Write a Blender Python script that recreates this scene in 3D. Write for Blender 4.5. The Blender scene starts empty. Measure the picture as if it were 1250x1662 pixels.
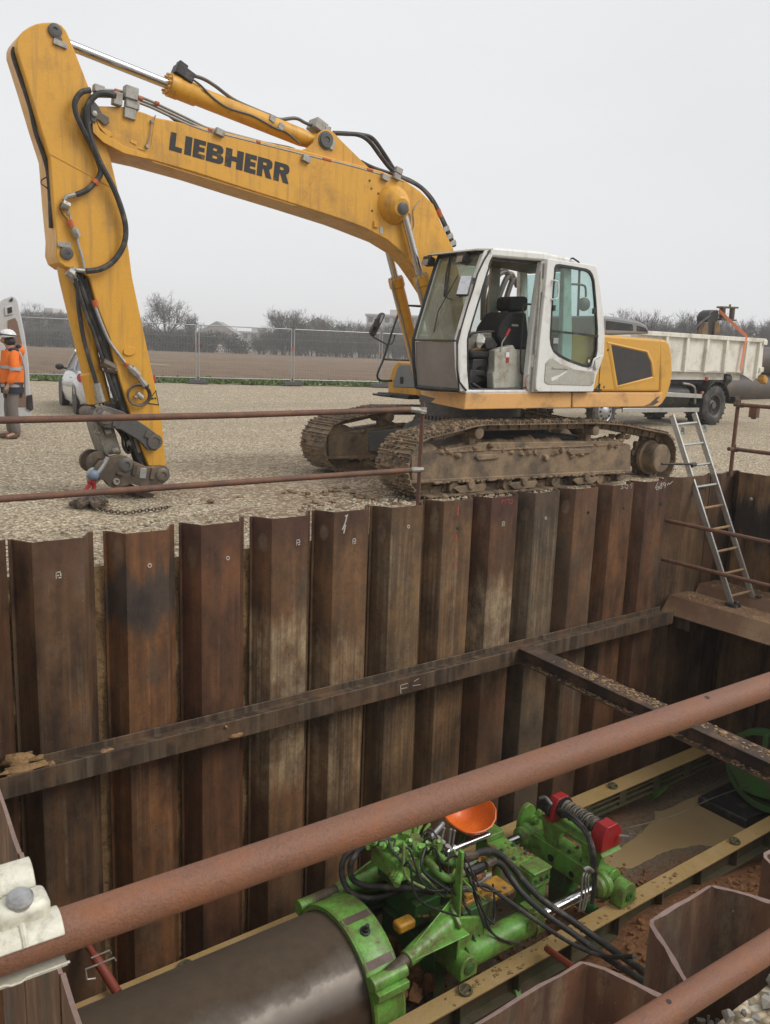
import bpy, bmesh, math, random
import numpy as np
from mathutils import Vector, Matrix
SC = bpy.context.scene
COL = SC.collection
R = math.radians
V = Vector
# ------------------------------------------------------------------ camera
F_PX, W_PX, H_PX = 1371.342, 1250.0, 1662.0
YAW, PITCH, ROLL = .6406, .1876, .0363
CAM = V((-1.2616, -5.846, 1.6378))
_f = V((math.sin(YAW) * math.cos(PITCH), math.cos(YAW) * math.cos(PITCH), -math.sin(PITCH)))
_r0 = V((math.cos(YAW), -math.sin(YAW), 0))
_u0 = _r0.cross(_f)
_r = math.cos(ROLL) * _r0 + math.sin(ROLL) * _u0
_u = -math.sin(ROLL) * _r0 + math.cos(ROLL) * _u0
cam = bpy.data.cameras.new('camera')
cam.sensor_fit = 'VERTICAL'
cam.sensor_height = 36.0
cam.lens = 36.0 * F_PX / H_PX
cam.clip_start = .05
cam.clip_end = 2000
cam.dof.use_dof = True
cam.dof.focus_distance = 9.0
cam.dof.aperture_fstop = 22.0
co = bpy.data.objects.new('camera', cam)
COL.objects.link(co)
co.matrix_world = Matrix(((_r.x, _u.x, -_f.x, CAM.x), (_r.y, _u.y, -_f.y, CAM.y), (_r.z, _u.z, -_f.z, CAM.z), (0, 0, 0, 1)))
SC.camera = co
# ------------------------------------------------------------------ sky, sun, exposure
world = bpy.data.worlds.new("World")
SC.world = world
world.use_nodes = True
wn, wl = world.node_tree.nodes, world.node_tree.links
bg = wn['Background']
sky = wn.new('ShaderNodeTexSky')
sky.sky_type = 'NISHITA'
sky.sun_disc = False
sky.sun_elevation = R(42)
sky.sun_rotation = R(142)
sky.air_density = 1.0
sky.dust_density = 6.0
hs = wn.new('ShaderNodeHueSaturation')
hs.inputs['Saturation'].default_value = .12
ov = wn.new('ShaderNodeMix'); ov.data_type = 'RGBA'
ov.inputs[0].default_value = .9
ov.inputs[7].default_value = (7.75, 7.82, 7.95, 1)            # even grey cloud sheet
cn = wn.new('ShaderNodeTexNoise'); cn.inputs['Scale'].default_value = 1.6; cn.inputs['Detail'].default_value = 5
cm = wn.new('ShaderNodeMapRange'); cm.inputs[1].default_value = .3; cm.inputs[2].default_value = .7; cm.inputs[3].default_value = .955; cm.inputs[4].default_value = 1.035
tcw = wn.new('ShaderNodeTexCoord'); mpw = wn.new('ShaderNodeMapping'); mpw.inputs['Scale'].default_value = (1, 1, 2.6)
wl.new(tcw.outputs['Generated'], mpw.inputs[0]); wl.new(mpw.outputs[0], cn.inputs['Vector']); wl.new(cn.outputs[0], cm.inputs[0])
cmul = wn.new('ShaderNodeVectorMath'); cmul.operation = 'SCALE'; wl.new(ov.outputs[2], cmul.inputs[0]); wl.new(cm.outputs[0], cmul.inputs['Scale'])
wl.new(sky.outputs[0], hs.inputs['Color'])
wl.new(hs.outputs[0], ov.inputs[6])
wl.new(cmul.outputs[0], bg.inputs['Color'])
bg.inputs['Strength'].default_value = .1
sun = bpy.data.lights.new('sun', 'SUN')
sun.energy = 1.7
sun.angle = R(30)
sun.color = (1, .97, .92)
so = bpy.data.objects.new('sun', sun)
COL.objects.link(so)
so.rotation_euler = (R(46), 0, R(38))
SC.view_settings.view_transform = 'Standard'
SC.view_settings.look = 'None'
SC.view_settings.exposure = .2
SC.view_settings.gamma = 1
SC.cycles.max_bounces = 6
SC.cycles.volume_bounces = 4

# ------------------------------------------------------------------ pixel -> point on a real plane
def ray(px, py):
    return _f + (px - 625) / F_PX * _r + (831 - py) / F_PX * _u
def onX(px, py, X):
    d = ray(px, py); return CAM + d * ((X - CAM.x) / d.x)
def onY(px, py, Y):
    d = ray(px, py); return CAM + d * ((Y - CAM.y) / d.y)
def onZ(px, py, Z):
    d = ray(px, py); return CAM + d * ((Z - CAM.z) / d.z)
def px(*pts, Y):
    return [onY(a, b, Y) for a, b in pts]

# ------------------------------------------------------------------ mesh builder
def frame(d):
    d = d.normalized()
    a = V((0, 0, 1)) if abs(d.z) < .9 else V((1, 0, 0))
    s = d.cross(a).normalized()
    return s, d.cross(s).normalized()
def spline(pts, k=6, closed=False):
    pts = [V(p) for p in pts]; n = len(pts); out = []
    for i in range(n if closed else n - 1):
        g = (lambda j: pts[j % n]) if closed else (lambda j: pts[min(max(j, 0), n - 1)])
        p0, p1, p2, p3 = g(i - 1), g(i), g(i + 1), g(i + 2)
        for j in range(k):
            t = j / k
            out.append(.5 * ((2 * p1) + (p2 - p0) * t + (2 * p0 - 5 * p1 + 4 * p2 - p3) * t * t + (3 * p1 - p0 - 3 * p2 + p3) * t ** 3))
    if not closed: out.append(pts[-1])
    return out
class MB:
    def __init__(s): s.v, s.f, s.m = [], [], []
    def add(s, vs, fs, m=0):
        b = len(s.v); s.v += [V(p) for p in vs]; s.f += [tuple(b + i for i in f) for f in fs]; s.m += [m] * len(fs); return s
    def bx(s, x0, x1, y0, y1, z0, z1, m=0):
        return s.add([(x0, y0, z0), (x1, y0, z0), (x1, y1, z0), (x0, y1, z0), (x0, y0, z1), (x1, y0, z1), (x1, y1, z1), (x0, y1, z1)],
                     [(0, 3, 2, 1), (4, 5, 6, 7), (0, 1, 5, 4), (1, 2, 6, 5), (2, 3, 7, 6), (3, 0, 4, 7)], m)
    def box(s, c, size, rot=None, m=0):
        c = V(c); h = V(size) / 2; M = rot or Matrix.Identity(3)
        vs = [c + M @ V((h.x * a, h.y * b, h.z * d)) for d in (-1, 1) for a, b in ((-1, -1), (1, -1), (1, 1), (-1, 1))]
        return s.add(vs, [(0, 3, 2, 1), (4, 5, 6, 7), (0, 1, 5, 4), (1, 2, 6, 5), (2, 3, 7, 6), (3, 0, 4, 7)], m)
    def bar(s, p0, p1, w, h, up=(0, 0, 1), m=0):
        p0, p1 = V(p0), V(p1); d = (p1 - p0).normalized(); u = V(up)
        a = d.cross(u).normalized(); u = a.cross(d).normalized()
        a, u = a * w / 2, u * h / 2
        vs = [p + x * a + y * u for p in (p0, p1) for x, y in ((-1, -1), (1, -1), (1, 1), (-1, 1))]
        return s.add(vs, [(0, 3, 2, 1), (4, 5, 6, 7), (0, 1, 5, 4), (1, 2, 6, 5), (2, 3, 7, 6), (3, 0, 4, 7)], m)
    def prism(s, pts, vec, m=0):
        pts = [V(p) for p in pts]; vec = V(vec); n = len(pts)
        return s.add(pts + [p + vec for p in pts], [tuple(range(n)), tuple(range(2 * n - 1, n - 1, -1))] + [(i, i + n, (i + 1) % n + n, (i + 1) % n) for i in range(n)], m)
    def pY(s, pts, y0, y1, m=0):
        """outline traced on the plane y0, given real thickness to y1"""
        return s.prism([onY(a, b, y0) for a, b in pts], (0, y1 - y0, 0), m)
    def tube(s, pts, r, n=8, closed=False, caps=True, m=0):
        pts = [V(p) for p in pts]; k = len(pts)
        rs = r if isinstance(r, (list, tuple)) else [r] * k
        vs = []; a = None
        for i, p in enumerate(pts):
            q0 = pts[(i - 1) % k] if (closed or i) else p
            q1 = pts[(i + 1) % k] if (closed or i < k - 1) else p
            d = (q1 - q0)
            if d.length < 1e-9: d = V((0, 0, 1))
            d.normalize()
            if a is None: a, _ = frame(d)
            a = (a - d * a.dot(d))
            if a.length < 1e-6: a, _ = frame(d)
            a.normalize(); b = d.cross(a)
            vs += [p + (a * math.cos(2 * math.pi * j / n) + b * math.sin(2 * math.pi * j / n)) * rs[i] for j in range(n)]
        fs = []
        for i in range(k if closed else k - 1):
            i2 = (i + 1) % k
            fs += [(i * n + j, i * n + (j + 1) % n, i2 * n + (j + 1) % n, i2 * n + j) for j in range(n)]
        if caps and not closed: fs += [tuple(range(n - 1, -1, -1)), tuple((k - 1) * n + j for j in range(n))]
        return s.add(vs, fs, m)
    def cyl(s, p0, p1, r, n=16, r1=None, m=0):
        return s.tube([p0, p1], [r, r if r1 is None else r1], n, m=m)
    def lathe(s, p0, d, prof, n=24, m=0, caps=True):
        p0 = V(p0); d = V(d).normalized(); a, b = frame(d); vs = []; fs = []; k = len(prof)
        for t, r in prof: vs += [p0 + d * t + (a * math.cos(2 * math.pi * j / n) + b * math.sin(2 * math.pi * j / n)) * max(r, 1e-4) for j in range(n)]
        for i in range(k - 1): fs += [(i * n + j, i * n + (j + 1) % n, (i + 1) * n + (j + 1) % n, (i + 1) * n + j) for j in range(n)]
        if caps: fs += [tuple(range(n - 1, -1, -1)), tuple((k - 1) * n + j for j in range(n))]
        return s.add(vs, fs, m)
    def sph(s, c, r, n=12, m=0):
        c = V(c); r = V(r) if hasattr(r, '__len__') else V((r, r, r)); k = n // 2 + 1; vs = []; fs = []
        for i in range(k + 1):
            t = math.pi * i / k
            vs += [c + V((r.x * math.sin(t) * math.cos(2 * math.pi * j / n), r.y * math.sin(t) * math.sin(2 * math.pi * j / n), r.z * math.cos(t))) for j in range(n)]
        for i in range(k): fs += [(i * n + j, (i + 1) * n + j, (i + 1) * n + (j + 1) % n, i * n + (j + 1) % n) for j in range(n)]
        return s.add(vs, fs, m)
    def lump(s, c, r, rnd, n=8, k=.35, m=0):
        b = len(s.v); s.sph(c, r, n, m); c = V(c); ks = n // 2 + 1
        amp = {}
        for i in range(b, len(s.v)):
            row = (i - b) // n; key = (row, 0 if row in (0, ks) else (i - b) % n)
            amp.setdefault(key, 1 + rnd.uniform(-k, k)); s.v[i] = c + (s.v[i] - c) * amp[key]
        return s
    def mesh(s, name, mats, org=V((0, 0, 0)), smooth=35, recalc=True):
        me = bpy.data.meshes.new(name)
        me.from_pydata([tuple(p - org) for p in s.v], [], s.f)
        for mt in (mats if isinstance(mats, (list, tuple)) else [mats]): me.materials.append(mt)
        if any(s.m): me.polygons.foreach_set('material_index', s.m)
        if recalc:
            bm = bmesh.new(); bm.from_mesh(me)
            bmesh.ops.remove_doubles(bm, verts=bm.verts, dist=1e-5)
            bmesh.ops.recalc_face_normals(bm, faces=bm.faces); bm.to_mesh(me); bm.free()
        if smooth:
            me.polygons.foreach_set('use_smooth', [True] * len(me.polygons))
            me.set_sharp_from_angle(angle=R(smooth))
        me.update()
        return me
WL = {}
def props(o, label=None, cat=None, group=None, kind=None):
    if label: o['label'] = label
    if cat: o['category'] = cat
    if group: o['group'] = group
    if kind: o['kind'] = kind
    return o
def thing(name, label, cat, loc=(0, 0, 0), group=None):
    o = bpy.data.objects.new(name, None); o.empty_display_size = .2; COL.objects.link(o); o.location = loc
    WL[o.name] = V(loc); return props(o, label, cat, group)
def bev(o, w, seg=2):
    if w:
        b = o.modifiers.new('bevel', 'BEVEL'); b.width = w; b.segments = seg; b.limit_method = 'ANGLE'; b.angle_limit = R(40)
    return o
def part(name, mb, mat, parent, bevel=0, label=None, smooth=35, recalc=True):
    org = WL[parent.name]
    o = bpy.data.objects.new(name, mb.mesh(name, mat, org, smooth, recalc)); COL.objects.link(o); o.parent = parent
    WL[o.name] = org
    if label: o['label'] = label
    return bev(o, bevel)
def solo(name, mb, mat, label, cat, group=None, bevel=0, smooth=35, org=None, kind=None, recalc=True):
    if org is None:
        xs = [p.x for p in mb.v]; ys = [p.y for p in mb.v]; org = V(((min(xs) + max(xs)) / 2, (min(ys) + max(ys)) / 2, min(p.z for p in mb.v)))
    org = V(org)
    o = bpy.data.objects.new(name, mb.mesh(name, mat, org, smooth, recalc)); COL.objects.link(o); o.location = org; WL[o.name] = org
    return bev(props(o, label, cat, group, kind), bevel)
def dup(root, loc, rotz=0, label=None, group=None, scale=None):
    r = root.copy(); COL.objects.link(r); r.location = loc; r.rotation_euler = (0, 0, rotz)
    if scale: r.scale = scale if hasattr(scale, '__len__') else (scale,) * 3
    if label: r['label'] = label
    if group: r['group'] = group
    for ch in list(root.children):
        c = ch.copy(); COL.objects.link(c); c.parent = r
        for g in ch.children:
            d = g.copy(); COL.objects.link(d); d.parent = c
    return r

# ------------------------------------------------------------------ materials
class NB:
    def __init__(s, name):
        s.mat = bpy.data.materials.new(name); s.mat.use_nodes = True
        s.n, s.l = s.mat.node_tree.nodes, s.mat.node_tree.links
        s.b = s.n['Principled BSDF']
    def new(s, t, **kw):
        n = s.n.new('ShaderNode' + t)
        for k, v in kw.items(): setattr(n, k, v)
        return n
    def put(s, sock, val):
        if isinstance(val, bpy.types.NodeSocket): s.l.new(val, sock)
        elif val is not None:
            if sock.type == 'RGBA' and len(val) == 3: val = (*val, 1)
            sock.default_value = val
    def vec(s, scale=(1, 1, 1), rand=True, coord='Object'):
        tc = s.new('TexCoord'); out = tc.outputs[coord]
        if rand:
            oi = s.new('ObjectInfo'); mu = s.new('Math', operation='MULTIPLY'); s.put(mu.inputs[0], oi.outputs['Random']); mu.inputs[1].default_value = 37.
            ad = s.new('VectorMath', operation='ADD'); s.put(ad.inputs[0], out); s.put(ad.inputs[1], mu.outputs[0]); out = ad.outputs[0]
        mp = s.new('VectorMath', operation='MULTIPLY'); s.put(mp.inputs[0], out); mp.inputs[1].default_value = scale
        return mp.outputs[0]
    def pos(s):
        return s.new('NewGeometry').outputs['Position']
    def xyz(s, v):
        x = s.new('SeparateXYZ'); s.put(x.inputs[0], v); return x.outputs
    def noise(s, v, scale, detail=4, rough=.55, dist=0):
        n = s.new('TexNoise'); s.put(n.inputs['Vector'], v); n.inputs['Scale'].default_value = scale; n.inputs['Detail'].default_value = detail
        n.inputs['Roughness'].default_value = rough; n.inputs['Distortion'].default_value = dist; return n.outputs[0]
    def vor(s, v, scale, feature='F1', rnd=1):
        n = s.new('TexVoronoi'); n.feature = feature; s.put(n.inputs['Vector'], v); n.inputs['Scale'].default_value = scale
        n.inputs['Randomness'].default_value = rnd; return n.outputs
    def ramp(s, fac, *stops):
        n = s.new('ValToRGB'); s.put(n.inputs[0], fac); e = n.color_ramp.elements
        while len(e) < len(stops): e.new(.5)
        for i, (p, c) in enumerate(stops):
            e[i].position = p; e[i].color = (c, c, c, 1) if isinstance(c, (int, float)) else (*c, 1)
        return n.outputs[0]
    def mix(s, fac, a, b, mode='MIX'):
        n = s.new('Mix', data_type='RGBA', blend_type=mode); s.put(n.inputs[0], fac); s.put(n.inputs[6], a); s.put(n.inputs[7], b); return n.outputs[2]
    def math(s, op, a, b=None, c=None, clamp=False):
        n = s.new('Math', operation=op, use_clamp=clamp); s.put(n.inputs[0], a); s.put(n.inputs[1], b)
        if c is not None: s.put(n.inputs[2], c)
        return n.outputs[0]
    def bump(s, h, strength=.3, dist=.01):
        n = s.new('Bump'); n.inputs['Strength'].default_value = strength; n.inputs['Distance'].default_value = dist; s.put(n.inputs['Height'], h)
        s.put(s.b.inputs['Normal'], n.outputs[0])
    def done(s, col, rough=.6, metal=0, **kw):
        s.put(s.b.inputs['Base Color'], col); s.put(s.b.inputs['Roughness'], rough); s.put(s.b.inputs['Metallic'], metal)
        for k, v in kw.items(): s.put(s.b.inputs[k.replace('_', ' ')], v)
        return s.mat
def mul(c, k): return tuple(min(1, x * k) for x in c)
def weather(name, base, rough=.55, metal=0, v=.14, dirt=None, chip=None, streak=None, bump=.15, bscale=40, vs=2.5, rand=True, grit=65, gs=1, cs=26, **kw):
    """paint or metal with uneven tone, dirt patches (colour, cover 0..1, scale), chips, run marks"""
    n = NB(name); p = n.vec(rand=rand)
    c = n.mix(n.noise(p, vs, 5), mul(base, 1 - v * 1.6), mul(base, 1 + v))
    c = n.mix(.35, c, n.mix(n.noise(p, 22, 5, .7), mul(base, .75), mul(base, 1.2)))
    rg = n.math('MULTIPLY_ADD', n.noise(p, 9, 4), .3, rough - .15)
    c = n.mix(1, c, n.ramp(n.noise(p, grit, 7, .8), (.32, (1 - .38 * gs, 1 - .40 * gs, 1 - .42 * gs)), (.52, (1, 1, 1)), (.75, (1 + .12 * gs,) * 3)), 'MULTIPLY')
    if streak:
        sc, am = streak
        sv = n.vec((9, 9, .6), rand)
        m = n.ramp(n.noise(sv, 1.6, 4, .6), (.62 - am * .35, 0), (.78 - am * .25, 1))
        c = n.mix(n.math('MULTIPLY', m, .7), c, sc)
    if dirt:
        dc, am, ds = dirt
        m = n.ramp(n.noise(p, ds, 8, .68), (.64 - am * .42, 0), (.80 - am * .36, 1))
        m2 = n.math('MULTIPLY', m, n.math('MULTIPLY_ADD', n.noise(p, ds * 9, 3), .7, .45), clamp=True)
        c = n.mix(m2, c, n.mix(n.noise(p, 60, 3), mul(dc, .7), mul(dc, 1.25)))
        rg = n.math('MAXIMUM', rg, n.math('MULTIPLY', m2, .85))
    if chip:
        cc, am = chip
        m = n.ramp(n.noise(p, cs, 6, .7), (.74 - am * .2, 0), (.77 - am * .2, 1))
        c = n.mix(m, c, cc)
    if bump: n.bump(n.noise(p, bscale, 5, .6), bump, .004)
    return n.done(c, rg, metal, **kw)
MUD = (.17, .115, .065)
RUST = (.13, .055, .028)
M = {}
M['yellow'] = weather('yellow_paint', (.66, .335, .035), .4, v=.07, dirt=((.36, .19, .04), .26, 1.7), chip=((.13, .07, .035), .2), streak=((.36, .19, .05), .3), bump=.06, gs=.25)
M['yellow_clean'] = weather('hood_paint', (.62, .325, .045), .35, v=.06, dirt=((.36, .2, .05), .2, 2.5), chip=((.12, .06, .03), .05), bump=.03, gs=.25)
M['peach'] = weather('skirt_paint', (.70, .38, .13), .5, v=.08, dirt=((.33, .19, .08), .35, 3), chip=((.14, .07, .03), .25), bump=.05, gs=.25)
M['white'] = weather('cab_white_paint', (.73, .73, .70), .42, v=.07, dirt=((.42, .38, .31), .32, 3.2), chip=((.2, .16, .12), .14), streak=((.4, .37, .3), .15), bump=.04, gs=.25)
M['panelgrey'] = weather('cab_trim_grey', (.43, .42, .36), .6, v=.1, dirt=((.24, .2, .14), .4, 5))
M['hood_grey'] = weather('hood_grey_paint', (.21, .215, .22), .5, dirt=((.2, .18, .15), .25, 4), gs=.25)
M['darkgrey'] = weather('dark_grey_metal', (.085, .082, .078), .5, dirt=(MUD, .32, 4), chip=((.2, .18, .16), .15))
M['black'] = weather('black_plastic', (.018, .018, .018), .5, dirt=((.12, .1, .08), .25, 6))
M['rubber'] = weather('rubber_hose', (.032, .031, .03), .6, dirt=((.16, .13, .1), .3, 8))
M['tyre'] = weather('tyre_rubber', (.028, .028, .028), .75, dirt=((.15, .12, .09), .4, 4), bump=.3)
M['chrome'] = weather('chrome_rod', (.62, .62, .64), .16, 1, v=.03, dirt=((.25, .2, .15), .15, 8), bump=0)
M['steel'] = weather('galvanised_steel', (.42, .43, .44), .42, .7, dirt=((.25, .22, .18), .3, 9))
M['dullsteel'] = weather('dull_fitting_steel', (.36, .35, .32), .5, .4, dirt=((.2, .15, .1), .35, 12))
M['mudsteel'] = weather('muddy_steel', (.115, .085, .06), .7, .1, v=.25, dirt=((.29, .20, .115), .62, 3), bump=.5, bscale=25)
M['trackpad'] = weather('track_shoe_steel', (.10, .078, .06), .6, .25, v=.3, dirt=((.31, .22, .13), .62, 6), bump=.6, bscale=30)
M['mud'] = weather('drying_mud', (.27, .19, .115), .95, v=.25, dirt=((.14, .09, .055), .5, 6), bump=.9, bscale=22)
M['hitch'] = weather('worn_brown_steel', (.085, .066, .05), .6, .3, v=.25, dirt=((.2, .14, .09), .45, 5), chip=((.25, .22, .18), .2), bump=.3)
M['linkgrey'] = weather('cement_dusted_steel', (.24, .22, .18), .75, dirt=((.10, .085, .065), .5, 7), bump=.4)
M['seatblack'] = weather('seat_cloth', (.022, .022, .024), .9, dirt=((.08, .07, .06), .2, 9))
M['letter'] = weather('black_lettering', (.012, .012, .013), .5, v=.1, dirt=((.3, .16, .03), .14, 9), bump=0)
M['orange'] = weather('orange_tape', (.55, .12, .04), .7, dirt=((.2, .1, .05), .4, 12))
M['linegrey'] = weather('oil_line_steel', (.24, .235, .22), .5, .3, dirt=((.2, .14, .08), .35, 10))
M['red'] = weather('red_paint', (.38, .018, .022), .4, chip=((.1, .05, .04), .2), dirt=((.2, .1, .07), .25, 8))
M['green'] = weather('green_paint', (.165, .41, .068), .42, v=.16, dirt=((.13, .085, .04), .52, 6), chip=((.06, .04, .025), .42), streak=((.05, .16, .03), .2), bump=.12)
M['green_dark'] = weather('grimy_green_paint', (.04, .17, .035), .5, v=.25, dirt=((.10, .08, .045), .55, 4), chip=((.06, .04, .02), .3))
M['seatorange'] = weather('orange_seat_plastic', (.80, .16, .02), .35, v=.04, dirt=((.5, .14, .04), .2, 8), bump=.02)
M['ochre'] = weather('ochre_paint', (.55, .28, .03), .5, dirt=((.2, .11, .05), .4, 8))
M['alu'] = weather('aluminium', (.52, .52, .50), .38, .75, v=.1, dirt=((.38, .3, .2), .28, 6), bump=.05)
M['tube'] = weather('rusty_scaffold_tube', (.125, .062, .042), .72, v=.2, dirt=((.19, .085, .042), .5, 7), chip=((.07, .04, .03), .25), bump=.35, bscale=90)
M['tube_near'] = weather('brown_scaffold_tube', (.20, .088, .05), .55, v=.2, dirt=((.23, .088, .036), .42, 14), chip=((.12, .055, .03), .42), bump=.45, bscale=320, vs=9, grit=210)
M['glass'] = None
def glass(name, tint, rough=.02, base=.1, var=.1, dc=(.42, .38, .32)):
    n = NB(name); p = n.vec()
    m = n.math('ADD', n.math('MULTIPLY_ADD', n.ramp(n.noise(p, 3, 6, .65), (.3, 0), (.75, 1)), var, base), n.math('MULTIPLY', n.ramp(n.noise(p, 30, 5, .7), (.55, 0), (.7, 1)), var * .5), clamp=True)
    tr = n.new('BsdfTransparent'); tr.inputs[0].default_value = (*tint, 1)
    gl = n.new('BsdfGlossy'); gl.inputs['Roughness'].default_value = rough
    lw = n.new('LayerWeight'); lw.inputs[0].default_value = .5
    fr = n.math('MULTIPLY_ADD', n.math('POWER', lw.outputs['Facing'], 4.5), .75, .035)
    df = n.new('BsdfDiffuse'); df.inputs[0].default_value = (*dc, 1)
    m1 = n.new('MixShader'); n.put(m1.inputs[0], fr); n.l.new(tr.outputs[0], m1.inputs[1]); n.l.new(gl.outputs[0], m1.inputs[2])
    m2 = n.new('MixShader'); n.put(m2.inputs[0], m); n.l.new(m1.outputs[0], m2.inputs[1]); n.l.new(df.outputs[0], m2.inputs[2])
    n.l.new(m2.outputs[0], n.n['Material Output'].inputs[0]); return n.mat
M['glass_front'] = glass('dusty_windscreen_glass', (.66, .72, .64), .05, .13, .32, (.46, .45, .36))
M['glass_low'] = glass('scratched_lower_glass', (.5, .48, .45), .3, .68, .3, (.29, .26, .235))
M['glass_teal'] = glass('tinted_door_glass', (.76, .88, .86), .02, .03, .08)
M['glass_clear'] = glass('clear_glass', (.9, .92, .9), .02, .02, .05)
# ================================================================== GROUND, PIT, SHEET PILES
def gravel_mat():
    n = NB('limestone_gravel'); p = n.pos()
    v1 = n.vor(p, 30); v2 = n.vor(p, 75)
    cx = n.xyz(v1[1]); cx2 = n.xyz(v2[1])
    c = n.ramp(cx[0], (0, (.12, .09, .055)), (.3, (.34, .275, .19)), (.6, (.52, .445, .335)), (.82, (.68, .61, .49)), (1, (.80, .76, .66)))
    c2 = n.ramp(cx2[1], (0, (.17, .13, .085)), (.5, (.42, .345, .245)), (1, (.64, .57, .45)))
    c = n.mix(n.ramp(n.noise(p, 9, 2), (.4, .15), (.6, .75)), c, c2)
    c = n.mix(n.ramp(v1[0], (.3, 0), (.75, .75)), c, (.09, .065, .04))      # soil between the stones
    c = n.mix(1, c, (1.17, 1.14, 1.06), 'MULTIPLY')
    # worn wheel tracks: finer, greyer, darker bands
    mp = n.new('Mapping'); n.put(mp.inputs[0], p); mp.inputs['Rotation'].default_value = (0, 0, R(-8)); mp.inputs['Scale'].default_value = (.11, .85, 1)
    rut = n.ramp(n.noise(mp.outputs[0], 1.0, 5, .6, .6), (.50, 0), (.62, 1))
    c = n.mix(n.math('MULTIPLY', rut, .38), c, n.mix(n.noise(p, 50, 4, .7), (.17, .13, .085), (.36, .30, .215)))
    c = n.mix(n.ramp(n.noise(p, 2.6, 7, .72), (.56, 0), (.70, .5)), c, (.22, .165, .10))
    big = n.noise(p, .55, 6, .6)
    c = n.mix(n.ramp(big, (.46, 0), (.68, .3)), c, (.30, .225, .14))
    x = n.xyz(p)
    # brown churned earth around the tracks and along the pit edge
    def blob(cx_, cy_, rx, ry):
        a = n.math('POWER', n.math('DIVIDE', n.math('SUBTRACT', x[0], cx_), rx), 2.)
        b = n.math('POWER', n.math('DIVIDE', n.math('SUBTRACT', x[1], cy_), ry), 2.)
        return n.ramp(n.math('ADD', n.math('ADD', a, b), n.math('MULTIPLY_ADD', n.noise(p, 1.6, 6, .65), 1.6, -.8)), (.35, 1), (1.0, 0))
    mk = n.math('MAXIMUM', n.math('MAXIMUM', blob(4.6, 2.2, 1.8, 1.3), blob(3.6, 1.4, 2.0, .7)), n.math('MULTIPLY', blob(2.5, 3.3, 1.1, .9), .6))
    mk = n.math('MAXIMUM', mk, n.math('MULTIPLY', blob(4.6, 4.6, 1.9, 1.5), .8)); mk = n.math('MAXIMUM', mk, n.math('MULTIPLY', blob(3.2, 3.0, 1.5, .8), .85))
    mc = n.mix(n.noise(p, 40, 4, .7), (.10, .066, .036), (.29, .20, .115))
    mc = n.mix(n.ramp(cx[0], (.62, 0), (.7, .8)), mc, (.45, .38, .28))
    c = n.mix(n.math('MULTIPLY', mk, .92), c, mc)
    h = n.math('SUBTRACT', n.math('MULTIPLY', n.noise(p, 5, 5), .8), v1[0])
    n.bump(h, 1.0, .022)
    return n.done(c, .9)
def field_mat():
    n = NB('ploughed_earth'); p = n.pos(); x = n.xyz(p)
    row = n.new('TexWave'); mp = n.new('Mapping'); n.put(mp.inputs[0], p); mp.inputs['Rotation'].default_value = (0, 0, R(14)); n.l.new(mp.outputs[0], row.inputs[0])
    row.inputs['Scale'].default_value = .5; row.inputs['Distortion'].default_value = 4; row.inputs['Detail'].default_value = 3; row.bands_direction = 'Y'
    c = n.mix(n.noise(p, .25, 6, .65), (.125, .078, .042), (.21, .137, .078))
    c = n.mix(n.math('MULTIPLY', row.outputs[1], .45), c, (.24, .162, .095))
    c = n.mix(n.ramp(n.noise(p, 2.2, 6, .75), (.5, 0), (.66, .7)), c, (.11, .068, .038))
    c = n.mix(n.ramp(n.noise(p, .05, 3), (.5, 0), (.7, .4)), c, (.27, .19, .115))
    mq = n.new('Mapping'); n.put(mq.inputs[0], p); mq.inputs['Rotation'].default_value = (0, 0, R(-36)); mq.inputs['Scale'].default_value = (1, .32, 1)
    c = n.mix(n.ramp(n.noise(mq.outputs[0], 1.1, 7, .8), (.47, 0), (.58, .75)), c, (.085, .052, .03))
    c = n.mix(n.ramp(n.noise(mq.outputs[0], .55, 6, .75), (.53, 0), (.62, .6)), c, (.26, .175, .105))
    n.bump(n.noise(p, 3, 6, .7), 1, .15)
    return n.done(c, .95)
def soil_mat(name, a, b, c3, sc=3, bs=18, bump=1.0, rough=.95):
    n = NB(name); p = n.pos()
    c = n.mix(n.noise(p, sc, 7, .65), a, b)
    c = n.mix(n.ramp(n.noise(p, sc * 6, 5, .7), (.52, 0), (.64, .8)), c, c3)
    n.bump(n.math('ADD', n.noise(p, bs, 6, .7), n.math('MULTIPLY', n.noise(p, bs * .2, 3), 1.5)), bump, .03)
    return n.done(c, rough)
M['gravel'] = gravel_mat()
M['field'] = field_mat()
M['clay'] = soil_mat('yellow_clay', (.22, .125, .05), (.38, .24, .11), (.13, .07, .03), 4)
M['sand'] = soil_mat('orange_sand', (.20, .085, .03), (.34, .165, .07), (.11, .05, .02), 3, 30)
M['concrete'] = soil_mat('wet_concrete_floor', (.15, .13, .105), (.25, .215, .17), (.18, .11, .06), 2, 20, .4, .75)
PX0, PX1, PY0, PY1 = -.80, 8.86, -4.80, .16      # the pit opening
PB = -3.5
def height(x, y):
    d = y + .27 * x - 6
    t = min(max((d - 9) / 12, 0), 1); h = .26 * t * t * (3 - 2 * t)
    e = math.exp(-((x - 7) / 3) ** 2 - ((y - 1.6) / .8) ** 2)
    h -= .05 * e
    if y < -4.7 and x > -2: h -= .36                      # lower gravel behind the near wall
    if x < -.7 and y < -1.5: h -= 1.3 * min(1, (-1.5 - y) / .8)
    return h
rnd = random.Random(4)
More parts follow.
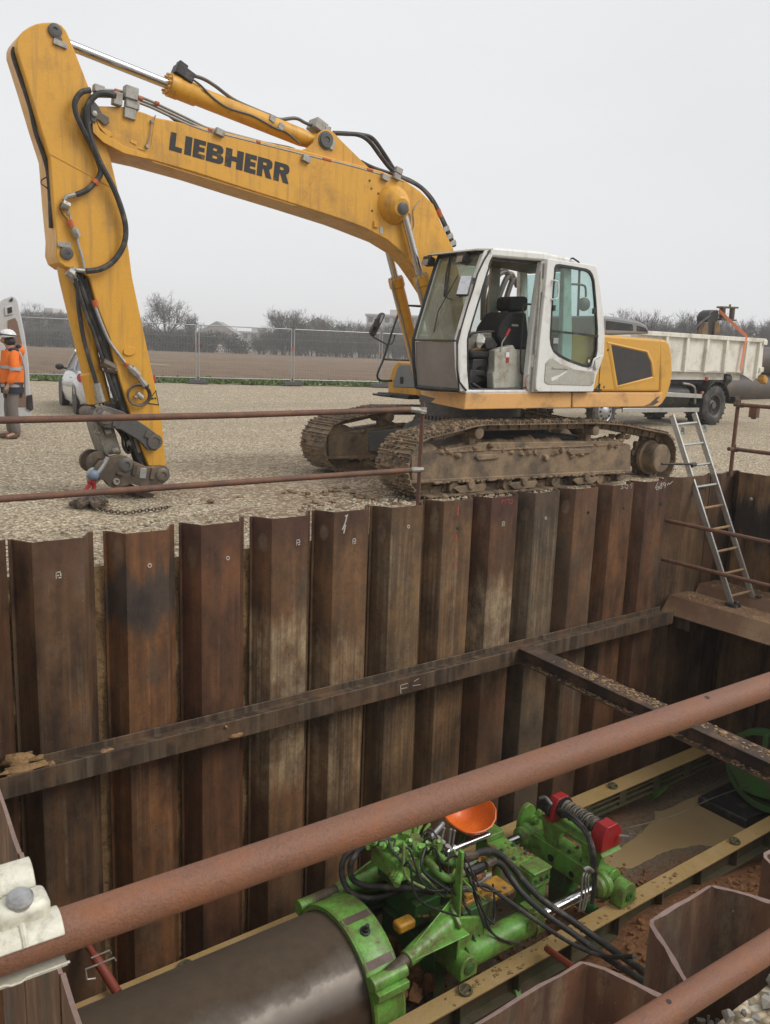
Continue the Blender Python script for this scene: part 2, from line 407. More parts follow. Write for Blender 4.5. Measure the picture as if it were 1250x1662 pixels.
def grid_sheet(name, xs, ys, hole, mat, zf, label=None):
    b = MB(); idx = {}
    for j, y in enumerate(ys):
        for i, x in enumerate(xs):
            idx[i, j] = len(b.v); b.v.append(V((x, y, zf(x, y))))
    for j in range(len(ys) - 1):
        for i in range(len(xs) - 1):
            mx, my = (xs[i] + xs[i + 1]) / 2, (ys[j] + ys[j + 1]) / 2
            if hole and hole[0] < mx < hole[1] and hole[2] < my < hole[3]: continue
            b.f.append((idx[i, j], idx[i + 1, j], idx[i + 1, j + 1], idx[i, j + 1])); b.m.append(0)
    return b
def ax(lo, hi, fine, *keys):
    s = set(keys) | {lo, hi}
    x = fine[0]
    while x <= fine[1]: s.add(round(x, 3)); x += fine[2]
    for k in range(1, 20):
        for q in (fine[1] + 1.35 ** k, fine[0] - 1.35 ** k):
            if lo < q < hi: s.add(round(q, 3))
    l = sorted(s); out = [l[0]]
    for q in l[1:]:
        if q - out[-1] > .02 or q in keys:
            if q in keys and q - out[-1] <= .02 and out[-1] not in keys: out[-1] = q
            else: out.append(q)
    return out
def rough_ground(x, y):
    a = .035 * math.sin(x * 2.1 + y * 1.3) * math.sin(y * 2.7 - x) + .02 * math.sin(x * 5.3) * math.sin(y * 4.9)
    near = max(0, 1 - math.hypot(x - 5, y - 2) / 6)
    a *= .35 + .65 * near
    return height(x, y) + a + rnd.uniform(-.008, .008)
b = grid_sheet('ground', ax(-300, 400, (-4, 14, .16), PX0, PX1), ax(-200, 400, (-6, 12, .16), PY0, PY1), (PX0, PX1, PY0, PY1), None, rough_ground)
g = solo('ground', b, M['gravel'], None, None, org=(0, 0, 0), kind='structure', recalc=False)
# field, verge
def line_y(x): return 22.77 - .26 * (x - 11.52)
fx = [-300, -100, -40, -20, -10, 0, 10, 20, 30, 45, 70, 120, 200, 400]
b = MB()
for i, x in enumerate(fx): b.v += [V((x, line_y(x) + 4.6, .275)), V((x, line_y(x) + 60, .275)), V((x, 420, .275))]
for i in range(len(fx) - 1):
    k = i * 3; b.f += [(k, k + 3, k + 4, k + 1), (k + 1, k + 4, k + 5, k + 2)]; b.m += [0, 0]
solo('field', b, M['field'], None, None, org=(0, 0, 0), kind='structure', recalc=False)
ngm = NB('verge_grass'); p = ngm.pos()
M['grass'] = ngm.done(ngm.mix(ngm.noise(p, 6, 5, .7), (.05, .085, .02), (.16, .20, .06)), .9)
b = MB()
for i in range(2600):
    x = rnd.uniform(-8, 40) if i % 5 else rnd.uniform(5, 25); y = line_y(x) + rnd.uniform(.25, 4.7); z = .26
    h = rnd.uniform(.05, .16); a = rnd.uniform(0, 6.28); w = rnd.uniform(.05, .16)
    for k in range(3):
        a2 = a + k * 2.1; ux, uy = math.cos(a2), math.sin(a2); q = V((x + rnd.uniform(-.1, .1), y + rnd.uniform(-.1, .1), z))
        b.add([q - V((uy, -ux, 0)) * w, q + V((uy, -ux, 0)) * w, q + V((ux * h * .4, uy * h * .4, h))], [(0, 1, 2)])
solo('grass', b, M['grass'], None, None, org=(0, 0, .2), kind='stuff', smooth=0, recalc=False)
b = MB()
for x in fx: b.v += [V((x, line_y(x) + .15, .270)), V((x, line_y(x) + 4.9, .270))]
for i in range(len(fx) - 1): k = i * 2; b.f.append((k, k + 2, k + 3, k + 1)); b.m.append(0)
solo('verge', b, M['grass'], None, None, org=(0, 0, 0), kind='structure', recalc=False)

# pit floor and its earth banks
def floor_z(x, y):
    h = 0
    for cx_, cy_, rx, ry, a in ((5.2, -2.35, 1.5, .75, .42), (4.5, -1.4, .7, .6, .10), (2.6, -.9, .7, .5, .12), (3.3, -2.6, 1.6, .6, .2), (6.1, -1.6, .5, .4, .06), (1, -3.4, 2, 1, .3), (5.6, -.5, 1.2, .35, .12)):
        h += a * math.exp(-((x - cx_) / rx) ** 2 - ((y - cy_) / ry) ** 2)
    return PB + h + rnd.uniform(-.004, .004)
M['floor'] = None
n = NB('pit_floor_earth'); p = n.pos(); x = n.xyz(p)
c = n.mix(n.noise(p, 2.5, 7, .7), (.21, .155, .095), (.42, .32, .21))
sandm = n.ramp(n.math('ADD', x[2], n.math('MULTIPLY', n.noise(p, 3, 5, .7), .12)), (.0, 0), (.0, 0), (1, 1))
zz = n.math('MULTIPLY_ADD', x[2], 9., 3.46 * 9)
zz = n.math('ADD', zz, n.math('MULTIPLY_ADD', n.noise(p, 4, 5, .7), 1.6, -.9), clamp=True)
c = n.mix(zz, c, n.mix(n.noise(p, 14, 6, .75), (.24, .095, .035), (.52, .24, .10)))
c = n.mix(n.ramp(n.noise(p, 22, 7, .8), (.46, 0), (.6, .6)), c, (.10, .055, .028)); n.bump(n.noise(p, 20, 7, .8), 1, .06)
M['floor'] = n.done(c, n.ramp(zz, (0, .55), (1, .95)))
gx = [PX0 + i * .075 for i in range(int((PX1 - PX0) / .075) + 2)]
gy = [PY0 + i * .075 for i in range(int((PY1 - PY0) / .075) + 2)]
solo('pit_floor', grid_sheet('f', gx, gy, None, None, floor_z), M['floor'], None, None, org=(0, 0, 0), kind='structure', recalc=False)
n = NB('muddy_water'); p = n.pos()
c = n.mix(n.noise(p, 1.4, 4), (.27, .18, .085), (.44, .32, .17))
n.bump(n.noise(p, 5, 2), .03, .01)
M['puddle'] = n.done(c, .05)
b = MB()
for i in range(900):
    if i % 3: x, y, s_ = rnd.uniform(3.4, 7.0), rnd.gauss(-2.45, .28), rnd.uniform(.008, .035)
    else: x, y, s_ = rnd.uniform(2.2, 5.6), rnd.uniform(-1.7, -.8), rnd.uniform(.008, .03)
    if y > -2.0 and i % 3: continue
    b.lump((x, y, floor_z(x, y) + s_ * .3), (s_ * 1.2, s_ * 1.1, s_ * .8), rnd, 6, .35)
solo('soil_clods', b, M['sand'], 'loose clods of orange soil over the pit floor', 'soil', kind='stuff', org=(0, 0, 0), smooth=60)
b = MB(); ring = []
for k in range(48):
    t = 2 * math.pi * k / 48; rr = 1 + .16 * math.sin(3 * t + 1) + .1 * math.sin(5 * t) + .06 * math.sin(9 * t)
    ring.append(V((6.25 + 1.75 * rr * math.cos(t), -1.15 + .72 * rr * math.sin(t), PB + .05)))
b.add(ring, [tuple(range(48))]); solo('puddle', b, M['puddle'], None, None, kind='structure', recalc=False)
b = MB()
def bank(p0, p1, nrm, nz=26, nx=70, top=.03):
    p0, p1, nrm = V(p0), V(p1), V(nrm); base = len(b.v)
    for j in range(nz + 1):
        for i in range(nx + 1):
            q = p0.lerp(p1, i / nx); z = top + (PB - .05 - top) * j / nz
            w = (.018 * math.sin(i * 1.7 + j) + rnd.uniform(-.022, .022)) if 0 < j else 0
            b.v.append(V((q.x, q.y, z)) + nrm * w)
    for j in range(nz):
        for i in range(nx):
            k = base + j * (nx + 1) + i; b.f.append((k, k + 1, k + nx + 2, k + nx + 1)); b.m.append(0)
bank((PX0, PY1, 0), (PX1, PY1, 0), (0, 1, 0)); bank((PX1, PY1, 0), (PX1, PY0, 0), (1, 0, 0))
bank((PX1, PY0, 0), (PX0, PY0, 0), (0, 1, 0), top=-.55); bank((PX0, -1.7, 0), (PX0, PY1, 0), (1, 0, 0))
solo('earth_bank', b, M['clay'], None, None, org=(0, 0, 0), kind='structure', recalc=False)

# ------------------------------------------------------------------ sheet piles
def sheet_mat(i, dark, mid, pale=.5, zt=-.5, zb=-2.4, grey=.2, red=.5, patch=0, bands=None, near=0):
    n = NB('rusted_sheet_pile'); tc = n.new('TexCoord'); o = tc.outputs['Object']; x = n.xyz(o)
    ad = n.new('VectorMath', operation='ADD'); n.put(ad.inputs[0], o); ad.inputs[1].default_value = (i * 7.3, i * 3.1, i * 5.7); p = ad.outputs[0]
    def sc(s):
        m = n.new('VectorMath', operation='MULTIPLY'); n.put(m.inputs[0], p); m.inputs[1].default_value = s; return m.outputs[0]
    mid = (mid[0] * 1.0, mid[1] * .86, mid[2] * .68)
    c = n.mix(n.ramp(n.noise(sc((1.6, 1.6, .8)), 2.2, 6, .62), (.32, 0), (.62, 1)), dark, mid)
    c = n.mix(n.ramp(n.noise(sc((9, 9, .5) if not near else (3, 3, .9)), 1.5 if not near else 3., 6, .6), (.45, 0), (.7, .6)), c, mul(mid, 1.45))
    gm = n.ramp(n.noise(sc((2, 2, 1)), 1.7, 7, .7), (.62 - grey * .3, 0), (.78 - grey * .3, .75))
    c = n.mix(gm, c, (.088, .072, .052))
    # pale run marks left by slurry
    zj = n.math('ADD', x[2], n.math('MULTIPLY_ADD', n.noise(sc((6, 6, .6)), 1.4, 4, .6), .9, -.45))
    zone = n.math('MULTIPLY', n.ramp(n.math('MULTIPLY_ADD', zj, 1., -zt + .5), (.35, 1), (.6, 0)), n.ramp(n.math('MULTIPLY_ADD', zj, 1., -zb + .5), (.3, 0), (.65, 1)))
    st = n.ramp(n.noise(sc((26, 26, .35) if not near else (5, 5, .8)), 1.2 if not near else 2., 6, .68), (.58 - pale * .32, 0), (.80 - pale * .3, 1))
    st = n.math('MULTIPLY', st, n.ramp(n.noise(sc((1, 1, .6)), 7, 7, .75), (.36, .1), (.58, 1)))
    c = n.mix(n.math('MULTIPLY', n.math('MULTIPLY', st, zone), .3 + .65 * pale), c, (.34, .275, .185))
    # bare red oxide band at the head
    tz = n.ramp(n.math('ADD', x[2], n.math('MULTIPLY_ADD', n.noise(sc((3, 3, 1)), 2.5, 6, .65), .7, -.35)), (.0, 0), (.16, red))
    c = n.mix(tz, c, n.mix(n.noise(p, 9, 5), (.055, .024, .017), (.105, .048, .032)))
    if patch:
        e = n.math('ADD', n.math('POWER', n.math('DIVIDE', n.math('SUBTRACT', x[0], .068), .026), 2.), n.math('POWER', n.math('DIVIDE', n.math('SUBTRACT', x[2], .10 + .03 * math.sin(i * 2.1)), .12 + .05 * math.sin(i * 1.3)), 2.))
        e = n.ramp(n.math('ADD', e, n.math('MULTIPLY_ADD', n.noise(p, 9, 5, .7), 1.6, -.8)), (.3, patch * .8), (1.1, 0))
        c = n.mix(e, c, (.24, .185, .13))
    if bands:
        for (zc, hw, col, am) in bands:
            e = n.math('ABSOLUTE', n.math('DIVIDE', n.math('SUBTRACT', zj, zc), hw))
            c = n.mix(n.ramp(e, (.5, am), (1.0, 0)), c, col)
    c = n.mix(1, c, n.ramp(n.noise(sc((1, 1, .6)), 3.2, 8, .7), (.30, (.30, .26, .23)), (.47, (.86, .80, .72)), (.68, (1.36, 1.25, 1.08))), 'MULTIPLY')
    c = n.mix(n.ramp(n.noise(p, 30, 8, .8), (.52, 0), (.66, .55)), c, (.03, .016, .010))
    c = n.mix(n.ramp(n.noise(p, 40, 7, .8), (.60, 0), (.70, .5)), c, (.20, .105, .045))
    c = n.mix(n.ramp(n.noise(p, 85, 3, .6), (.7, 0), (.74, .6)), c, (.34, .28, .2))
    if near: c = n.mix(n.ramp(n.xyz(n.new('NewGeometry').outputs['Normal'])[2], (.5, 0), (.7, .85)), c, n.mix(n.noise(p, 40, 5, .7), (.13, .08, .062), (.32, .225, .195)))
    n.bump(n.noise(sc((1, 1, .5)), 35, 6, .7), .35, .006)
    return n.done(c, n.math('MULTIPLY_ADD', n.noise(p, 7, 4), .35, .5), 0)
PROF = [(0, .115), (.025, .118), (.03, .10), (.115, -.045), (.13, -.05), (.455, -.05), (.47, -.045), (.555, .10), (.56, .118), (.595, .115)]
def sheet_mesh(prof, z0, z1, th, rnd, jag=.0, nz=12):
    """a folded plate: prof in plan, thickness th, slightly uneven cut head"""
    out = []; N = len(prof)
    for k in range(N):
        a = V(prof[max(k - 1, 0)]); c = V(prof[min(k + 1, N - 1)]); d = (c - a).normalized(); out.append(V(prof[k]) + V((-d.y, d.x)) * th)
    loop = [V(q) for q in prof] + out[::-1]; L = len(loop); b = MB()
    for j in range(nz + 1):
        z = z1 + (z0 - z1) * (j / nz) ** 1.0
        b.v += [V((q.x, q.y, z + (rnd.uniform(-jag, jag) if j == 0 else 0))) for q in loop]
    for j in range(nz):
        for k in range(L): b.f.append((j * L + k, j * L + (k + 1) % L, (j + 1) * L + (k + 1) % L, (j + 1) * L + k)); b.m.append(0)
    for k in range(N - 1): b.f.append((k, k + 1, L - 2 - k, L - 1 - k)); b.m.append(0)
    return b
D0, D1, D2 = (.045, .024, .013), (.062, .034, .017), (.034, .02, .012)
specs = [ # dark, mid, kwargs, label
 (D2, (.115, .068, .037), dict(pale=.2, grey=.35, red=.4), 'rusty sheet pile with square white tag above dark stains, left of the widest soil gap'),
 (D0, (.165, .085, .038), dict(pale=.15, grey=.25, red=.3, patch=.5, bands=[(-.18, .28, (.042, .036, .033), .85)]), 'orange brown sheet pile with a round white mark over a black smear'),
 (D0, (.125, .062, .034), dict(pale=.05, grey=.1, red=.6, patch=.35), 'plain dark red brown sheet pile with one round tag, third from left'),
 (D1, (.14, .085, .05), dict(pale=.85, zt=-.55, zb=-2.0, red=.9, patch=.7), 'sheet pile with a square white tag and a pale washed band at mid height'),
 (D1, (.15, .095, .055), dict(pale=.7, zt=-.75, zb=-2.3, red=.6, patch=.9), 'sheet pile with white paint drip running from its head and a small white tag'),
 (D1, (.14, .10, .06), dict(pale=.35, zt=.1, zb=-2.2, red=.15, grey=.4, patch=.9), 'greyish tan sheet pile behind the left rail post foot with faint white tag'),
 (D1, (.15, .10, .058), dict(pale=.4, zt=-.1, zb=-2.6, red=.25, grey=.35, patch=.8), 'sheet pile with a vertical red dashed line and a bolt hole'),
 (D0, (.12, .07, .045), dict(pale=.95, zt=-.55, zb=-1.5, red=1, patch=.3), 'maroon headed sheet pile with red writing and a bright pale scrape low down'),
 (D1, (.15, .115, .08), dict(pale=.4, zt=.1, zb=-1.2, red=.3, grey=.9, patch=.9), 'grey tinged sheet pile left of the rightmost three under the digger tracks'),
 (D1, (.13, .08, .05), dict(pale=.2, red=.4, grey=.55, patch=.9), 'brown sheet pile with pale oval patch at its head below the track rollers'),
 (D0, (.15, .08, .04), dict(pale=.1, red=.4, grey=.15, patch=.4), 'rust brown sheet pile with chalk figures 309 near its head'),
 (D0, (.145, .078, .045), dict(pale=.12, red=.35, grey=.25, patch=.5), 'sheet pile with bold white hand written figures, last before the corner'),
 (D1, (.14, .095, .06), dict(pale=.3, red=.2, grey=.45), 'broad stained sheet pile behind the top of the ladder, past the inner corner'),
 (D2, (.10, .062, .04), dict(pale=.1, red=.2, grey=.3), 'narrow dark sheet pile closing the corner behind the ladder'),
]
SHEETS = []
offs = [-.0, .015, .02, .015, 0, 0, 0, 0, 0, 0, 0, 0]
wsc = [.955, .93, .945, .975, .985, 1, 1, 1, 1, 1, 1, 1]
for i, (dk, md, kw, lab) in enumerate(specs):
    r2 = random.Random(50 + i)
    if i < 12:
        x0 = .6 * i + .01 + (.055 if i == 1 else .03 if i in (2, 3) else .012); prof = [(a * wsc[i], c) for a, c in PROF]; y0 = 0
        if i >= 1: prof = [(a * (1 if i > 3 else .965), c) for a, c in prof]
    elif i == 12: x0, y0, prof = 7.245, 0, [(0, .09), (.03, .1), (.2, -.02), (.62, -.02), (.86, .08), (.92, .08)]
    else: x0, y0, prof = 8.16, 0, [(0, .07), (.03, .075), (.14, .02), (.42, .10), (.62, .13), (.66, .13)]
    top = .3 + r2.uniform(-.006, .006)
    b = sheet_mesh(prof, PB - .1, top, .011, r2, .003)
    for q in b.v: q.x += x0; q.y += y0
    s = solo('sheet_pile', b, sheet_mat(i, dk, md, **kw), lab, 'sheet pile', 'sheet piles of the far pit wall', org=(x0, y0, 0))
    SHEETS.append(s)
# left-most sheet whose right edge only shows
b = sheet_mesh([(a, c) for a, c in PROF], PB - .1, .3, .011, random.Random(3), .003)
for q in b.v: q.x += -.59
s = solo('sheet_pile', b, sheet_mat(31, D2, (.13, .07, .035), pale=.1), 'sliver of brown sheet pile at the left picture edge, its right edge showing', 'sheet pile', 'sheet piles of the far pit wall', org=(-.59, 0, 0))
# right wall, running towards the viewer
PB2 = [(0, .0), (.03, -.005), (.13, -.14), (.47, -.14), (.57, -.005), (.60, .0)]
labs = ['stained sheet pile with a bright bolt and black lower half, right of the ladder', 'sheet pile at the right picture edge beyond the bolted one', 'sheet pile in the dark under the walkway sheets']
for k in range(7):
    b = sheet_mesh([(c + 0, -a) for a, c in PB2][::-1], PB - .1, .3, .012, random.Random(80 + k), .003)
    x0, y0 = 8.83, .13 - .62 * k
    for q in b.v: q.x += x0; q.y += y0
    kw = dict(pale=.3, red=.2, grey=.4)
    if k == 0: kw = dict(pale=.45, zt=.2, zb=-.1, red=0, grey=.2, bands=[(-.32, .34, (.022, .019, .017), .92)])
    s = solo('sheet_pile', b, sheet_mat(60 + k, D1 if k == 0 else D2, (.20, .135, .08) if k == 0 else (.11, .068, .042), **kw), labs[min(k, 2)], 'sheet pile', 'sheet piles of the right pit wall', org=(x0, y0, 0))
# near wall (backs towards us): same sheets, folded towards the pit
def fine(pr, k=5):
    return [(a + (c - a) * t / k, b_ + (d - b_) * t / k) for (a, b_), (c, d) in zip(pr[:-1], pr[1:]) for t in range(k if math.hypot(c - a, d - b_) > .1 else 1)] + [pr[-1]]
def near_sheet(x0, wdt, face, lab, seed, kw, md):
    pr = [(-.02, -.035), (.0, -.012), (.02, -.012), (face[0], .205), (face[0] + .012, .213), (face[1] - .012, .213), (face[1], .205), (wdt - .02, -.012), (wdt, -.012), (wdt + .012, -.035)]
    b = sheet_mesh(fine(pr), PB - .1, 0, .0125, random.Random(seed), .005, nz=14)
    for q in b.v: q.x += x0; q.y += -4.76
    return solo('sheet_pile', b, sheet_mat(seed, (.05, .028, .019), md, **kw), lab, 'sheet pile', 'sheet piles of the near pit wall', org=(x0, -4.76, 0))
near_sheet(.60, .6, (.148, .468), 'near sheet pile with rust runs and pale cut edge, right corner, behind the lower tube', 91, dict(near=1, pale=.4, zt=.2, zb=-.9, red=.25, grey=.2), (.10, .054, .034))
near_sheet(-.12, .665, (.14, .575), 'near sheet pile cropped by the bottom picture edge, left of the stone heap', 92, dict(near=1, pale=.3, zt=.2, zb=-.9, red=.3, grey=.2), (.095, .048, .032))
near_sheet(1.225, .6, (.148, .468), 'near sheet pile past the right picture edge', 93, dict(near=1, pale=.5), (.10, .054, .034))
# left wall, edge-on to us
for k, y0 in enumerate((-4.42, -3.80, -3.18)):
    pr = [(0, .0), (.1, 0.001), (.3, 0), (.5, 0.001), (.618, .0)]
    b = sheet_mesh([(-.640 - .004 * k + .078 * (a + y0 + 2.77) - c - .012, a) for a, c in pr], PB - .1, 0, .0125, random.Random(200 + k), .004, nz=14)
    for q in b.v: q.y += y0
    solo('sheet_pile', b, sheet_mat(95 + k, (.085, .05, .035), (.13, .075, .05), near=1, pale=.35, zt=.2, zb=-.9, red=.2, grey=.3),
         ['sheet pile at the lower left corner under the clamp, seen along its pale edge', 'sheet pile at the left edge above the metal clamp, seen along its pale edge', 'sheet pile beyond the left picture edge'][k], 'sheet pile', 'sheet piles of the left pit wall', org=(-.72, y0, 0))
# ================================================================== BEAMS, RAILS, LADDER, WALKWAY
M['waler'] = weather('dark_rusted_beam', (.055, .036, .024), .6, .15, v=.3, dirt=((.15, .085, .045), .45, 3), chip=((.2, .15, .1), .1), streak=((.16, .12, .075), .45), bump=.25)
M['strutm'] = weather('rust_flaked_beam', (.05, .033, .024), .75, v=.25, dirt=((.17, .09, .045), .4, 4), bump=.5)
M['strutdirt'] = weather('dirt_on_beam', (.34, .22, .11), .95, v=.25, dirt=((.16, .095, .05), .5, 7), bump=.8, bscale=30)
M['plat'] = weather('rusted_walkway_sheet', (.16, .085, .045), .65, v=.2, dirt=((.27, .17, .085), .4, 1.6), chip=((.07, .04, .03), .3), bump=.3)
# waler: H beam lying on its side along the far wall
zt, zb, yf, yk = -1.215, -1.37, -.27, -.065
b = MB()
b.bx(-.9, 7.16, yf, yf + .014, zb, zt); b.bx(-.9, 7.16, yk - .014, yk, zb, zt); b.bx(-.9, 7.16, yf + .014, yk - .014, (zt + zb) / 2 - .005 + .025, (zt + zb) / 2 + .03)
w = solo('waler_beam', b, M['waler'], 'long dark rusted steel beam running along the far sheet pile wall', 'steel beam', bevel=.004)
b = MB()   # chalk scribble on the beam face
def chalk(b, y, strokes, wd=.006, X=None):
    for st in strokes:
        for (a0, c0), (a1, c1) in zip(st[:-1], st[1:]):
            p0, p1 = onY(a0, c0, y), onY(a1, c1, y); d = (p1 - p0)
            if d.length < 1e-6: continue
            s_ = V((-d.z, 0, d.x)).normalized() * wd / 2
            b.add([p0 + s_, p0 - s_, p1 - s_, p1 + s_], [(0, 1, 2, 3)])
    return b
M['chalk'] = weather('chalk_marks', (.50, .45, .39), .9, v=.1, chip=((.2, .13, .09), .5), bump=0)
M['redmark'] = weather('red_marker_paint', (.45, .07, .04), .8, chip=((.1, .05, .03), .5), bump=0)
chalk(b, yf - .002, [[(650, 1112), (651, 1126)], [(651, 1112), (662, 1109)], [(651, 1118), (661, 1116)], [(672, 1106), (680, 1101)], [(670, 1113), (683, 1111)]])
part('chalk_mark', b, M['chalk'], w, recalc=False)
def clods(name, spots, mat, lab, cat, group, seed, k=.35):
    for i, (c, r) in enumerate(spots):
        rr = random.Random(seed + i); b = MB(); b.lump(c, r, rr, 9, k)
        for _ in range(5): b.lump(V(c) + V((rr.uniform(-1, 1) * r[0], rr.uniform(-1, 1) * r[1], -r[2] * .2)), V(r) * rr.uniform(.25, .5), rr, 7, k)
        solo(name, b, mat, lab[i] if isinstance(lab, list) else lab, cat, group, smooth=60)
clods('clay_lump', [(onY(30, 1232, -.12), (.11, .05, .045)), (onY(40, 1248, -.20), (.17, .05, .03)), (onY(83, 1240, -.22), (.028, .02, .016)), (onY(384, 1194, -.285), (.05, .012, .02)), (onY(172, 1218, -.25), (.04, .02, .01)), (onY(367, 1180, -.28), (.012, .01, .012))], M['clay'],
      ['lump of yellow clay against the wall at the left end of the long beam', 'flat cake of yellow clay on the left end of the long beam', 'small crumb of clay on the long beam next to the clay cake', 'orange clay splat stuck to the front face of the long beam', 'thin smear of clay crumbs on the long beam top', 'tiny clay dab on the front face of the long beam'], 'clay lump', 'clay lumps on the beam', 300)
# strut
def sx(y): return 4.603 + (y + .265) * .0583
b = MB()
y0, y1 = -.275, -4.5
for (o0, o1, z0, z1) in ((0, .2, -1.212, -1.2), (0, .2, -1.352, -1.34), (.094, .106, -1.34, -1.212)):
    b.prism([V((sx(y0) + o0, y0, z0)), V((sx(y0) + o1, y0, z0)), V((sx(y1) + o1, y1, z0)), V((sx(y1) + o0, y1, z0))], (0, 0, z1 - z0))
st = solo('strut_beam', b, M['strutm'], 'rusty steel I-beam strut crossing the pit with crumbs of dirt on top', 'steel beam', bevel=.003)
b = MB(); rr = random.Random(8)
for i in range(750):
    y = -.7 - 3.4 * rr.random() ** .8; dens = 1
    if rr.random() > .35 + .65 * (math.sin(y * 3.1) > -.3): continue
    o = min(max(rr.gauss(.12, .045), .02), .19)
    s_ = rr.uniform(.004, .011) * (1 if rr.random() < .96 else 2.0)
    b.lump((sx(y) + o, y, -1.199 + s_ * .2), (s_ * 1.5, s_ * 1.7, s_ * .6), rr, 5, .3)
for i in range(260):
    y = -.4 - 3.8 * rr.random(); s_ = rr.uniform(.005, .014); b.lump((sx(y) + rr.uniform(.01, .07), y, -1.339 + s_ * .2), (s_ * 1.3, s_ * 1.4, s_ * .6), rr, 5, .3)
solo('dirt_crumbs', b, M['strutdirt'], 'loose dirt and gravel crumbs strewn on the strut', 'dirt', smooth=0, kind='stuff')
# guard rails
def railing(name, pts, r, lab, mat='tube', group=None, kids=None, n=12):
    b = MB(); b.tube(pts, r, n); return solo(name, b, M[mat], lab, 'scaffold tube', group)
YR = .06
GR = 'guard rail tubes round the pit'
railing('rail_tube', [(-1.2, YR, 1.095), (0, YR, 1.11), (1.7, YR, 1.118), (3.40, YR, 1.142)], .0242, 'upper brown guard rail tube over the far sheet piles at left', group=GR)
t = railing('rail_tube', [(-1.2, YR, .58), (0, YR, .592), (3.44, YR, .60)], .0242, 'lower brown guard rail tube over the far sheet piles at left', group=GR)
b = MB(); b.tube([(3.38, YR, 1.142), (3.45, YR - .02, 1.138), (3.53, YR - .03, 1.12)], [.026, .027, .02], 10)
b.box((3.50, YR - .02, 1.135), (.06, .05, .055))
solo('tube_clip', b, M['dullsteel'], 'bent grey clip joining the upper left rail tube to its post', 'clip', 'rail clips')
b = MB(); b.tube([(3.42, YR, .60), (3.47, YR - .02, .602), (3.53, YR - .03, .605)], [.026, .027, .02], 10)
solo('tube_clip', b, M['dullsteel'], 'grey clip joining the lower left rail tube to its post', 'clip', 'rail clips')
b = MB(); q0, q1 = V((3.52, .075, .18)), V((3.535, .075, 1.205))
b.bar(q0, q1, .045, .006, (0, 1, 0)); b.bar(q0 + V((-.02, -.02, 0)), q1 + V((-.02, -.02, 0)), .006, .045, (0, 1, 0))
solo('rail_post', b, M['tube'], 'thin rusty angle iron rail post in front of the digger cab', 'post', 'guard rail posts')
b = MB(); b.tube([(8.56, .06, .25), (8.585, .08, .7), (8.62, .10, 1.2)], .0242, 12)
p = solo('rail_post', b, M['tube'], 'rusty round rail post on the right wall, behind the ladder', 'post', 'guard rail posts')
c_ = MB()
for z in (1.14, .585): c_.box((8.60, .06, z), (.075, .075, .06)); c_.cyl((8.5, .03, z + .01), (8.66, .03, z + .01), .012, 8); c_.cyl((8.535, .02, z), (8.535, .02, z + .07), .008, 6)
part('coupler', c_, M['hitch'], p, .004)
railing('rail_tube', [(8.6, .14, 1.142), (8.60, -1.5, 1.142), (8.6, -4.5, 1.14)], .0242, 'upper rail tube leaving the right rail post, with a hanging clamp', group=GR)
railing('rail_tube', [(8.42, .04, .60), (8.58, .03, .59), (8.58, -4.5, .585)], .0242, 'lower rail tube leaving the right rail post', group=GR)
b = MB(); b.box((8.63, -.12, 1.06), (.08, .10, .12)); b.cyl((8.63, -.12, .98), (8.63, -.12, 1.14), .03, 10)
solo('tube_clamp', b, M['tube'], 'rusty clamp hanging on the upper tube by the right rail post', 'clamp', bevel=.006)
railing('rail_tube', [(7.25, .02, -.2), (7.25, -2.2, -.205), (7.25, -4.5, -.2)], .0242, 'upper rusty tube in front of the ladder, inside the pit', group=GR)
railing('rail_tube', [(7.25, .02, -.67), (7.25, -2.2, -.665), (7.25, -4.5, -.66)], .0242, 'lower rusty tube in front of the ladder, inside the pit', group=GR)
# walkway of sheet piles laid flat
def plank(x0, z, ye, lab, wf=.37, seed=1):
    b = MB(); r_ = random.Random(seed)
    pr = [(0, -.185), (.02, -.17), (.14, 0), (.14 + wf, 0), (.26 + wf, -.17), (.28 + wf, -.185)]
    th = .013; top = [V((x0 + a, 0, z + c)) for a, c in pr]; bot = [V((x0 + a * .98 + .004, 0, z + c - th)) for a, c in pr][::-1]; L = top + bot; n = len(L)
    ys = [ye + (-4.55 - ye) * i / 14 for i in range(15)]
    for y in ys: b.v += [q + V((0, y, 0)) for q in L]
    for j in range(14):
        for k in range(n): b.f.append((j * n + k, j * n + (k + 1) % n, (j + 1) * n + (k + 1) % n, (j + 1) * n + k)); b.m.append(0)
    b.f += [tuple(range(n)), tuple(14 * n + k for k in range(n))]; b.m += [0, 0]
    return solo('walkway_sheet', b, M['plat'], lab, 'sheet pile', 'sheet piles laid flat as a walkway')
plank(7.245, -1.115, -.03, 'rusty sheet pile laid flat as the front edge of the walkway, under the ladder feet', seed=1)
plank(7.90, -1.07, .0, 'rusty sheet pile laid flat behind the front walkway sheet, dirt strewn on it', seed=2)
b = MB()
for z in (-1.46,): b.bx(7.3, 8.75, -.40, -.20, z, z + .145); b.bx(7.3, 8.75, -4.5, -4.3, z, z + .145)
solo('support_beam', b, M['waler'], 'dark beam under the walkway sheets in the far right corner', 'steel beam')
b = MB(); rr = random.Random(21)
for i in range(420):
    x = 7.42 + rr.random() * .33 if i % 2 else 8.06 + rr.random() * .35; y = -.1 - rr.random() ** 1.3 * 2.2; s_ = rr.uniform(.005, .016)
    b.lump((x, y, (-1.115 if x < 7.85 else -1.07) + s_ * .2), (s_ * 1.4, s_ * 1.4, s_ * .6), rr, 5, .3)
solo('dirt_crumbs', b, M['strutdirt'], 'sandy crumbs scattered on the walkway sheets', 'dirt', smooth=0, kind='stuff')
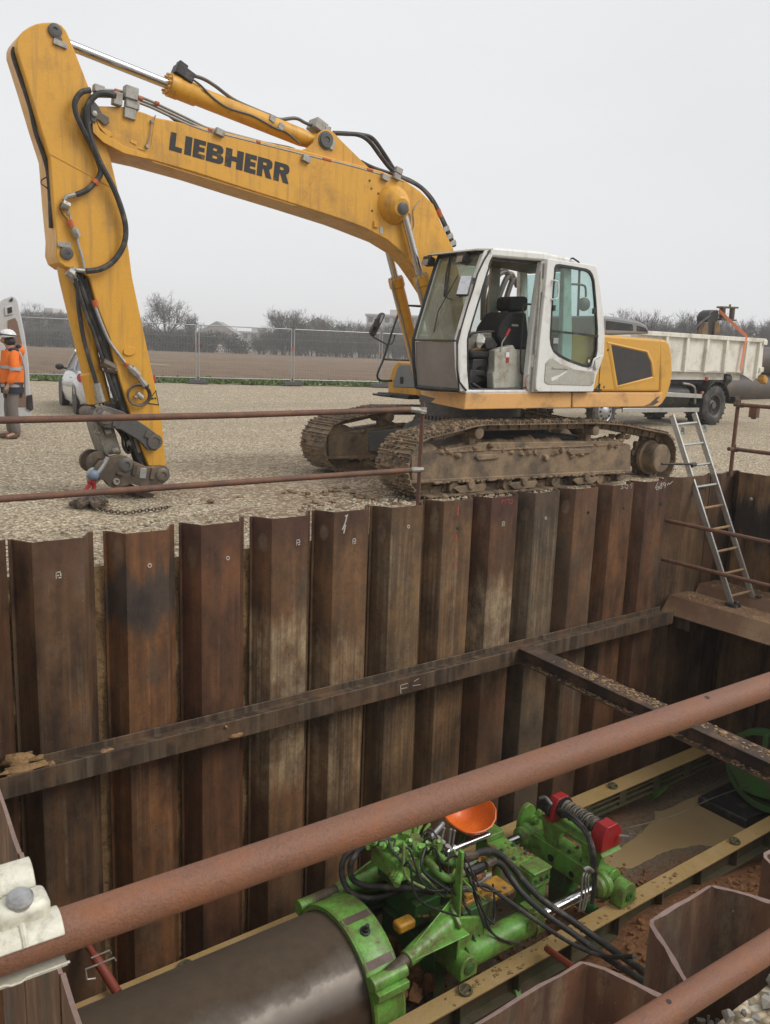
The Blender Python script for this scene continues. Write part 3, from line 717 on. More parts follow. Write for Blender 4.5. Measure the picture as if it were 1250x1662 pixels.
# ladder
A0, A1 = V((7.63, -.70, -1.10)), V((8.08, -.70, -1.10)); T0, T1 = V((7.69, .395, 1.0)), V((8.15, .395, 1.02))
lad = thing('ladder', 'aluminium ladder with muddy rungs standing on the walkway and leaning over the sheet piles', 'ladder', (A0 + A1) / 2)
for a, t_ in ((A0, T0), (A1, T1)):
    b = MB(); b.bar(a, t_, .026, .066, (0, 1, 0))
    d = (t_ - a).normalized()
    part('stile', b, M['alu'], lad, .004)
L_ = (T0 - A0).length
for k in range(9):
    f_ = (.10 + k * .268) / L_
    p0, p1 = A0.lerp(T0, f_), A1.lerp(T1, f_)
    b = MB(); b.tube([p0 + V((.012, 0, 0)), p1 - V((.012, 0, 0))], .016, 8)
    part('rung', b, M['strutdirt'] if k < 5 else M['alu'], lad, label='rung caked with sandy mud' if k < 5 else None)
for a in (A0, A1):
    b = MB(); b.box(a + V((0, -.01, -.0)), (.10, .15, .05)); b.box(a + V((0, -.06, .03)), (.06, .05, .06)); part('rubber_foot', b, M['rubber'], lad, .008)
for a, t_, s_ in ((A0, T0, 1), (A1, T1, 1)):
    q = a.lerp(t_, .90); b = MB(); b.box(q + V((.045, -.01, .0)), (.075, .05, .03)); b.box(q + V((.085, -.02, .03)), (.025, .045, .09)); part('guide_hook', b, M['alu'], lad, .002)
b = MB(); b.tube([A0.lerp(T0, .73) + V((-.42, .06, .02)), A0.lerp(T0, .725) + V((.05, -.04, .02))], .014, 8); b.cyl(A0.lerp(T0, .725) + V((.02, -.04, .0)), A0.lerp(T0, .725) + V((.09, -.04, .02)), .025, 10)
solo('tie_bar', b, M['black'], 'short black bar tying the ladder to the corner sheet pile', 'bar')
# small steel tags and marks on the piles are their own little parts
def tag_(i, pxs, kind, y=-.0525):
    b = MB()
    c = onY(*pxs, y)
    if kind == 'sq':
        for dx, dz, w_, h_ in ((-.02, .02, .012, .02), (.005, .025, .03, .01), (.02, .0, .01, .03), (-.005, -.005, .022, .012), (-.02, -.025, .012, .02), (.012, -.028, .025, .01), (-.022, 0, .006, .06)): b.bx(c.x + .75 * (dx - w_ / 2), c.x + .75 * (dx + w_ / 2), y - .001, y + .001, c.z + .75 * (dz - h_ / 2), c.z + .75 * (dz + h_ / 2))
        nm = 'painted_tag'
    elif kind == 'ring':
        b.tube([c + V((.013 * math.cos(t), 0, .013 * math.sin(t))) for t in [k * math.pi / 6 for k in range(12)]], .0045, 5, closed=True); nm = 'painted_tag'
    elif kind == 'hole':
        b.lathe(c + V((0, .004, 0)), (0, -1, 0), [(0, .018), (.006, .018)], 12); nm = 'bolt_hole'
    part(nm, b, M['black'] if kind == 'hole' else M['chalk'], SHEETS[i], recalc=False)
tag_(0, (95, 933), 'sq'); tag_(1, (243, 918), 'ring'); tag_(2, (370, 906), 'ring'); tag_(3, (484, 880), 'sq'); tag_(4, (575, 878), 'sq')
tag_(5, (663, 855), 'ring'); tag_(6, (744, 857), 'hole'); tag_(7, (817, 850), 'sq'); tag_(8, (886, 841), 'ring'); tag_(9, (955, 832), 'hole'); tag_(10, (1013, 825), 'hole'); tag_(11, (1073, 818), 'hole')
def pmark(i, strokes, mat='chalk', wd=.007, name='painted_mark'):
    b = MB(); chalk(b, -.0525, strokes, wd); part(name, b, M[mat], SHEETS[i], recalc=False)
pmark(6, [[(744, 823), (743, 836)], [(741, 868), (740, 878)], [(740, 890), (739, 902)], [(739, 914), (738, 922)]], 'redmark', .014, 'red_dashed_line')
pmark(7, [[(814, 815), (819, 811)], [(816, 811), (815, 818)], [(821, 811), (820, 817)], [(823, 811), (827, 811), (826, 817)], [(829, 811), (832, 811), (831, 817), (828, 817)]], 'redmark', .008, 'red_writing')
pmark(4, [[(563, 838), (561, 847), (556, 860)], [(561, 852), (558, 866)], [(565, 836), (560, 838)]], 'chalk', .012, 'paint_drip')
pmark(10, [[(1007, 786), (1012, 785), (1009, 789), (1012, 792), (1007, 794)], [(1016, 786), (1014, 791), (1018, 793), (1020, 788), (1016, 786)], [(1027, 784), (1023, 787), (1026, 789), (1028, 785), (1024, 793)]], 'chalk', .006, 'chalk_figures')
pmark(11, [[(1068, 783), (1064, 791), (1066, 795), (1070, 793), (1068, 789), (1065, 792)], [(1075, 783), (1072, 786), (1075, 789), (1073, 793), (1070, 791), (1074, 787), (1075, 783)], [(1081, 785), (1078, 783), (1076, 786), (1079, 788), (1081, 785), (1079, 792)], [(1083, 788), (1085, 784), (1087, 786), (1092, 781)]], 'chalk', .009, 'white_figures')
b = MB(); c = onY(1196, 800, -.02); b.lathe(V((8.69, -.18, -.02)), (-1, 0, 0), [(0, .03), (.012, .028), (.02, .012), (.035, .012)], 12)
solo('bolt', b, M['steel'], 'bright round bolt head on the stained right wall sheet', 'bolt')
# near guard tubes with pressed steel coupler
d1 = V((.9987, -.0476, .0171)).normalized(); P1 = V((-1.0385, -4.9751, .9941))
n1 = railing('rail_tube', [P1 - d1 * .9, P1, P1 + d1 * .6, P1 + d1 * 2.4], .0242, 'thick brown scaffold tube crossing the whole picture close to us', 'tube_near', 'near guard rail tubes', n=32)
P2 = V((-.167, -5.160, .580))
n2 = railing('rail_tube', [P2 - d1 * 1.6, P2, P2 + d1 * 2.2], .0242, 'brown scaffold tube across the bottom right corner close to us', 'tube_near', 'near guard rail tubes', n=32)
for tb, q, dd in ((n1, onY(1144, 1133, -5.03), 0), (n2, onY(1085, 1629, -5.165), 0)):
    b = MB(); s_, u_ = frame(d1); c = q
    tt = (c - (P1 if tb is n1 else P2)).dot(d1); ctr = (P1 if tb is n1 else P2) + d1 * tt
    nrm = (CAM - ctr); nrm = (nrm - d1 * nrm.dot(d1)).normalized(); up = V((0, 0, 1)); nrm = (nrm * .35 + up).normalized()
    b.lathe(ctr + nrm * .0225, nrm, [(0, .0045), (.0022, .0045)], 12)
    part('drilled_hole', b, M['black'], tb)
# coupler
M['galv'] = weather('bright_galvanised', (.62, .60, .50), .5, .15, v=.08, dirt=((.45, .42, .3), .3, 14), bump=.12, bscale=120)
cp = thing('scaffold_coupler', 'pale galvanised scaffold coupler gripping the near tube at the left edge', 'coupler', P1 - d1 * .07)
u1 = V((0, 0, 1)); u1 = (u1 - d1 * u1.dot(d1)).normalized(); s1 = d1.cross(u1).normalized()   # s1 points to us or away
if s1.dot(CAM - P1) < 0: s1 = -s1
def sleeve(b, ctr, half, a0, a1, r0=.0250, r1=.0278, ax_=None, n=14):
    ax_ = ax_ or d1; vs = []
    uu = u1; ss = ax_.cross(uu).normalized()
    if ss.dot(CAM - ctr) < 0: ss = -ss
    for i in range(n + 1):
        t = a0 + (a1 - a0) * i / n; dr = ss * math.cos(t) + uu * math.sin(t)
        for e in (-half, half): vs += [ctr + ax_ * e + dr * r0, ctr + ax_ * e + dr * r1]
    fs = []
    for i in range(n):
        k = i * 4; fs += [(k, k + 2, k + 6, k + 4), (k + 1, k + 5, k + 7, k + 3), (k, k + 4, k + 5, k + 1), (k + 2, k + 3, k + 7, k + 6)]
    fs += [(0, 1, 3, 2), (n * 4, n * 4 + 2, n * 4 + 3, n * 4 + 1)]
    b.add(vs, fs)
def rib(b, ctr, ax_, a0, a1, r=.0278, wd=.0045):
    ss = ax_.cross(u1).normalized()
    if ss.dot(CAM - ctr) < 0: ss = -ss
    b.tube([ctr + (ss * math.cos(t) + u1 * math.sin(t)) * r for t in [a0 + (a1 - a0) * k / 12 for k in range(13)]], wd, 8)
C1 = P1 - d1 * .047
b = MB(); sleeve(b, C1, .046, R(26), R(165)); part('lower_sleeve', b, M['galv'], cp, .0015)
b = MB(); rib(b, C1 + d1 * .006, d1, R(28), R(160), wd=.0035); part('rib', b, M['galv'], cp)
C2 = C1 + u1 * .040 - s1 * .050 - d1 * .006
b = MB(); sleeve(b, C2, .034, R(18), R(105)); part('upper_sleeve', b, M['galv'], cp, .0015)
b = MB(); rib(b, C2 - d1 * .004, d1, R(18), R(106), wd=.0035); part('rib', b, M['galv'], cp)
b = MB(); ctr = C1 + u1 * .031 + d1 * .008 - s1 * .014
b.box(ctr, (.060, .040, .034), Matrix((d1, s1, u1)).transposed()); part('bridge_plate', b, M['galv'], cp, .010)
b = MB(); q = ctr + u1 * .016 + s1 * .006; nn = (s1 * .35 + u1).normalized(); b.lathe(q, nn, [(0, .0140), (.006, .0140), (.0095, .011), (.011, .004)], 24); part('bolt_head', b, M['steel'], cp)
b = MB(); b.tube([C1 + d1 * a - u1 * (.0275 + h) + s1 * .018 for a, h in ((-.06, 0), (-.016, 0), (-.010, .003), (.0, .003), (.006, 0), (.050, 0))], .0016, 6); b.prism([C1 + d1 * a - u1 * .0290 + s1 * e for a, e in ((-.06, .018), (.048, .018), (.048, -.02), (-.06, -.02))], u1 * -.002); part('lower_jaw', b, M['galv'], cp)
# stones behind the near wall
def stone_mat():
    n = NB('crushed_limestone'); p = n.vec(); oi = n.new('ObjectInfo')
    base = n.ramp(oi.outputs['Random'], (0, (.15, .135, .115)), (.35, (.29, .265, .22)), (.7, (.23, .22, .205)), (.93, (.38, .355, .30)), (.96, (.36, .21, .10)), (1, (.30, .16, .07)))
    c = n.mix(n.ramp(n.noise(p, 30, 6, .7), (.42, 0), (.7, .5)), base, (.36, .335, .29)); c = n.mix(n.ramp(n.noise(p, 55, 5, .7), (.56, 0), (.7, .6)), c, (.15, .12, .09))
    n.bump(n.noise(p, 70, 6, .7), .5, .004); return n.done(c, .85)
M['stone'] = stone_mat()
def rock(r, rr):
    pts = []
    for _ in range(13):
        v = V((rr.gauss(0, 1), rr.gauss(0, 1), rr.gauss(0, 1))).normalized() * rr.uniform(.75, 1.1); pts.append(V((v.x * r[0], v.y * r[1], v.z * r[2])))
    bm = bmesh.new(); vs = [bm.verts.new(p) for p in pts]; bmesh.ops.convex_hull(bm, input=vs)
    for v in [v for v in bm.verts if not v.link_faces]: bm.verts.remove(v)
    me = bpy.data.meshes.new('stone'); bm.to_mesh(me); bm.free(); me.materials.append(M['stone']); return me
rr = random.Random(17); rocks = [rock((rr.uniform(.8, 1.2), rr.uniform(.7, 1.1), rr.uniform(.55, .85)), rr) for _ in range(14)]
placed = []
for i in range(2600):
    x, y = rr.uniform(.45, 1.65), rr.uniform(-5.2, -4.79); r_ = rr.choice((.014, .018, .022, .027, .033)) * rr.uniform(.85, 1.15)
    if .72 < x < 1.1 and False: continue
    if any((x - a) ** 2 + (y - c) ** 2 < (.86 * (r_ + q)) ** 2 for a, c, q in placed): continue
    placed.append((x, y, r_))
    if len(placed) >= 290: break
# the gravel also fills the pans of the near sheets
for i in range(500):
    x, y = rr.uniform(.74, 1.08), rr.uniform(-4.79, -4.57); r_ = rr.choice((.012, .016, .022)) * rr.uniform(.85, 1.15)
    if abs(x - .905) > .15 + (-4.57 - y) * .3 or y + r_ > -4.565: continue
    if any((x - a) ** 2 + (y - c) ** 2 < (.86 * (r_ + q)) ** 2 for a, c, q in placed): continue
    placed.append((x, y, r_))
M['stonebed'] = M['gravel']
b = MB(); gxs = [.1 + i * .05 for i in range(36)]; gys = [-5.6 + i * .05 for i in range(17)] + [-4.782]
bedz = lambda x: -.17 - .25 * min(max((.62 - x) / .3, 0), 1)
for j, y in enumerate(gys):
    for i, x in enumerate(gxs): b.v.append(V((x, y, bedz(x) + rr.uniform(-.004, .004))))
for j in range(len(gys) - 1):
    for i in range(len(gxs) - 1): k = j * len(gxs) + i; b.f.append((k, k + 1, k + len(gxs) + 1, k + len(gxs))); b.m.append(0)
solo('gravel_bed', b, M['gravel'], None, None, org=(0, 0, 0), kind='structure', recalc=False)
for (x, y, r_) in placed[:300]:
    o = bpy.data.objects.new('stone', rocks[rr.randrange(14)]); COL.objects.link(o); o.location = (x, y, (bedz(x) if y < -4.79 else -.45) + r_ * .45 + (.03 * rr.random() if y < -4.79 else 0)); o.scale = (r_,) * 3; o.rotation_euler = (rr.uniform(0, 6), rr.uniform(0, 6), rr.uniform(0, 6))
    props(o, 'crushed limestone in the heap behind the near sheet piles, bottom right corner', 'stone', 'crushed stones in the bottom right corner')
# loose stones lying on the yard along the pit
b = MB(); rr = random.Random(31)
for i in range(3600):
    x = rr.uniform(-1.0, 7.4); y = .19 + 1.6 * rr.random() ** 1.5
    r_ = rr.choice((.008, .010, .013, .017, .022)) * rr.uniform(.8, 1.2)
    b.lump((x, y, height(x, y) + r_ * .35 + .01), (r_ * rr.uniform(.8, 1.4), r_ * rr.uniform(.8, 1.3), r_ * .75), rr, 5, .3)
M['loose'] = soil_mat('loose_limestone', (.28, .225, .155), (.62, .55, .43), (.40, .33, .24), 45, 60, .4, .9)
solo('loose_gravel', b, M['loose'], 'loose stones on the yard behind the sheet pile heads', 'gravel', kind='stuff', org=(0, 0, 0), smooth=0)
b = MB()
for i in range(150):
    x = rr.gauss(4.4, .9); y = 1.0 + rr.random() * 1.6; s_ = rr.uniform(.01, .04)
    if 4.5 < x and y > 1.45: continue
    b.lump((x, y, height(x, y) + s_ * .25), (s_ * 1.3, s_ * 1.2, s_ * .7), rr, 6, .35)
solo('mud_clods', b, M['mud'], 'clods of mud shed in front of the near track', 'mud', kind='stuff', org=(0, 0, 0), smooth=60)
# ================================================================== EXCAVATOR
EX = thing('excavator', 'large muddy yellow tracked excavator with open white cab standing on the gravel above the pit', 'excavator', (6.75, 3.0, 0))
# ---------------------------------------------------------------- undercarriage
def arc(cx, cz, r, a0, a1, n):
    return [V((cx + r * math.cos(R(a0 + (a1 - a0) * k / n)), 0, cz + r * math.sin(R(a0 + (a1 - a0) * k / n)))) for k in range(n + 1)]
LOOP = arc(4.86, .36, .36, 270, 95, 16) + [V((5.2, 0, .775)), V((5.58, 0, .845)), V((6.4, 0, .835)), V((7.69, 0, .825)), V((8.3, 0, .78)), V((8.8, 0, .70))] + arc(9.11, .27, .385, 84, -92, 16) + [V((8.6, 0, -.07)), V((5.5, 0, -.01))]
def resample(loop, step):
    pts = loop + [loop[0]]; L = [0]
    for a, c in zip(pts[:-1], pts[1:]): L.append(L[-1] + (c - a).length)
    n = round(L[-1] / step); out = []
    for k in range(n):
        s_ = L[-1] * k / n
        for i in range(len(L) - 1):
            if L[i] <= s_ <= L[i + 1]:
                t = (s_ - L[i]) / max(L[i + 1] - L[i], 1e-9); out.append(pts[i].lerp(pts[i + 1], t)); break
    return out
SP = resample(LOOP, .178)
CEN = V((6.9, 0, .36))
shoe = MB(); shoe.bx(-.087, .087, -.3, .3, -.022, -.008)
for gx_ in (-.07, 0, .068): shoe.prism([V((gx_ - .009, -.3, -.009)), V((gx_ + .009, -.3, -.009)), V((gx_ + .005, -.3, .017)), V((gx_ - .005, -.3, .017))], (0, .6, 0))
shoe_me = shoe.mesh('track_shoe', M['trackpad'])
link = MB(); link.bx(-.095, .095, -.115, -.07, -.105, -.022); link.bx(-.095, .095, .07, .115, -.105, -.022); link.cyl((-.06, -.13, -.06), (-.06, .13, -.06), .026, 8)
def make_track(y0, lab, near, dx=0):
    yc = y0 + .3
    t = bpy.data.objects.new('track', None); COL.objects.link(t); t.parent = EX; t.location = V((6.9, yc, 0)) - WL[EX.name]; WL[t.name] = V((6.9, yc, 0)); t['label'] = lab
    ch = MB(); n = len(SP)
    for k in range(n):
        p, q = SP[k], SP[(k + 1) % n]; m_ = (p + q) / 2; d = (q - p).normalized(); nm = V((-d.z, 0, d.x))
        if nm.dot(m_ - CEN) < 0: nm = -nm
        if abs(m_.z - .83) < .08 and nm.z < 0: nm = -nm
        if m_.z < 0 and nm.z > 0: nm = -nm
        Rm = Matrix((d, V((0, 1, 0)), nm)).transposed()
        if Rm.determinant() < 0: Rm = Matrix((-d, V((0, 1, 0)), nm)).transposed()
        o = bpy.data.objects.new('track_shoe', shoe_me); COL.objects.link(o); o.parent = t
        o.matrix_local = Matrix.Translation(V((m_.x - 6.9, 0, m_.z))) @ Rm.to_4x4()
        for v in link.v: pass
        ch.add([V((m_.x, yc, m_.z)) + Rm @ v for v in link.v], link.f)
    part('track_chain', ch, M['mudsteel'], t, smooth=0)
    b = MB(); ya = y0 + .10
    # side frame with lower lip, two lifting eyes
    b.pY([(668, 741), (700, 733), (790, 718), (1006, 716), (1024, 722), (1024, 763), (1015, 769), (680, 784), (668, 781)], 1.6, 2.0)
    b.v = [v + V((0, y0 - 1.5, 0)) for v in b.v]
    lip = MB(); lip.pY([(664, 780), (1024, 762), (1024, 768), (664, 786)], 1.575, 2.02); b.add([v + V((0, y0 - 1.5, 0)) for v in lip.v], lip.f)
    for cx_ in (790, 940):
        e = MB(); e.pY([(cx_ - 18, 742 - (cx_ - 790) * .06), (cx_ - 14, 738 - (cx_ - 790) * .06), (cx_ + 18, 737 - (cx_ - 790) * .06), (cx_ + 24, 741 - (cx_ - 790) * .06), (cx_ + 18, 745 - (cx_ - 790) * .06), (cx_ - 12, 748 - (cx_ - 790) * .06)], 1.57, 1.62); b.add([v + V((0, y0 - 1.5, 0)) for v in e.v], e.f)
    part('track_frame', b, M['mudsteel'], t, .012)
    b = MB(); b.lathe((4.86, y0 + .12, .36), (0, 1, 0), [(0, .10), (.0, .20), (.03, .27), (.08, .27), (.10, .24), (.28, .24), (.30, .27), (.36, .27), (.38, .18)], 28); part('idler_wheel', b, M['mudsteel'], t)
    b = MB(); b.lathe((9.11, y0 - .03, .27), (0, 1, 0), [(0, .19), (.02, .205), (.20, .205), (.21, .25), (.26, .255), (.28, .22)], 32)
    part('drive_hub', b, M['mudsteel'], t)
    b = MB()
    for k in range(44):
        a = 2 * math.pi * k / 44; b.v.append(V((9.11 + (.30 if k % 4 < 2 else .255) * math.cos(a), y0 + .27, .27 + (.30 if k % 4 < 2 else .255) * math.sin(a))))
    m_ = MB().prism(b.v, (0, .06, 0)); part('sprocket', m_, M['trackpad'], t)
    for k in range(8):
        b = MB(); x = 5.30 + k * .44; z = .085 - .018 * (x - 5) * .8; b.lathe((x, y0 + .10, z), (0, 1, 0), [(0, .04), (.0, .075), (.03, .085), (.06, .085), (.07, .105), (.10, .105), (.11, .085), (.3, .085), (.33, .105), (.36, .08)], 16); part('bottom_roller', b, M['mudsteel'], t)
    for x in (5.52, 6.42, 7.6):
        z = .06 - .018 * (x - 5) * .8; b = MB(); b.prism([V((x + a, y0 + .055, z + c)) for a, c in ((-.26, .03), (-.2, .055), (.2, .055), (.26, .03), (.16, -.035), (-.16, -.035))], (0, .03, 0)); b.cyl((x, y0 + .03, z + .06), (x, y0 + .09, z + .06), .055, 10); part('chain_guide', b, M['mudsteel'], t, .006)
    for x, z in ((5.60, .725), (7.70, .705)):
        b = MB(); b.lathe((x, y0 + .03, z), (0, 1, 0), [(0, .05), (.01, .068), (.16, .068), (.17, .085), (.4, .085)], 18); b.bx(x - .05, x + .05, y0 + .16, y0 + .3, .45, z); part('top_roller', b, M['mudsteel'], t)
    rr = random.Random(5 if near else 6); b = MB(); NX = 130
    for j in range(6):
        for i in range(NX + 1):
            x = 4.98 + 3.45 * i / NX; e_ = min(i, NX - i) / 12.; rise = (.10 + .035 * math.sin(x * 3.1) + .02 * math.sin(x * 11.7)) * min(1, e_)
            b.v.append(V((x, y0 + .085 + .05 * j + rr.uniform(-.008, .008), .515 - .008 * (x - 5) + rise * (0, .5, .8, 1, .9, .6)[j] + (rr.uniform(-.016, .016) if j else 0))))
    for j in range(5):
        for i in range(NX): k = j * (NX + 1) + i; b.f.append((k, k + 1, k + NX + 2, k + NX + 1)); b.m.append(0)
    for _ in range(260):   # mud banked on the frame
        x = rr.uniform(5.05, 8.55); s_ = rr.uniform(.015, .05); h = .5 + .075 * math.sin(x * 2.3 + 1) + .03 * math.sin(x * 9)
        b.lump((x, y0 + rr.uniform(.09, .33), h - rr.random() ** 2 * .08 + .0), (s_ * 1.3, s_, s_ * .8), rr, 6, .35)
    for _ in range(90): # crumbs on the lip and in front of the rollers
        x = rr.uniform(4.9, 8.4); s_ = rr.uniform(.012, .03); b.lump((x, y0 + rr.uniform(.05, .1), .165 - .02 * (x - 5)), (s_ * 1.4, s_, s_ * .7), rr, 6, .35)
    for _ in range(50):
        x = rr.uniform(5.0, 8.9); s_ = rr.uniform(.015, .04); b.lump((x, y0 + rr.uniform(.0, .3), .0 - .018 * (x - 5)), (s_ * 1.5, s_ * 1.2, s_ * .9), rr, 6, .35)
    n_ = 1500 if near else 260
    for _ in range(n_): # gravelly mud packed on the shoes
        k = rr.randrange(n) if near else rr.randrange(n)
        p, q = SP[k], SP[(k + 1) % n]; m_ = p.lerp(q, rr.random()); d = (q - p).normalized(); nm = V((-d.z, 0, d.x))
        if nm.dot(m_ - CEN) < 0: nm = -nm
        if abs(m_.z - .83) < .08 and nm.z < 0: nm = -nm
        if m_.z < .02: continue
        if m_.x > 6 and rr.random() < .45: continue
        s_ = rr.uniform(.010, .028); c = m_ + nm * .004; b.lump((c.x, y0 + rr.uniform(.02, .58), c.z), (s_ * 1.2, s_ * 1.4, s_), rr, 5, .35)
    part('caked_mud', b, M['mud'], t, smooth=60)
    t.location.x += dx; t.location.z += dx * .25
    return t
make_track(1.5, 'near track caked in gravelly mud', True)
make_track(3.45, 'far track with clean rusty shoes', False, .13)
b = MB(); b.bx(5.9, 7.7, 2.4, 3.2, .36, .66)
for sx_, sy in ((-1, -1), (1, -1), (-1, 1), (1, 1)): b.bar((6.75 + sx_ * .5, 2.8 + sy * .4, .5), (6.75 + sx_ * 1.25, 2.8 + sy * .9, .42), .36, .3)
b.lathe((6.75, 3, .6), (0, 0, 1), [(0, .95), (.1, .8), (.16, .78)], 32)
part('undercarriage', b, M['darkgrey'], EX, .02)
b = MB(); b.lathe((6.75, 3, .74), (0, 0, 1), [(0, .74), (.08, .74), (.085, .70), (.25, .70)], 48)
for k in range(72): a = k * math.pi / 36; b.box((6.75 + .75 * math.cos(a), 3 + .75 * math.sin(a), .78), (.03, .03, .07), Matrix.Rotation(a, 3, 'Z'))
part('slewing_ring', b, M['darkgrey'], EX)
# ---------------------------------------------------------------- house
Z0, Z1 = .99, 1.205
def plan(b, pts, z0, z1): return b.prism([V((x, y, z0)) for x, y in pts], (0, 0, z1 - z0))
b = MB(); plan(b, [(5.56, 1.75), (9.35, 1.75), (9.45, 1.85), (9.5, 2.4), (9.5, 3.6), (9.35, 4.25), (6.3, 4.25), (6.3, 2.74), (5.62, 2.74)], Z0 + .02, Z1 - .004)
dk = part('deck', b, M['darkgrey'], EX, .01)
b = MB(); b.pY([(757, 638), (928, 637), (927, 662), (753, 665)], 1.725, 1.76); part('side_skirt', b, M['peach'], EX, .012)
b = MB(); b.pY([(930, 637), (1076, 637), (1073, 656), (1068, 660), (929, 662)], 1.725, 1.76); part('side_skirt', b, M['peach'], EX, .012)
b = MB(); f0, f1 = onY(757, 638, 1.725), onY(753, 665, 1.725); f2, f3 = onY(681, 634, 2.72), onY(685, 651, 2.70); b.add([f0, f1, f3, f2, f0 + V((.04, .02, 0)), f1 + V((.04, .02, 0)), f3 + V((.04, .0, 0)), f2 + V((.04, .0, 0))], [(0, 1, 2, 3), (7, 6, 5, 4), (0, 4, 5, 1), (1, 5, 6, 2), (2, 6, 7, 3), (3, 7, 4, 0)])
part('front_skirt', b, M['peach'], EX, .01)
# engine housing
b = MB(); b.pY([(928, 540), (981, 543), (1074, 551), (1071, 636), (926, 636)], 1.735, 4.2); part('engine_housing', b, M['yellow_clean'], EX, .035)
WO = [(992.5, 560), (1049, 572.5), (1056, 588), (1058.6, 611), (1003, 625.5)]
def grow(pts, k): cx_, cy_ = sum(p[0] for p in pts) / len(pts), sum(p[1] for p in pts) / len(pts); return [(cx_ + (a - cx_) * k, cy_ + (c - cy_) * k) for a, c in pts]
b = MB(); o1, o2, o3 = [onY(*p, 1.734) for p in grow(WO, 1.20)], [onY(*p, 1.722) for p in grow(WO, 1.09)], [onY(*p, 1.733) for p in WO]
b.add(o1 + o2 + o3, [(i, (i + 1) % 5, (i + 1) % 5 + 5, i + 5) for i in range(5)] + [(i + 5, (i + 1) % 5 + 5, (i + 1) % 5 + 10, i + 10) for i in range(5)]); part('hatch_surround', b, M['yellow_clean'], EX, recalc=True)
n = NB('engine_mesh_grille'); p = n.vec((1, 1, 1), False); w1 = n.vor(p, 160, rnd=0); n.bump(w1[0], .4, .004)
M['grille'] = n.done(n.mix(n.noise(p, 8, 4), (.012, .012, .012), (.045, .04, .036)), .55)
b = MB(); b.prism([onY(*p, 1.7295) for p in WO], (0, .004, 0)); part('engine_grille', b, M['grille'], EX)
b = MB()
for lx in (962, 964): pass
s0, s1_ = onY(978, 546, 1.7325), onY(971, 636, 1.7325); b.bar(s0, s1_, .008, .006, (0, 1, 0)); part('panel_seam', b, M['black'], EX)
for q in ((987, 568), (980.5, 628)): b = MB(); b.lathe(onY(*q, 1.733), (0, -1, 0), [(0, .016), (.006, .014)], 10); part('panel_bolt', b, M['hitch'], EX)
cw = MB(); cw.pY([(1072, 551), (1081, 552), (1086, 556), (1089, 564), (1091.5, 582), (1092, 605), (1089, 624), (1083, 643), (1076, 655), (1071, 659), (1068, 655), (1072, 630)], 1.75, 4.2); part('counterweight', cw, M['yellow_clean'], EX, .03)
b = MB(); b.prism([onY(*p, 1.7215) for p in ((1046, 659), (1055, 655), (1066, 645), (1071, 643), (1066, 650), (1070, 652), (1060, 658))], (0, .003, 0)); part('paint_scrape', b, M['hitch'], EX)
b = MB(); b.pY([(962, 545), (966, 512), (1000, 514), (1038, 521), (1050, 527), (1056, 542)], 1.95, 3.9); part('hood', b, M['hood_grey'], EX, .035)
for pts in (((984, 520), (1026, 526), (1028, 529), (1028, 537), (984, 535)), ((1034, 528), (1048, 532), (1052, 537), (1051, 538.5), (1034, 537.5))):
    b = MB(); b.pY(pts, 1.944, 1.96); part('hood_vent', b, M['black'], EX, .004)
b = MB()   # the figure 4 beside the door
for s0_, s1_ in (((974, 623), (972, 638)), ((974, 623), (966, 633)), ((965, 633), (977, 633))): b.bar(onY(*s0_, 1.731), onY(*s1_, 1.731), .022, .004, (0, 1, 0))
part('numeral', b, M['letter'], EX)
# right hand tank, steps, rail and mirror on the far side
b = MB(); b.prism([V((6.25, y, z)) for y, z in ((3.50, 1.03), (4.27, 1.03), (4.27, 1.2), (4.18, 1.42), (4.05, 1.50), (3.50, 1.50))], (1.4, 0, 0)); part('fuel_tank', b, M['yellow'], EX, .02)
b = MB(); b.prism([V((6.235, y, z)) for y, z in ((3.56, 1.15), (4.13, 1.13), (4.12, 1.22), (4.05, 1.40), (3.98, 1.46), (3.56, 1.47))], (.02, 0, 0)); part('step_panel', b, M['hood_grey'], EX, .012)
b = MB(); b.box((6.228, 3.92, 1.24), (.012, .07, .1)); part('panel_latch', b, M['black'], EX, .006)
b = MB(); b.bx(6.08, 6.5, 3.55, 4.3, .99, 1.05); b.bx(6.02, 6.2, 3.9, 4.34, 1.0, 1.03); part('step', b, M['black'], EX, .01)
b = MB(); b.tube(spline([onY(x, y, 4.15) for x, y in ((648, 505.6), (635.5, 541.5), (622.7, 582.4), (612.8, 607), (617, 617), (636, 618))], 5), .016, 8); b.tube([onY(623, 583, 4.15), onY(673, 585, 4.15)], .016, 8); b.tube([onY(665, 496, 4.1), onY(700, 497, 4.1)], .014, 8); part('handrail', b, M['black'], EX)
b = MB(); b.pY([(619, 509), (622, 507), (625.5, 509), (625, 514), (610, 545), (606, 546), (603, 541), (604, 534)], 4.12, 4.19); mr = part('mirror', b, M['black'], EX, .012)
b = MB(); b.tube([onY(x, y, 4.15) for x, y in ((604, 543), (606, 547), (629, 559.5), (636, 558), (640, 550), (641, 543))], .012, 8); b.box(onY(612, 525, 4.1), (.05, .06, .12)); part('mirror_arm', b, M['black'], EX)
b = MB(); b.pY([(619.5, 511), (623.5, 510.5), (620, 520), (614, 528)], 4.114, 4.12); part('mirror_glass', b, M['steel'], mr)
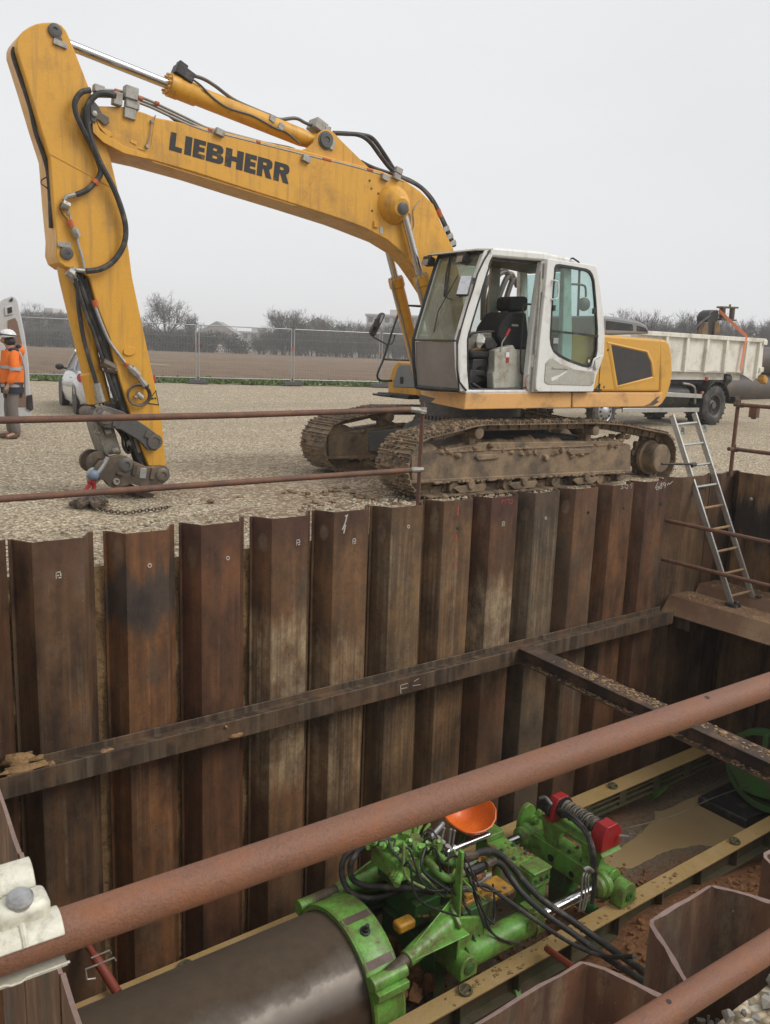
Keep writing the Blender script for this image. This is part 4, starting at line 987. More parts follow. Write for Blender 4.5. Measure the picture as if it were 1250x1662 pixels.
# ---------------------------------------------------------------- boom
BY0, BY1 = 2.85, 3.35; BC = 3.1
bp_ = [(150, 192), (154, 179), (161, 172), (202, 173), (235, 183), (255, 191), (302, 200), (360, 213), (420, 228), (490, 243), (560, 262), (600, 272), (621, 278), (656, 292), (682, 310), (704, 332), (720, 371), (736, 403), (752, 470), (755, 560), (750, 620), (735, 610), (722, 520), (703, 482), (684, 452), (668, 429), (652, 409), (628, 389), (592, 370), (560, 358), (480, 332), (400, 307), (320, 281), (242, 259), (202, 250), (168, 232), (150, 214)]
b = MB(); b.pY(bp_, BY0, BY1); nb_ = len(bp_)
for i_, (a_, c_) in enumerate(bp_):
    if a_ > 600 and c_ > 330: b.v[nb_ + i_].y = BY1 - .22 * min(1, (a_ - 600) / 60)
boom = part('boom', b, M['yellow'], EX, .012)
BF = BY0 - .002
b = MB()   # weld seams
for s_ in (((252, 190), (246, 235)), ((529, 262), (484, 330))): b.bar(onY(*s_[0], BF), onY(*s_[1], BF), .008, .006, (0, 1, 0))
b.bar(onY(247, 262, BF), onY(480, 334, BF), .006, .006, (0, 1, 0)); part('weld_seam', b, M['yellow'], boom)
b = MB(); b.pY([(148, 196), (152, 190), (157, 195), (160, 204), (166, 212), (176, 222), (182, 222), (184, 218), (178, 213), (167, 207), (160, 197), (158, 190), (150, 184)], BY0 - .012, BY0); b.pY([(150, 196), (156, 196), (162, 212), (200, 236), (240, 252), (240, 258), (202, 249), (168, 231), (151, 215)], BY0 - .014, BY0); part('tip_plate', b, M['yellow'], boom, .004)
b = MB(); b.pY([(147, 170), (153, 164), (160, 172), (166, 184), (177, 190), (178, 200), (170, 203), (163, 196), (158, 193), (155, 200), (148, 195)], BY0 - .03, BY0 - .012); b.pY([(133, 188), (137, 172), (146, 166), (153, 175), (152, 195), (143, 208), (136, 200)], BY0 - .02, BY1); part('tip_bracket', b, M['darkgrey'], boom, .004)
b = MB(); b.lathe(onY(153, 185, BY0 - .03), (0, -1, 0), [(0, .028), (.02, .028), (.024, .018)], 6); part('tip_bolt', b, M['dullsteel'], boom)
b = MB(); b.bar(onY(212, 228, BF), onY(222, 233, BF), .03, .012, (0, 1, 0)); b.bar(onY(224, 240, BF), onY(236, 244, BF), .012, .012, (0, 1, 0)); part('weld_patch', b, M['yellow'], boom)
for q in ((246, 198), (238, 238)): b = MB(); b.lathe(onY(*q, BY0), (0, -1, 0), [(0, .022), (.03, .018)], 8); part('cable_bolt', b, M['dullsteel'], boom)
b = MB(); b.tube(spline([onY(x, y, BY0 - .02) for x, y in ((253, 187), (247, 197), (245, 215), (239, 237))], 4), .006, 6); part('grease_line', b, M['dullsteel'], boom)
# lettering
LQ = (277.5, 213.5, 274.5, 243, 471.5, 268.5, 468.5, 299)
def lp(u, v):
    tx, ty = LQ[0] + (LQ[4] - LQ[0]) * u, LQ[1] + (LQ[5] - LQ[1]) * u; bx_, by_ = LQ[2] + (LQ[6] - LQ[2]) * u, LQ[3] + (LQ[7] - LQ[3]) * u
    return (bx_ + (tx - bx_) * v, by_ + (ty - by_) * v)
def glyph(ch):
    t = .36 if ch != 'I' else 1
    if ch == 'I': return [[(0, 0), (1, 0), (1, 1), (0, 1)]]
    if ch == 'L': return [[(0, 0), (1, 0), (1, .27), (.46, .27), (.46, 1), (0, 1)]]
    if ch == 'E': return [[(0, 0), (1, 0), (1, .25), (.48, .25), (.48, .38), (.94, .38), (.94, .62), (.48, .62), (.48, .75), (1, .75), (1, 1), (0, 1)]]
    if ch == 'H': return [[(0, 0), (.36, 0), (.36, .37), (.64, .37), (.64, 0), (1, 0), (1, 1), (.64, 1), (.64, .63), (.36, .63), (.36, 1), (0, 1)]]
    if ch == 'B': return [[(0, 0), (.36, 0), (.36, 1), (0, 1)], [(.36, 0), (.74, 0), (.9, .05), (1, .17), (1, .36), (.93, .46), (.8, .52), (.36, .52), (.36, .38), (.58, .38), (.63, .35), (.63, .26), (.58, .23), (.36, .23)], [(.36, .52), (.8, .52), (.9, .57), (.95, .66), (.95, .82), (.87, .95), (.72, 1), (.36, 1), (.36, .78), (.54, .78), (.59, .75), (.59, .67), (.54, .64), (.36, .64)]]
    if ch == 'R': return [[(0, 0), (.36, 0), (.36, 1), (0, 1)], [(.36, .42), (.36, .64), (.54, .64), (.60, .67), (.60, .75), (.54, .78), (.36, .78), (.36, 1), (.74, 1), (.9, .94), (.97, .82), (.97, .64), (.9, .52), (.78, .46), (1, 0), (.62, 0), (.42, .42)]]
xs = dict()
for ch, a, c in (('L', 275.5, 296), ('I', 300, 311), ('E', 313.5, 333), ('B', 335, 363), ('H', 365.5, 394.5), ('E', 397, 415.5), ('R', 417.5, 442), ('R', 444.5, 469.5)):
    b = MB(); u0, u1_ = (a - 275.5) / 194, (c - 275.5) / 194
    for poly in glyph(ch): b.prism([onY(*lp(u0 + (u1_ - u0) * q, w_), BY0 - .003) for q, w_ in poly], (0, .0022, 0))
    part('letter', b, M['letter'], boom, label='black letter ' + ch)
# stick cylinder ear
for y0 in (BC - .2, BC + .14):
    b = MB(); b.pY([(482, 246), (500, 240), (511, 230), (520, 214), (530, 209), (541, 214), (556, 230), (600, 273), (560, 272)], y0, y0 + .06); part('cylinder_ear', b, M['yellow'], boom, .006)
b = MB(); q = onY(529, 228, BC - .2); b.lathe(q + V((0, .0, 0)), (0, -1, 0), [(0, .10), (.012, .10), (.014, .085), (.03, .08), (.03, .04), (.02, .03), (.02, .001)], 24); part('pin', b, M['darkgrey'], boom)
b = MB(); b.bar(onY(542, 227, BC - .215), onY(538, 243, BC - .215), .05, .012, (0, 1, 0)); part('pin_keeper', b, M['dullsteel'], boom, .003)
# boom cylinder bosses
b = MB(); q = onY(638, 334, BY0); q2 = onY(652, 336, BY0 - .2)
a_, c_ = q, q2; b.lathe(a_, c_ - a_, [(0, .235), (.03, .225), (.12, .17), (.19, .125), (.21, .10)], 28); part('cylinder_boss', b, M['yellow'], boom)
b = MB(); q = onY(654, 337, 2.66); b.lathe(q, (0, -1, 0), [(0, .085), (.015, .085), (.03, .06), (.035, .03)], 20); b.box(onY(652, 326, 2.655), (.05, .02, .05)); part('pin', b, M['darkgrey'], boom)
b = MB(); b.tube(spline([onY(x, y, BY0 - .01) for x, y in ((663, 343), (667, 352), (666, 368), (671, 371), (672, 358), (671, 342), (682, 325))], 4), .006, 6); part('grease_line', b, M['dullsteel'], boom)
b = MB(); b.box(onY(610, 364, BY0 - .01), (.06, .03, .08)); part('welded_lug', b, M['yellow'], boom, .006)
b = MB()
for q in ((600, 293), (603, 306), (604, 342), (614, 314)): b.lathe(onY(*q, BY0), (0, -1, 0), [(0, .014), (.008, .012)], 8)
part('small_bolts', b, M['hitch'], boom)
b = MB(); b.box(onY(619, 374, BY0 - .003), (.045, .004, .08)); part('sticker', b, M['steel'], boom)
# boom cylinders
for y, top, mid, kk in ((2.775, (653, 337), (682, 448), 0), (3.43, (618, 384), (642, 452), 1)):
    p0, p1 = onY(*top, y), onY(*mid, y); d = (p1 - p0).normalized()
    if kk == 1:
        q2 = onY(674, 580, y); d = (q2 - p1).normalized(); p0 = p1 - d * .78
    base = p1 + d * ((1.10 - p1.z) / d.z)
    b = MB(); b.cyl(p1 + d * .10, base, .088, 20); b.lathe(p1, d, [(-.01, .085), (0, .104), (.11, .104), (.13, .088)], 20); bc = part('boom_cylinder', b, M['yellow'], EX)
    b = MB(); b.cyl(p0, p1 + d * .05, .047, 16); part('piston_rod', b, M['chrome'], bc)
    b = MB(); b.lathe(p0 - V((0, .06, 0)), (0, 1, 0), [(0, .085), (.12, .085)], 18); part('rod_eye', b, M['yellow'], bc)
    sd = V((-1, -.35, 0)).normalized(); b = MB(); b.tube(spline([p1 + d * .05 + sd * .11, p1 + d * .12 + sd * .13, p1 + d * .4 + sd * .105, p1 + d * .8 + sd * .10, base + sd * .12 - d * .2], 4), .015, 8); part('oil_pipe', b, M['steel'], bc)
    b = MB()
    for k in range(10):
        a = k * math.pi / 5; s_, u_ = frame(d); b.cyl(p1 + (s_ * math.cos(a) + u_ * math.sin(a)) * .085 - d * .02, p1 + (s_ * math.cos(a) + u_ * math.sin(a)) * .085, .013, 6)
    part('gland_bolts', b, M['dullsteel'], bc)
b = MB(); b.tube([onY(663, 496, 3.1), onY(702, 499, 3.1)], .012, 8); part('cross_hose', b, M['rubber'], EX)
# ---------------------------------------------------------------- stick (dipper arm)
SY0, SY1 = 2.90, 3.30
sp_ = [(27, 68), (30, 60), (37, 51), (47, 44), (58, 39), (70, 36.5), (82, 36), (93, 37), (101, 41), (108, 50), (116, 68), (148, 150), (165, 200), (178, 249), (190, 300), (201, 350), (210, 410), (215, 450), (262, 672), (270, 757), (241, 757), (210, 667), (187, 593), (178, 549), (158, 499), (145, 450), (128, 438), (107, 434), (96, 426), (91, 412), (92, 388), (87, 336), (81, 255), (65, 205), (44, 134), (27, 80)]
b = MB(); b.pY(sp_, SY0, SY1); stick = part('dipper_arm', b, M['yellow'], EX, .012)
SF = SY0 - .002
b = MB(); b.bar(onY(82, 250, SF), onY(180, 303, SF), .006, .006, (0, 1, 0)); part('weld_seam', b, M['yellow'], stick)
for q, kp, kang in (((89, 50), (98, 71), -.3), ((108, 411), (104, 397), 0)):
    b = MB(); w_ = onY(*q, SY0); b.lathe(w_, (0, -1, 0), [(0, .062), (.02, .062), (.024, .05), (.024, .026), (.014, .022), (.014, .001)], 24); b.bar(onY(q[0], q[1], SY0 - .012), onY(kp[0] + (q[0] - kp[0]) * .2, kp[1] + (q[1] - kp[1]) * .2, SY0 - .012), .06, .018, (0, 1, 0)); part('pin', b, M['darkgrey'], stick)
    b = MB(); k = onY(*kp, SY0 - .012); b.box(k, (.125, .022, .05), Matrix.Rotation(kang * -.6, 3, 'Y')); part('pin_keeper', b, M['dullsteel'], stick, .003)
b = MB(); b.prism([onY(211 + 10 * math.cos(t) + 3 * math.sin(t), 570 - 3 * math.cos(t) + 6.5 * math.sin(t), SY0 - .018) for t in [k * math.pi / 9 for k in range(18)]], (0, .018, 0)); part('cover_plate', b, M['yellow'], stick, .003)
M['decal'] = weather('warning_decal_yellow', (.62, .36, .03), .45, v=.05, bump=0)
tri = [(253.5, 633), (258.5, 658), (237, 655)]
b = MB(); b.prism([onY(*p, SY0 - .004) for p in tri], (0, .003, 0)); wt = part('warning_triangle', b, M['letter'], stick)
b = MB(); b.prism([onY(*p, SY0 - .0065) for p in grow(tri, .80)], (0, .002, 0)); part('triangle_field', b, M['decal'], wt)
b = MB(); b.bar(onY(242, 648, SY0 - .008), onY(249.5, 646.5, SY0 - .008), .02, .002, (0, 1, 0)); b.lathe(onY(252.2, 646.5, SY0 - .007), (0, -1, 0), [(0, .011), (.002, .011)], 10); part('exclamation_mark', b, M['letter'], wt)
def hose(name, pts, r, y, parent, mat='rubber', k=6, n=8, ys=None):
    P_ = [onY(x, q, (ys[i] if ys else y)) for i, (x, q) in enumerate(pts)]
    b = MB(); b.tube(spline(P_, k), r, n); return part(name, b, M[mat], parent)
# hoses and pipes on the stick
for i, dx in enumerate((0, 4, 8)):
    hose('hydraulic_hose', [(24 + dx, 78), (22 + dx, 92), (38 + dx, 140), (50 + dx, 178), (58 + dx * .9, 215), (74 + dx * .5, 262), (80 + dx * .3, 300), (83 + dx * .2, 370)], .022, 3.0 + .07 * i, stick)
hose('thin_cable', [(80, 286), (69, 291), (67, 298), (76, 305), (85, 318)], .006, 3.0, stick)
hose('hydraulic_hose', [(147, 146), (132, 150), (122, 165), (123, 182), (131, 202), (150, 240), (162, 270), (163, 284), (153, 297), (140, 309), (124, 316)], .026, SY0 - .06, stick, ys=[2.8] * 2 + [2.8] * 3 + [2.84] * 6)
hose('hydraulic_hose', [(188, 155), (165, 151), (150, 160), (141, 176), (141, 200), (150, 232), (164, 266), (182, 300), (196, 335), (204, 368), (201, 398), (184, 424), (162, 437), (140, 440)], .028, SY0 - .07, stick, ys=[2.8] * 4 + [2.82] * 10)
hose('hydraulic_hose', [(163, 150), (152, 158), (146, 175), (146, 210), (156, 246), (162, 276), (158, 290)], .018, 2.86, stick)
def fitting(seq, y, r0, parent, name='hose_fitting', mat='dullsteel'):
    b = MB()
    for (a, c, rr_) in seq: b.lathe(onY(*a, y), onY(*c, y) - onY(*a, y), [(0, rr_ * .7), (0, rr_), ((onY(*c, y) - onY(*a, y)).length, rr_), ((onY(*c, y) - onY(*a, y)).length, rr_ * .7)], 8)
    return part(name, b, M[mat], parent)
fitting([((127, 315), (110, 319), .024), ((110, 318), (104, 325), .022), ((101, 330), (112, 336), .045), ((107, 336), (112, 350), .02)], SY0 - .05, 0, stick)
fitting([((117, 368), (125, 387), .022), ((121, 372), (126, 384), .04), ((113, 358), (118, 369), .026)], SY0 - .04, 0, stick)
hose('steel_pipe', [(125, 385), (128, 400), (134, 420), (138, 440)], .014, SY0 - .03, stick, 'steel')
hose('steel_pipe', [(112, 348), (116, 360), (120, 372)], .010, SY0 - .03, stick, 'steel')
hose('wire', [(108, 325), (98, 332), (100, 345), (112, 360), (115, 368)], .005, SY0 - .03, stick)
fitting([((113, 357), (117, 369), .028)], SY0 - .045, 0, stick, 'tape_band', 'orange'); fitting([((157, 293), (153, 298), .034)], SY0 - .062, 0, stick, 'tape_band', 'orange')
fitting([((140, 440), (120, 438), .022), ((122, 436), (112, 444), .03), ((110, 440), (118, 446), .05)], SY0 - .06, 0, stick)
# hose bundle down the front of the stick
for i, (o, yy, rr_) in enumerate(((8, 2.93, .024), (14, 2.97, .024), (18, 3.05, .024), (11, 3.02, .022), (16, 3.12, .024))):
    hose('hydraulic_hose', [(117 + o, 446), (129 + o, 480), (142 + o, 520), (158 + o, 560), (174 + o, 610), (190 + o, 664), (213 + o, 735), (222 + o, 756)], rr_, yy, stick)
b = MB(); b.pY([(142, 452), (152, 490), (170, 546), (184, 594), (208, 668), (236, 756), (231, 756), (203, 668), (180, 594), (166, 546), (149, 496), (138, 452)], 2.94, 3.2); part('hose_guard', b, M['black'], stick)
hose('steel_pipe', [(154, 490), (156, 502), (170, 538), (180, 558), (200, 585), (206, 592)], .017, SY0 - .03, stick, 'steel')
fitting([((153, 487), (156, 498), .03)], SY0 - .03, 0, stick, 'tape_band', 'orange'); fitting([((203, 589), (207, 594), .022)], SY0 - .03, 0, stick, 'tape_band', 'orange')
fitting([((208, 594), (216, 602), .03), ((213, 598), (224, 609), .045), ((222, 608), (233, 622), .03), ((229, 618), (236, 626), .036)], SY0 - .05, 0, stick)
fitting([((233, 625), (240, 628), .03)], SY0 - .05, 0, stick, 'hose_cap', 'rubber')
b = MB(); cc = onY(225, 641, SY0 - .045)
for k in range(3): b.tube([cc + V(((.11 + .008 * k) * math.cos(t), -.01 * k, (.10 + .006 * k) * math.sin(t))) for t in [j * math.pi / 14 for j in range(28)]], .010, 6, closed=True)
part('coiled_cable', b, M['hitch'], stick)
fitting([((222, 638), (231, 646), .03), ((219, 645), (226, 640), .02)], SY0 - .06, 0, stick)
fitting([((166, 588), (186, 598), .05), ((172, 598), (188, 602), .04)], SY0 - .0, 0, stick, 'hose_clamp', 'hitch')
# ---------------------------------------------------------------- bucket cylinder, links, quick hitch
p0, p1 = onY(112, 446, 3.1), onY(158, 640, 3.1); d = (p1 - p0).normalized()
b = MB(); b.lathe(p0 - d * .12, d, [(0, .08), (.06, .10), (.16, .105), ((p1 - p0).length - .12, .105), ((p1 - p0).length - .10, .122), ((p1 - p0).length + .20, .122), ((p1 - p0).length + .21, .10)], 24); bk = part('bucket_cylinder', b, M['yellow'], EX)
b = MB(); b.cyl(p1 + d * .05, p1 + d * .26, .05, 14); part('piston_rod', b, M['chrome'], bk)
pl = [(118, 448), (128, 470), (130, 500), (137, 545), (146, 580), (158, 620), (161, 640)]
hose('hydraulic_hose', [(x - 2, y) for x, y in pl], .022, 2.96, bk); hose('hydraulic_hose', [(122, 452), (138, 505), (152, 540), (162, 570), (172, 600), (190, 650)], .018, 2.9, bk)
fitting([((157, 622), (162, 642), .04), ((160, 640), (164, 652), .05)], 2.95, 0, bk); fitting([((112, 440), (124, 456), .045)], 2.95, 0, bk)
for y0 in (2.80, 3.33):
    b = MB(); b.pY([(158, 664), (164, 660), (177, 660), (200, 668), (237, 691), (258, 707), (263, 716), (261, 726), (253, 732), (240, 730), (225, 714), (196, 697), (170, 694), (159, 684)], y0, y0 + .06); lv = part('tipping_lever', b, M['darkgrey'], EX, .008)
    if y0 < 3:
        for q in ((172, 676), (251, 717)): b = MB(); b.lathe(onY(*q, y0), (0, -1, 0), [(0, .085), (.02, .08), (.022, .05), (.012, .045), (.012, .001)], 22); part('pin', b, M['darkgrey'], lv)
        b = MB(); b.box(onY(241, 706, y0 - .01), (.07, .02, .07), Matrix.Rotation(.5, 3, 'Y')); b.box(onY(187, 687, y0 - .01), (.05, .02, .07), Matrix.Rotation(.3, 3, 'Y')); part('pin_keeper', b, M['darkgrey'], lv, .005)
b = MB(); b.cyl(onY(168, 676, 2.82), onY(168, 676, 2.82) + V((0, .6, 0)), .07, 16); b.cyl(onY(251, 717, 2.82), onY(251, 717, 2.82) + V((0, .6, 0)), .055, 16); part('link_pin', b, M['hitch'], EX)
b = MB(); b.lathe(onY(156, 668, 2.86), onY(166, 672, 2.86) - onY(156, 668, 2.86), [(0, .06), (.05, .09), (.12, .09), (.16, .06)], 16); part('rod_eye', b, M['linkgrey'], EX)
b = MB(); b.pY([(155, 686), (184, 687), (192, 715), (199, 737), (171, 738), (162, 712)], 2.93, 3.27); lr = part('link_rod', b, M['linkgrey'], EX, .02)
b = MB(); b.pY([(157, 686), (164, 690), (173, 715), (181, 738), (172, 738), (162, 712)], 2.90, 2.93); b.cyl(onY(171, 702, 2.88), onY(180, 700, 2.88), .03, 8); b.cyl(onY(182, 733, 2.86), onY(192, 730, 2.86), .03, 8); b.cyl(onY(155, 700, 2.9), onY(162, 703, 2.9), .03, 8); part('link_bracket', b, M['linkgrey'], lr, .004)
for y0 in (2.80, 3.30):
    b = MB(); b.pY([(163, 748), (172, 746), (180, 741), (196, 738), (207, 741), (217, 748), (237, 757), (252, 759), (262, 756), (270, 757), (275, 763), (276, 771), (273, 779), (262, 788), (250, 791), (237, 793), (226, 788), (214, 785), (205, 789), (195, 791.5), (184, 792), (176, 788), (170, 780), (160, 778), (154, 772), (156, 758)], y0, y0 + .07); hp = part('hitch_plate', b, M['hitch'], EX, .008)
    if y0 < 3:
        for q, r_ in (((205, 755), .07), ((264, 771), .07)): b = MB(); b.lathe(onY(*q, y0), (0, -1, 0), [(0, r_ + .012), (.012, r_), (.02, r_ * .7), (.02, r_ * .5), (.01, r_ * .48), (.01, .001)], 22); part('pin', b, M['darkgrey'], hp)
        b = MB(); b.lathe(onY(188, 781, y0), (0, -1, 0), [(0, .034), (.03, .034), (.03, .02), (.01, .018), (.01, .001)], 16); part('lock_pin', b, M['dullsteel'], hp)
        for q in ((219, 762), (248, 769)): b = MB(); b.box(onY(*q, y0 - .012), (.045, .02, .12), Matrix.Rotation(.22, 3, 'Y')); part('pin_keeper', b, M['hitch'], hp, .004)
        b = MB(); b.box(onY(232.5, 768, y0 - .003), (.07, .006, .11), Matrix.Rotation(.12, 3, 'Y')); part('type_plate', b, M['steel'], hp, .01)
        b = MB(); b.pY([(189, 768), (194, 765), (202, 770), (200, 773), (192, 771)], y0 - .03, y0); part('lug', b, M['hitch'], hp, .005)
b = MB(); b.pY([(176, 760), (196, 746), (240, 765), (258, 772), (240, 782), (200, 778), (182, 778)], 2.87, 3.30); b.pY([(209, 785), (217, 787), (221, 792), (233, 798), (253, 803), (247, 808), (236, 809), (222, 803), (212, 797)], 2.95, 3.25); part('hitch_body', b, M['hitch'], EX, .01)
for q, yy in (((149, 748), 3.25), ((161, 752), 2.92)):
    b = MB(); w_ = onY(*q, yy); prof = []
    for k in range(15):
        t = R(20 + 300 * k / 14); prof.append(w_ + V((.125 * math.cos(t), 0, .125 * math.sin(t))))
    for k in range(15):
        t = R(320 - 300 * k / 14); prof.append(w_ + V((.06 * math.cos(t) + .02, 0, .06 * math.sin(t) - .015)))
    b.prism(prof, (0, .05, 0)); b.prism([w_ + V((.115 * math.cos(t), .02, .115 * math.sin(t))) for t in [k * math.pi / 10 for k in range(20)]], (0, .02, 0)); part('hitch_hook', b, M['hitch'], EX, .006)
b = MB(); b.tube(spline([onY(x, y, 2.8) for x, y in ((175, 742), (170, 752), (161, 765), (154, 772))], 4), .022, 8); b.cyl(onY(147, 748, 3.2), onY(158, 744, 2.95), .02, 8); part('safety_bar', b, M['steel'], EX)
for i in range(4): hose('hydraulic_hose', [(188 + i * 3, 694 + i), (198 + i * 4, 708), (200 + i * 5, 724 + i * 2), (208 + i * 4, 735 - i), (218 + i * 2, 728)], .014, 3.0 + .05 * i, EX)
fitting([((216, 712), (224, 734), .035), ((208, 718), (220, 722), .03)], 2.95, 0, EX)
# ---------------------------------------------------------------- stick cylinder
pa = onY(89, 50, SY0); pa.y = BC; pb = onY(529, 228, BC - .2); pb.y = BC
d = (pb - pa).normalized(); Lc = (pb - pa).length
th_ = (onY(274, 135, BC) - pa).dot(d)
b = MB(); b.lathe(pa + d * th_, d, [(-.01, .09), (0, .118), (.10, .118), (.11, .112), (.30, .112), (.32, .098), (Lc - th_ - .22, .098), (Lc - th_ - .08, .08), (Lc - th_ - .06, .10), (Lc - th_ + .06, .10)], 28); sc_ = part('stick_cylinder', b, M['yellow'], EX)
b = MB(); b.cyl(pa, pa + d * (th_ + .05), .05, 18); part('piston_rod', b, M['chrome'], sc_)
b = MB(); s_, u_ = frame(d)
for k in range(12): a = k * math.pi / 6; c = pa + d * (th_ - .01) + (s_ * math.cos(a) + u_ * math.sin(a)) * .095; b.cyl(c - d * .025, c, .014, 6)
part('gland_bolts', b, M['yellow'], sc_)
b = MB(); c = onY(297, 121, BC - .03); b.box(c, (.20, .16, .11), Matrix.Rotation(.42, 3, 'Y')); b.box(c + V((-.02, -.02, .07)), (.10, .10, .06), Matrix.Rotation(.42, 3, 'Y')); part('valve_block', b, M['black'], sc_, .01)
hose('oil_pipe', [(308, 121), (330, 128), (350, 140), (380, 162), (420, 180), (440, 188), (455, 194), (480, 192), (497, 200), (520, 208)], .020, BC - .02, sc_, 'darkgrey')
hose('oil_pipe', [(308, 126), (325, 138), (345, 158), (370, 175), (410, 188), (445, 207), (465, 215), (485, 232)], .012, BC - .10, sc_, 'darkgrey')
for q in ((442, 193), (456, 206)): b = MB(); b.box(onY(*q, BC - .09), (.07, .04, .07), Matrix.Rotation(.42, 3, 'Y')); part('pipe_clamp', b, M['dullsteel'], sc_, .006)
b = MB(); b.box(onY(515, 206, BC), (.16, .2, .12), Matrix.Rotation(.42, 3, 'Y')); b.box(onY(531, 210, BC - .08), (.08, .06, .06)); part('pipe_manifold', b, M['dullsteel'], sc_, .008)
# ---------------------------------------------------------------- lines along the boom
for i, (dy, yy) in enumerate(((0, 2.95), (5, 2.9), (10, 2.86))):
    hose('steel_pipe', [(152, 146 + dy), (185, 147 + dy), (206, 150 + dy), (240, 162 + dy), (262, 172 + dy), (300, 190 + dy), (335, 207 + dy * .6), (360, 213 + dy * .5), (420, 229 + dy * .4), (500, 250 + dy * .3), (560, 265 + dy * .2), (620, 281 + dy * .3), (655, 295)], .014, yy, boom, 'linegrey')
hose('hydraulic_hose', [(200, 160), (240, 168), (268, 183), (298, 204), (330, 210), (400, 226), (470, 240), (480, 246)], .016, 2.98, boom)
for q, sz in (((212, 152), (.13, .10, .12)), ((214, 169), (.14, .06, .09)), ((211, 182), (.12, .04, .13)), ((190, 161), (.09, .08, .12)), ((160, 145), (.10, .08, .07))):
    b = MB(); b.box(onY(*q, 2.84), sz, Matrix.Rotation(.1, 3, 'Y')); part('pipe_clamp', b, M['dullsteel'], boom, .008)
for q in ((357, 215), (497, 258), (625, 288), (644, 287), (647, 277)):
    b = MB(); b.box(onY(*q, 2.83), (.10, .05, .07), Matrix.Rotation(.25, 3, 'Y')); part('pipe_clamp', b, M['dullsteel'], boom, .006)
for q, l_ in (((190, 148), 7), ((228, 160), 6), ((255, 168), 6), ((341, 211), 6), ((419, 231), 6), ((530, 259), 13), ((600, 276), 9), ((620, 284), 5)):
    b = MB(); a_, c_ = onY(q[0] - l_ / 2, q[1] - l_ * .13, 2.86), onY(q[0] + l_ / 2, q[1] + l_ * .13, 2.86); b.cyl(a_, c_, .021, 10); part('tape_band', b, M['orange'], boom)
for i, o in enumerate((0, 5)):
    hose('hydraulic_hose', [(541 + o, 216), (560 + o, 217), (582 + o, 219), (600 + o, 230 - o), (618 + o, 254 - o), (634 + o, 274), (650, 286), (668, 294), (686, 306), (702, 324), (714, 346), (728, 376), (738, 400)], .026, 3.0 + .09 * i, boom)
hose('hydraulic_hose', [(586, 262), (606, 272), (640, 284), (676, 300), (694, 316), (708, 338), (722, 368), (735, 400)], .022, 2.92, boom)
for q in ((722, 372), (728, 384), (733, 395)): b = MB(); b.box(onY(*q, 2.9), (.06, .08, .10), Matrix.Rotation(1.1, 3, 'Y')); part('pipe_clamp', b, M['dullsteel'], boom, .006)
b = MB(); b.cyl(onY(711, 340, 2.9), onY(715, 352, 2.9), .034, 8); part('tape_band', b, M['orange'], boom)
for pts in ([(784, 520), (785, 480), (789, 461), (801, 443), (816, 437), (826, 446)], [(792, 522), (792, 500), (797, 472), (807, 449), (820, 441), (829, 452)], [(801, 525), (804, 505), (810, 482), (821, 454), (830, 445), (836, 460)], [(812, 528), (818, 500), (826, 470), (834, 452), (840, 465)]):
    hose('hydraulic_hose', pts, .04, 3.15, EX, 'darkgrey')
# ---------------------------------------------------------------- cab
CY0, CY1 = 1.73, 2.58
cab = bpy.data.objects.new('cab', None); COL.objects.link(cab); cab.parent = EX; cab.location = V((6.3, 2.2, 1.2)) - WL[EX.name]; WL[cab.name] = V((6.3, 2.2, 1.2)); cab['label'] = 'dirty white cab, doorway open'
APIL = [(747, 636), (744, 600), (743, 552), (750, 526), (762, 486), (781, 424), (788, 403), (797, 402), (801, 414), (796, 424), (777, 486), (762, 534), (758.5, 552), (759, 600), (762, 636)]
APF = [(747, 636), (744, 600), (743, 552), (750, 526), (762, 486), (781, 424), (788, 403), (793, 402), (794, 412), (787, 426), (768, 486), (756, 527), (750, 552), (751, 600), (754, 636)]
b = MB(); b.pY(APIL, CY0, CY0 + .075); part('front_pillar', b, M['white'], cab, .016)
b = MB(); b.prism([onY(x, y, CY0) + V((0, CY1 - CY0 - .05, 0)) for x, y in APF], (0, .05, 0)); part('front_pillar', b, M['white'], cab, .01)
b = MB(); b.pY([(787, 403), (800, 401), (840, 404.5), (885, 409), (924, 418), (940, 425), (945, 432), (940, 436), (886, 424), (800, 417), (789, 416)], CY0, CY1); part('roof', b, M['white'], cab, .028)
b = MB(); b.pY([(798, 419), (884, 426), (926, 436), (926, 440), (884, 431), (798, 423)], CY0 + .08, CY1 - .05); part('headliner', b, M['black'], cab)
b = MB(); b.pY([(880, 424), (893, 425), (874, 637), (856, 637), (858, 600), (869, 500)], CY0, CY0 + .09); part('door_pillar', b, M['white'], cab, .012)
b = MB(); b.prism([onY(x, y, CY0) + V((0, CY1 - CY0 - .06, 0)) for x, y in ((872, 424), (886, 425), (874, 637), (858, 637))], (0, .06, 0)); part('door_pillar', b, M['panelgrey'], cab, .01)
for yo in (0, CY1 - CY0 - .08):
    b = MB(); b.prism([onY(x, y, CY0) + V((0, yo, 0)) for x, y in ((917, 434), (928, 436), (929, 560), (926, 637), (910, 637))], (0, .08, 0)); part('rear_pillar', b, M['white'], cab, .012)
b = MB(); b.prism([onY(x, y, CY0) + V((0, .08, 0)) for x, y in ((916, 562), (927, 562), (926, 637), (912, 637))], (0, CY1 - CY0 - .16, 0)); part('rear_wall', b, M['panelgrey'], cab)
b = MB(); b.prism([onY(x, y, CY0) + V((0, .09, 0)) for x, y in ((924, 442), (925, 442), (926, 562), (924.5, 562))], (0, CY1 - CY0 - .18, 0)); part('rear_window', b, M['glass_teal'], cab)
b = MB(); b.prism([onY(x, y, CY0) + V((0, CY1 - CY0 - .03, 0)) for x, y in ((754, 560), (868, 575), (860, 637), (754, 637))], (0, .03, 0)); part('side_wall', b, M['panelgrey'], cab)
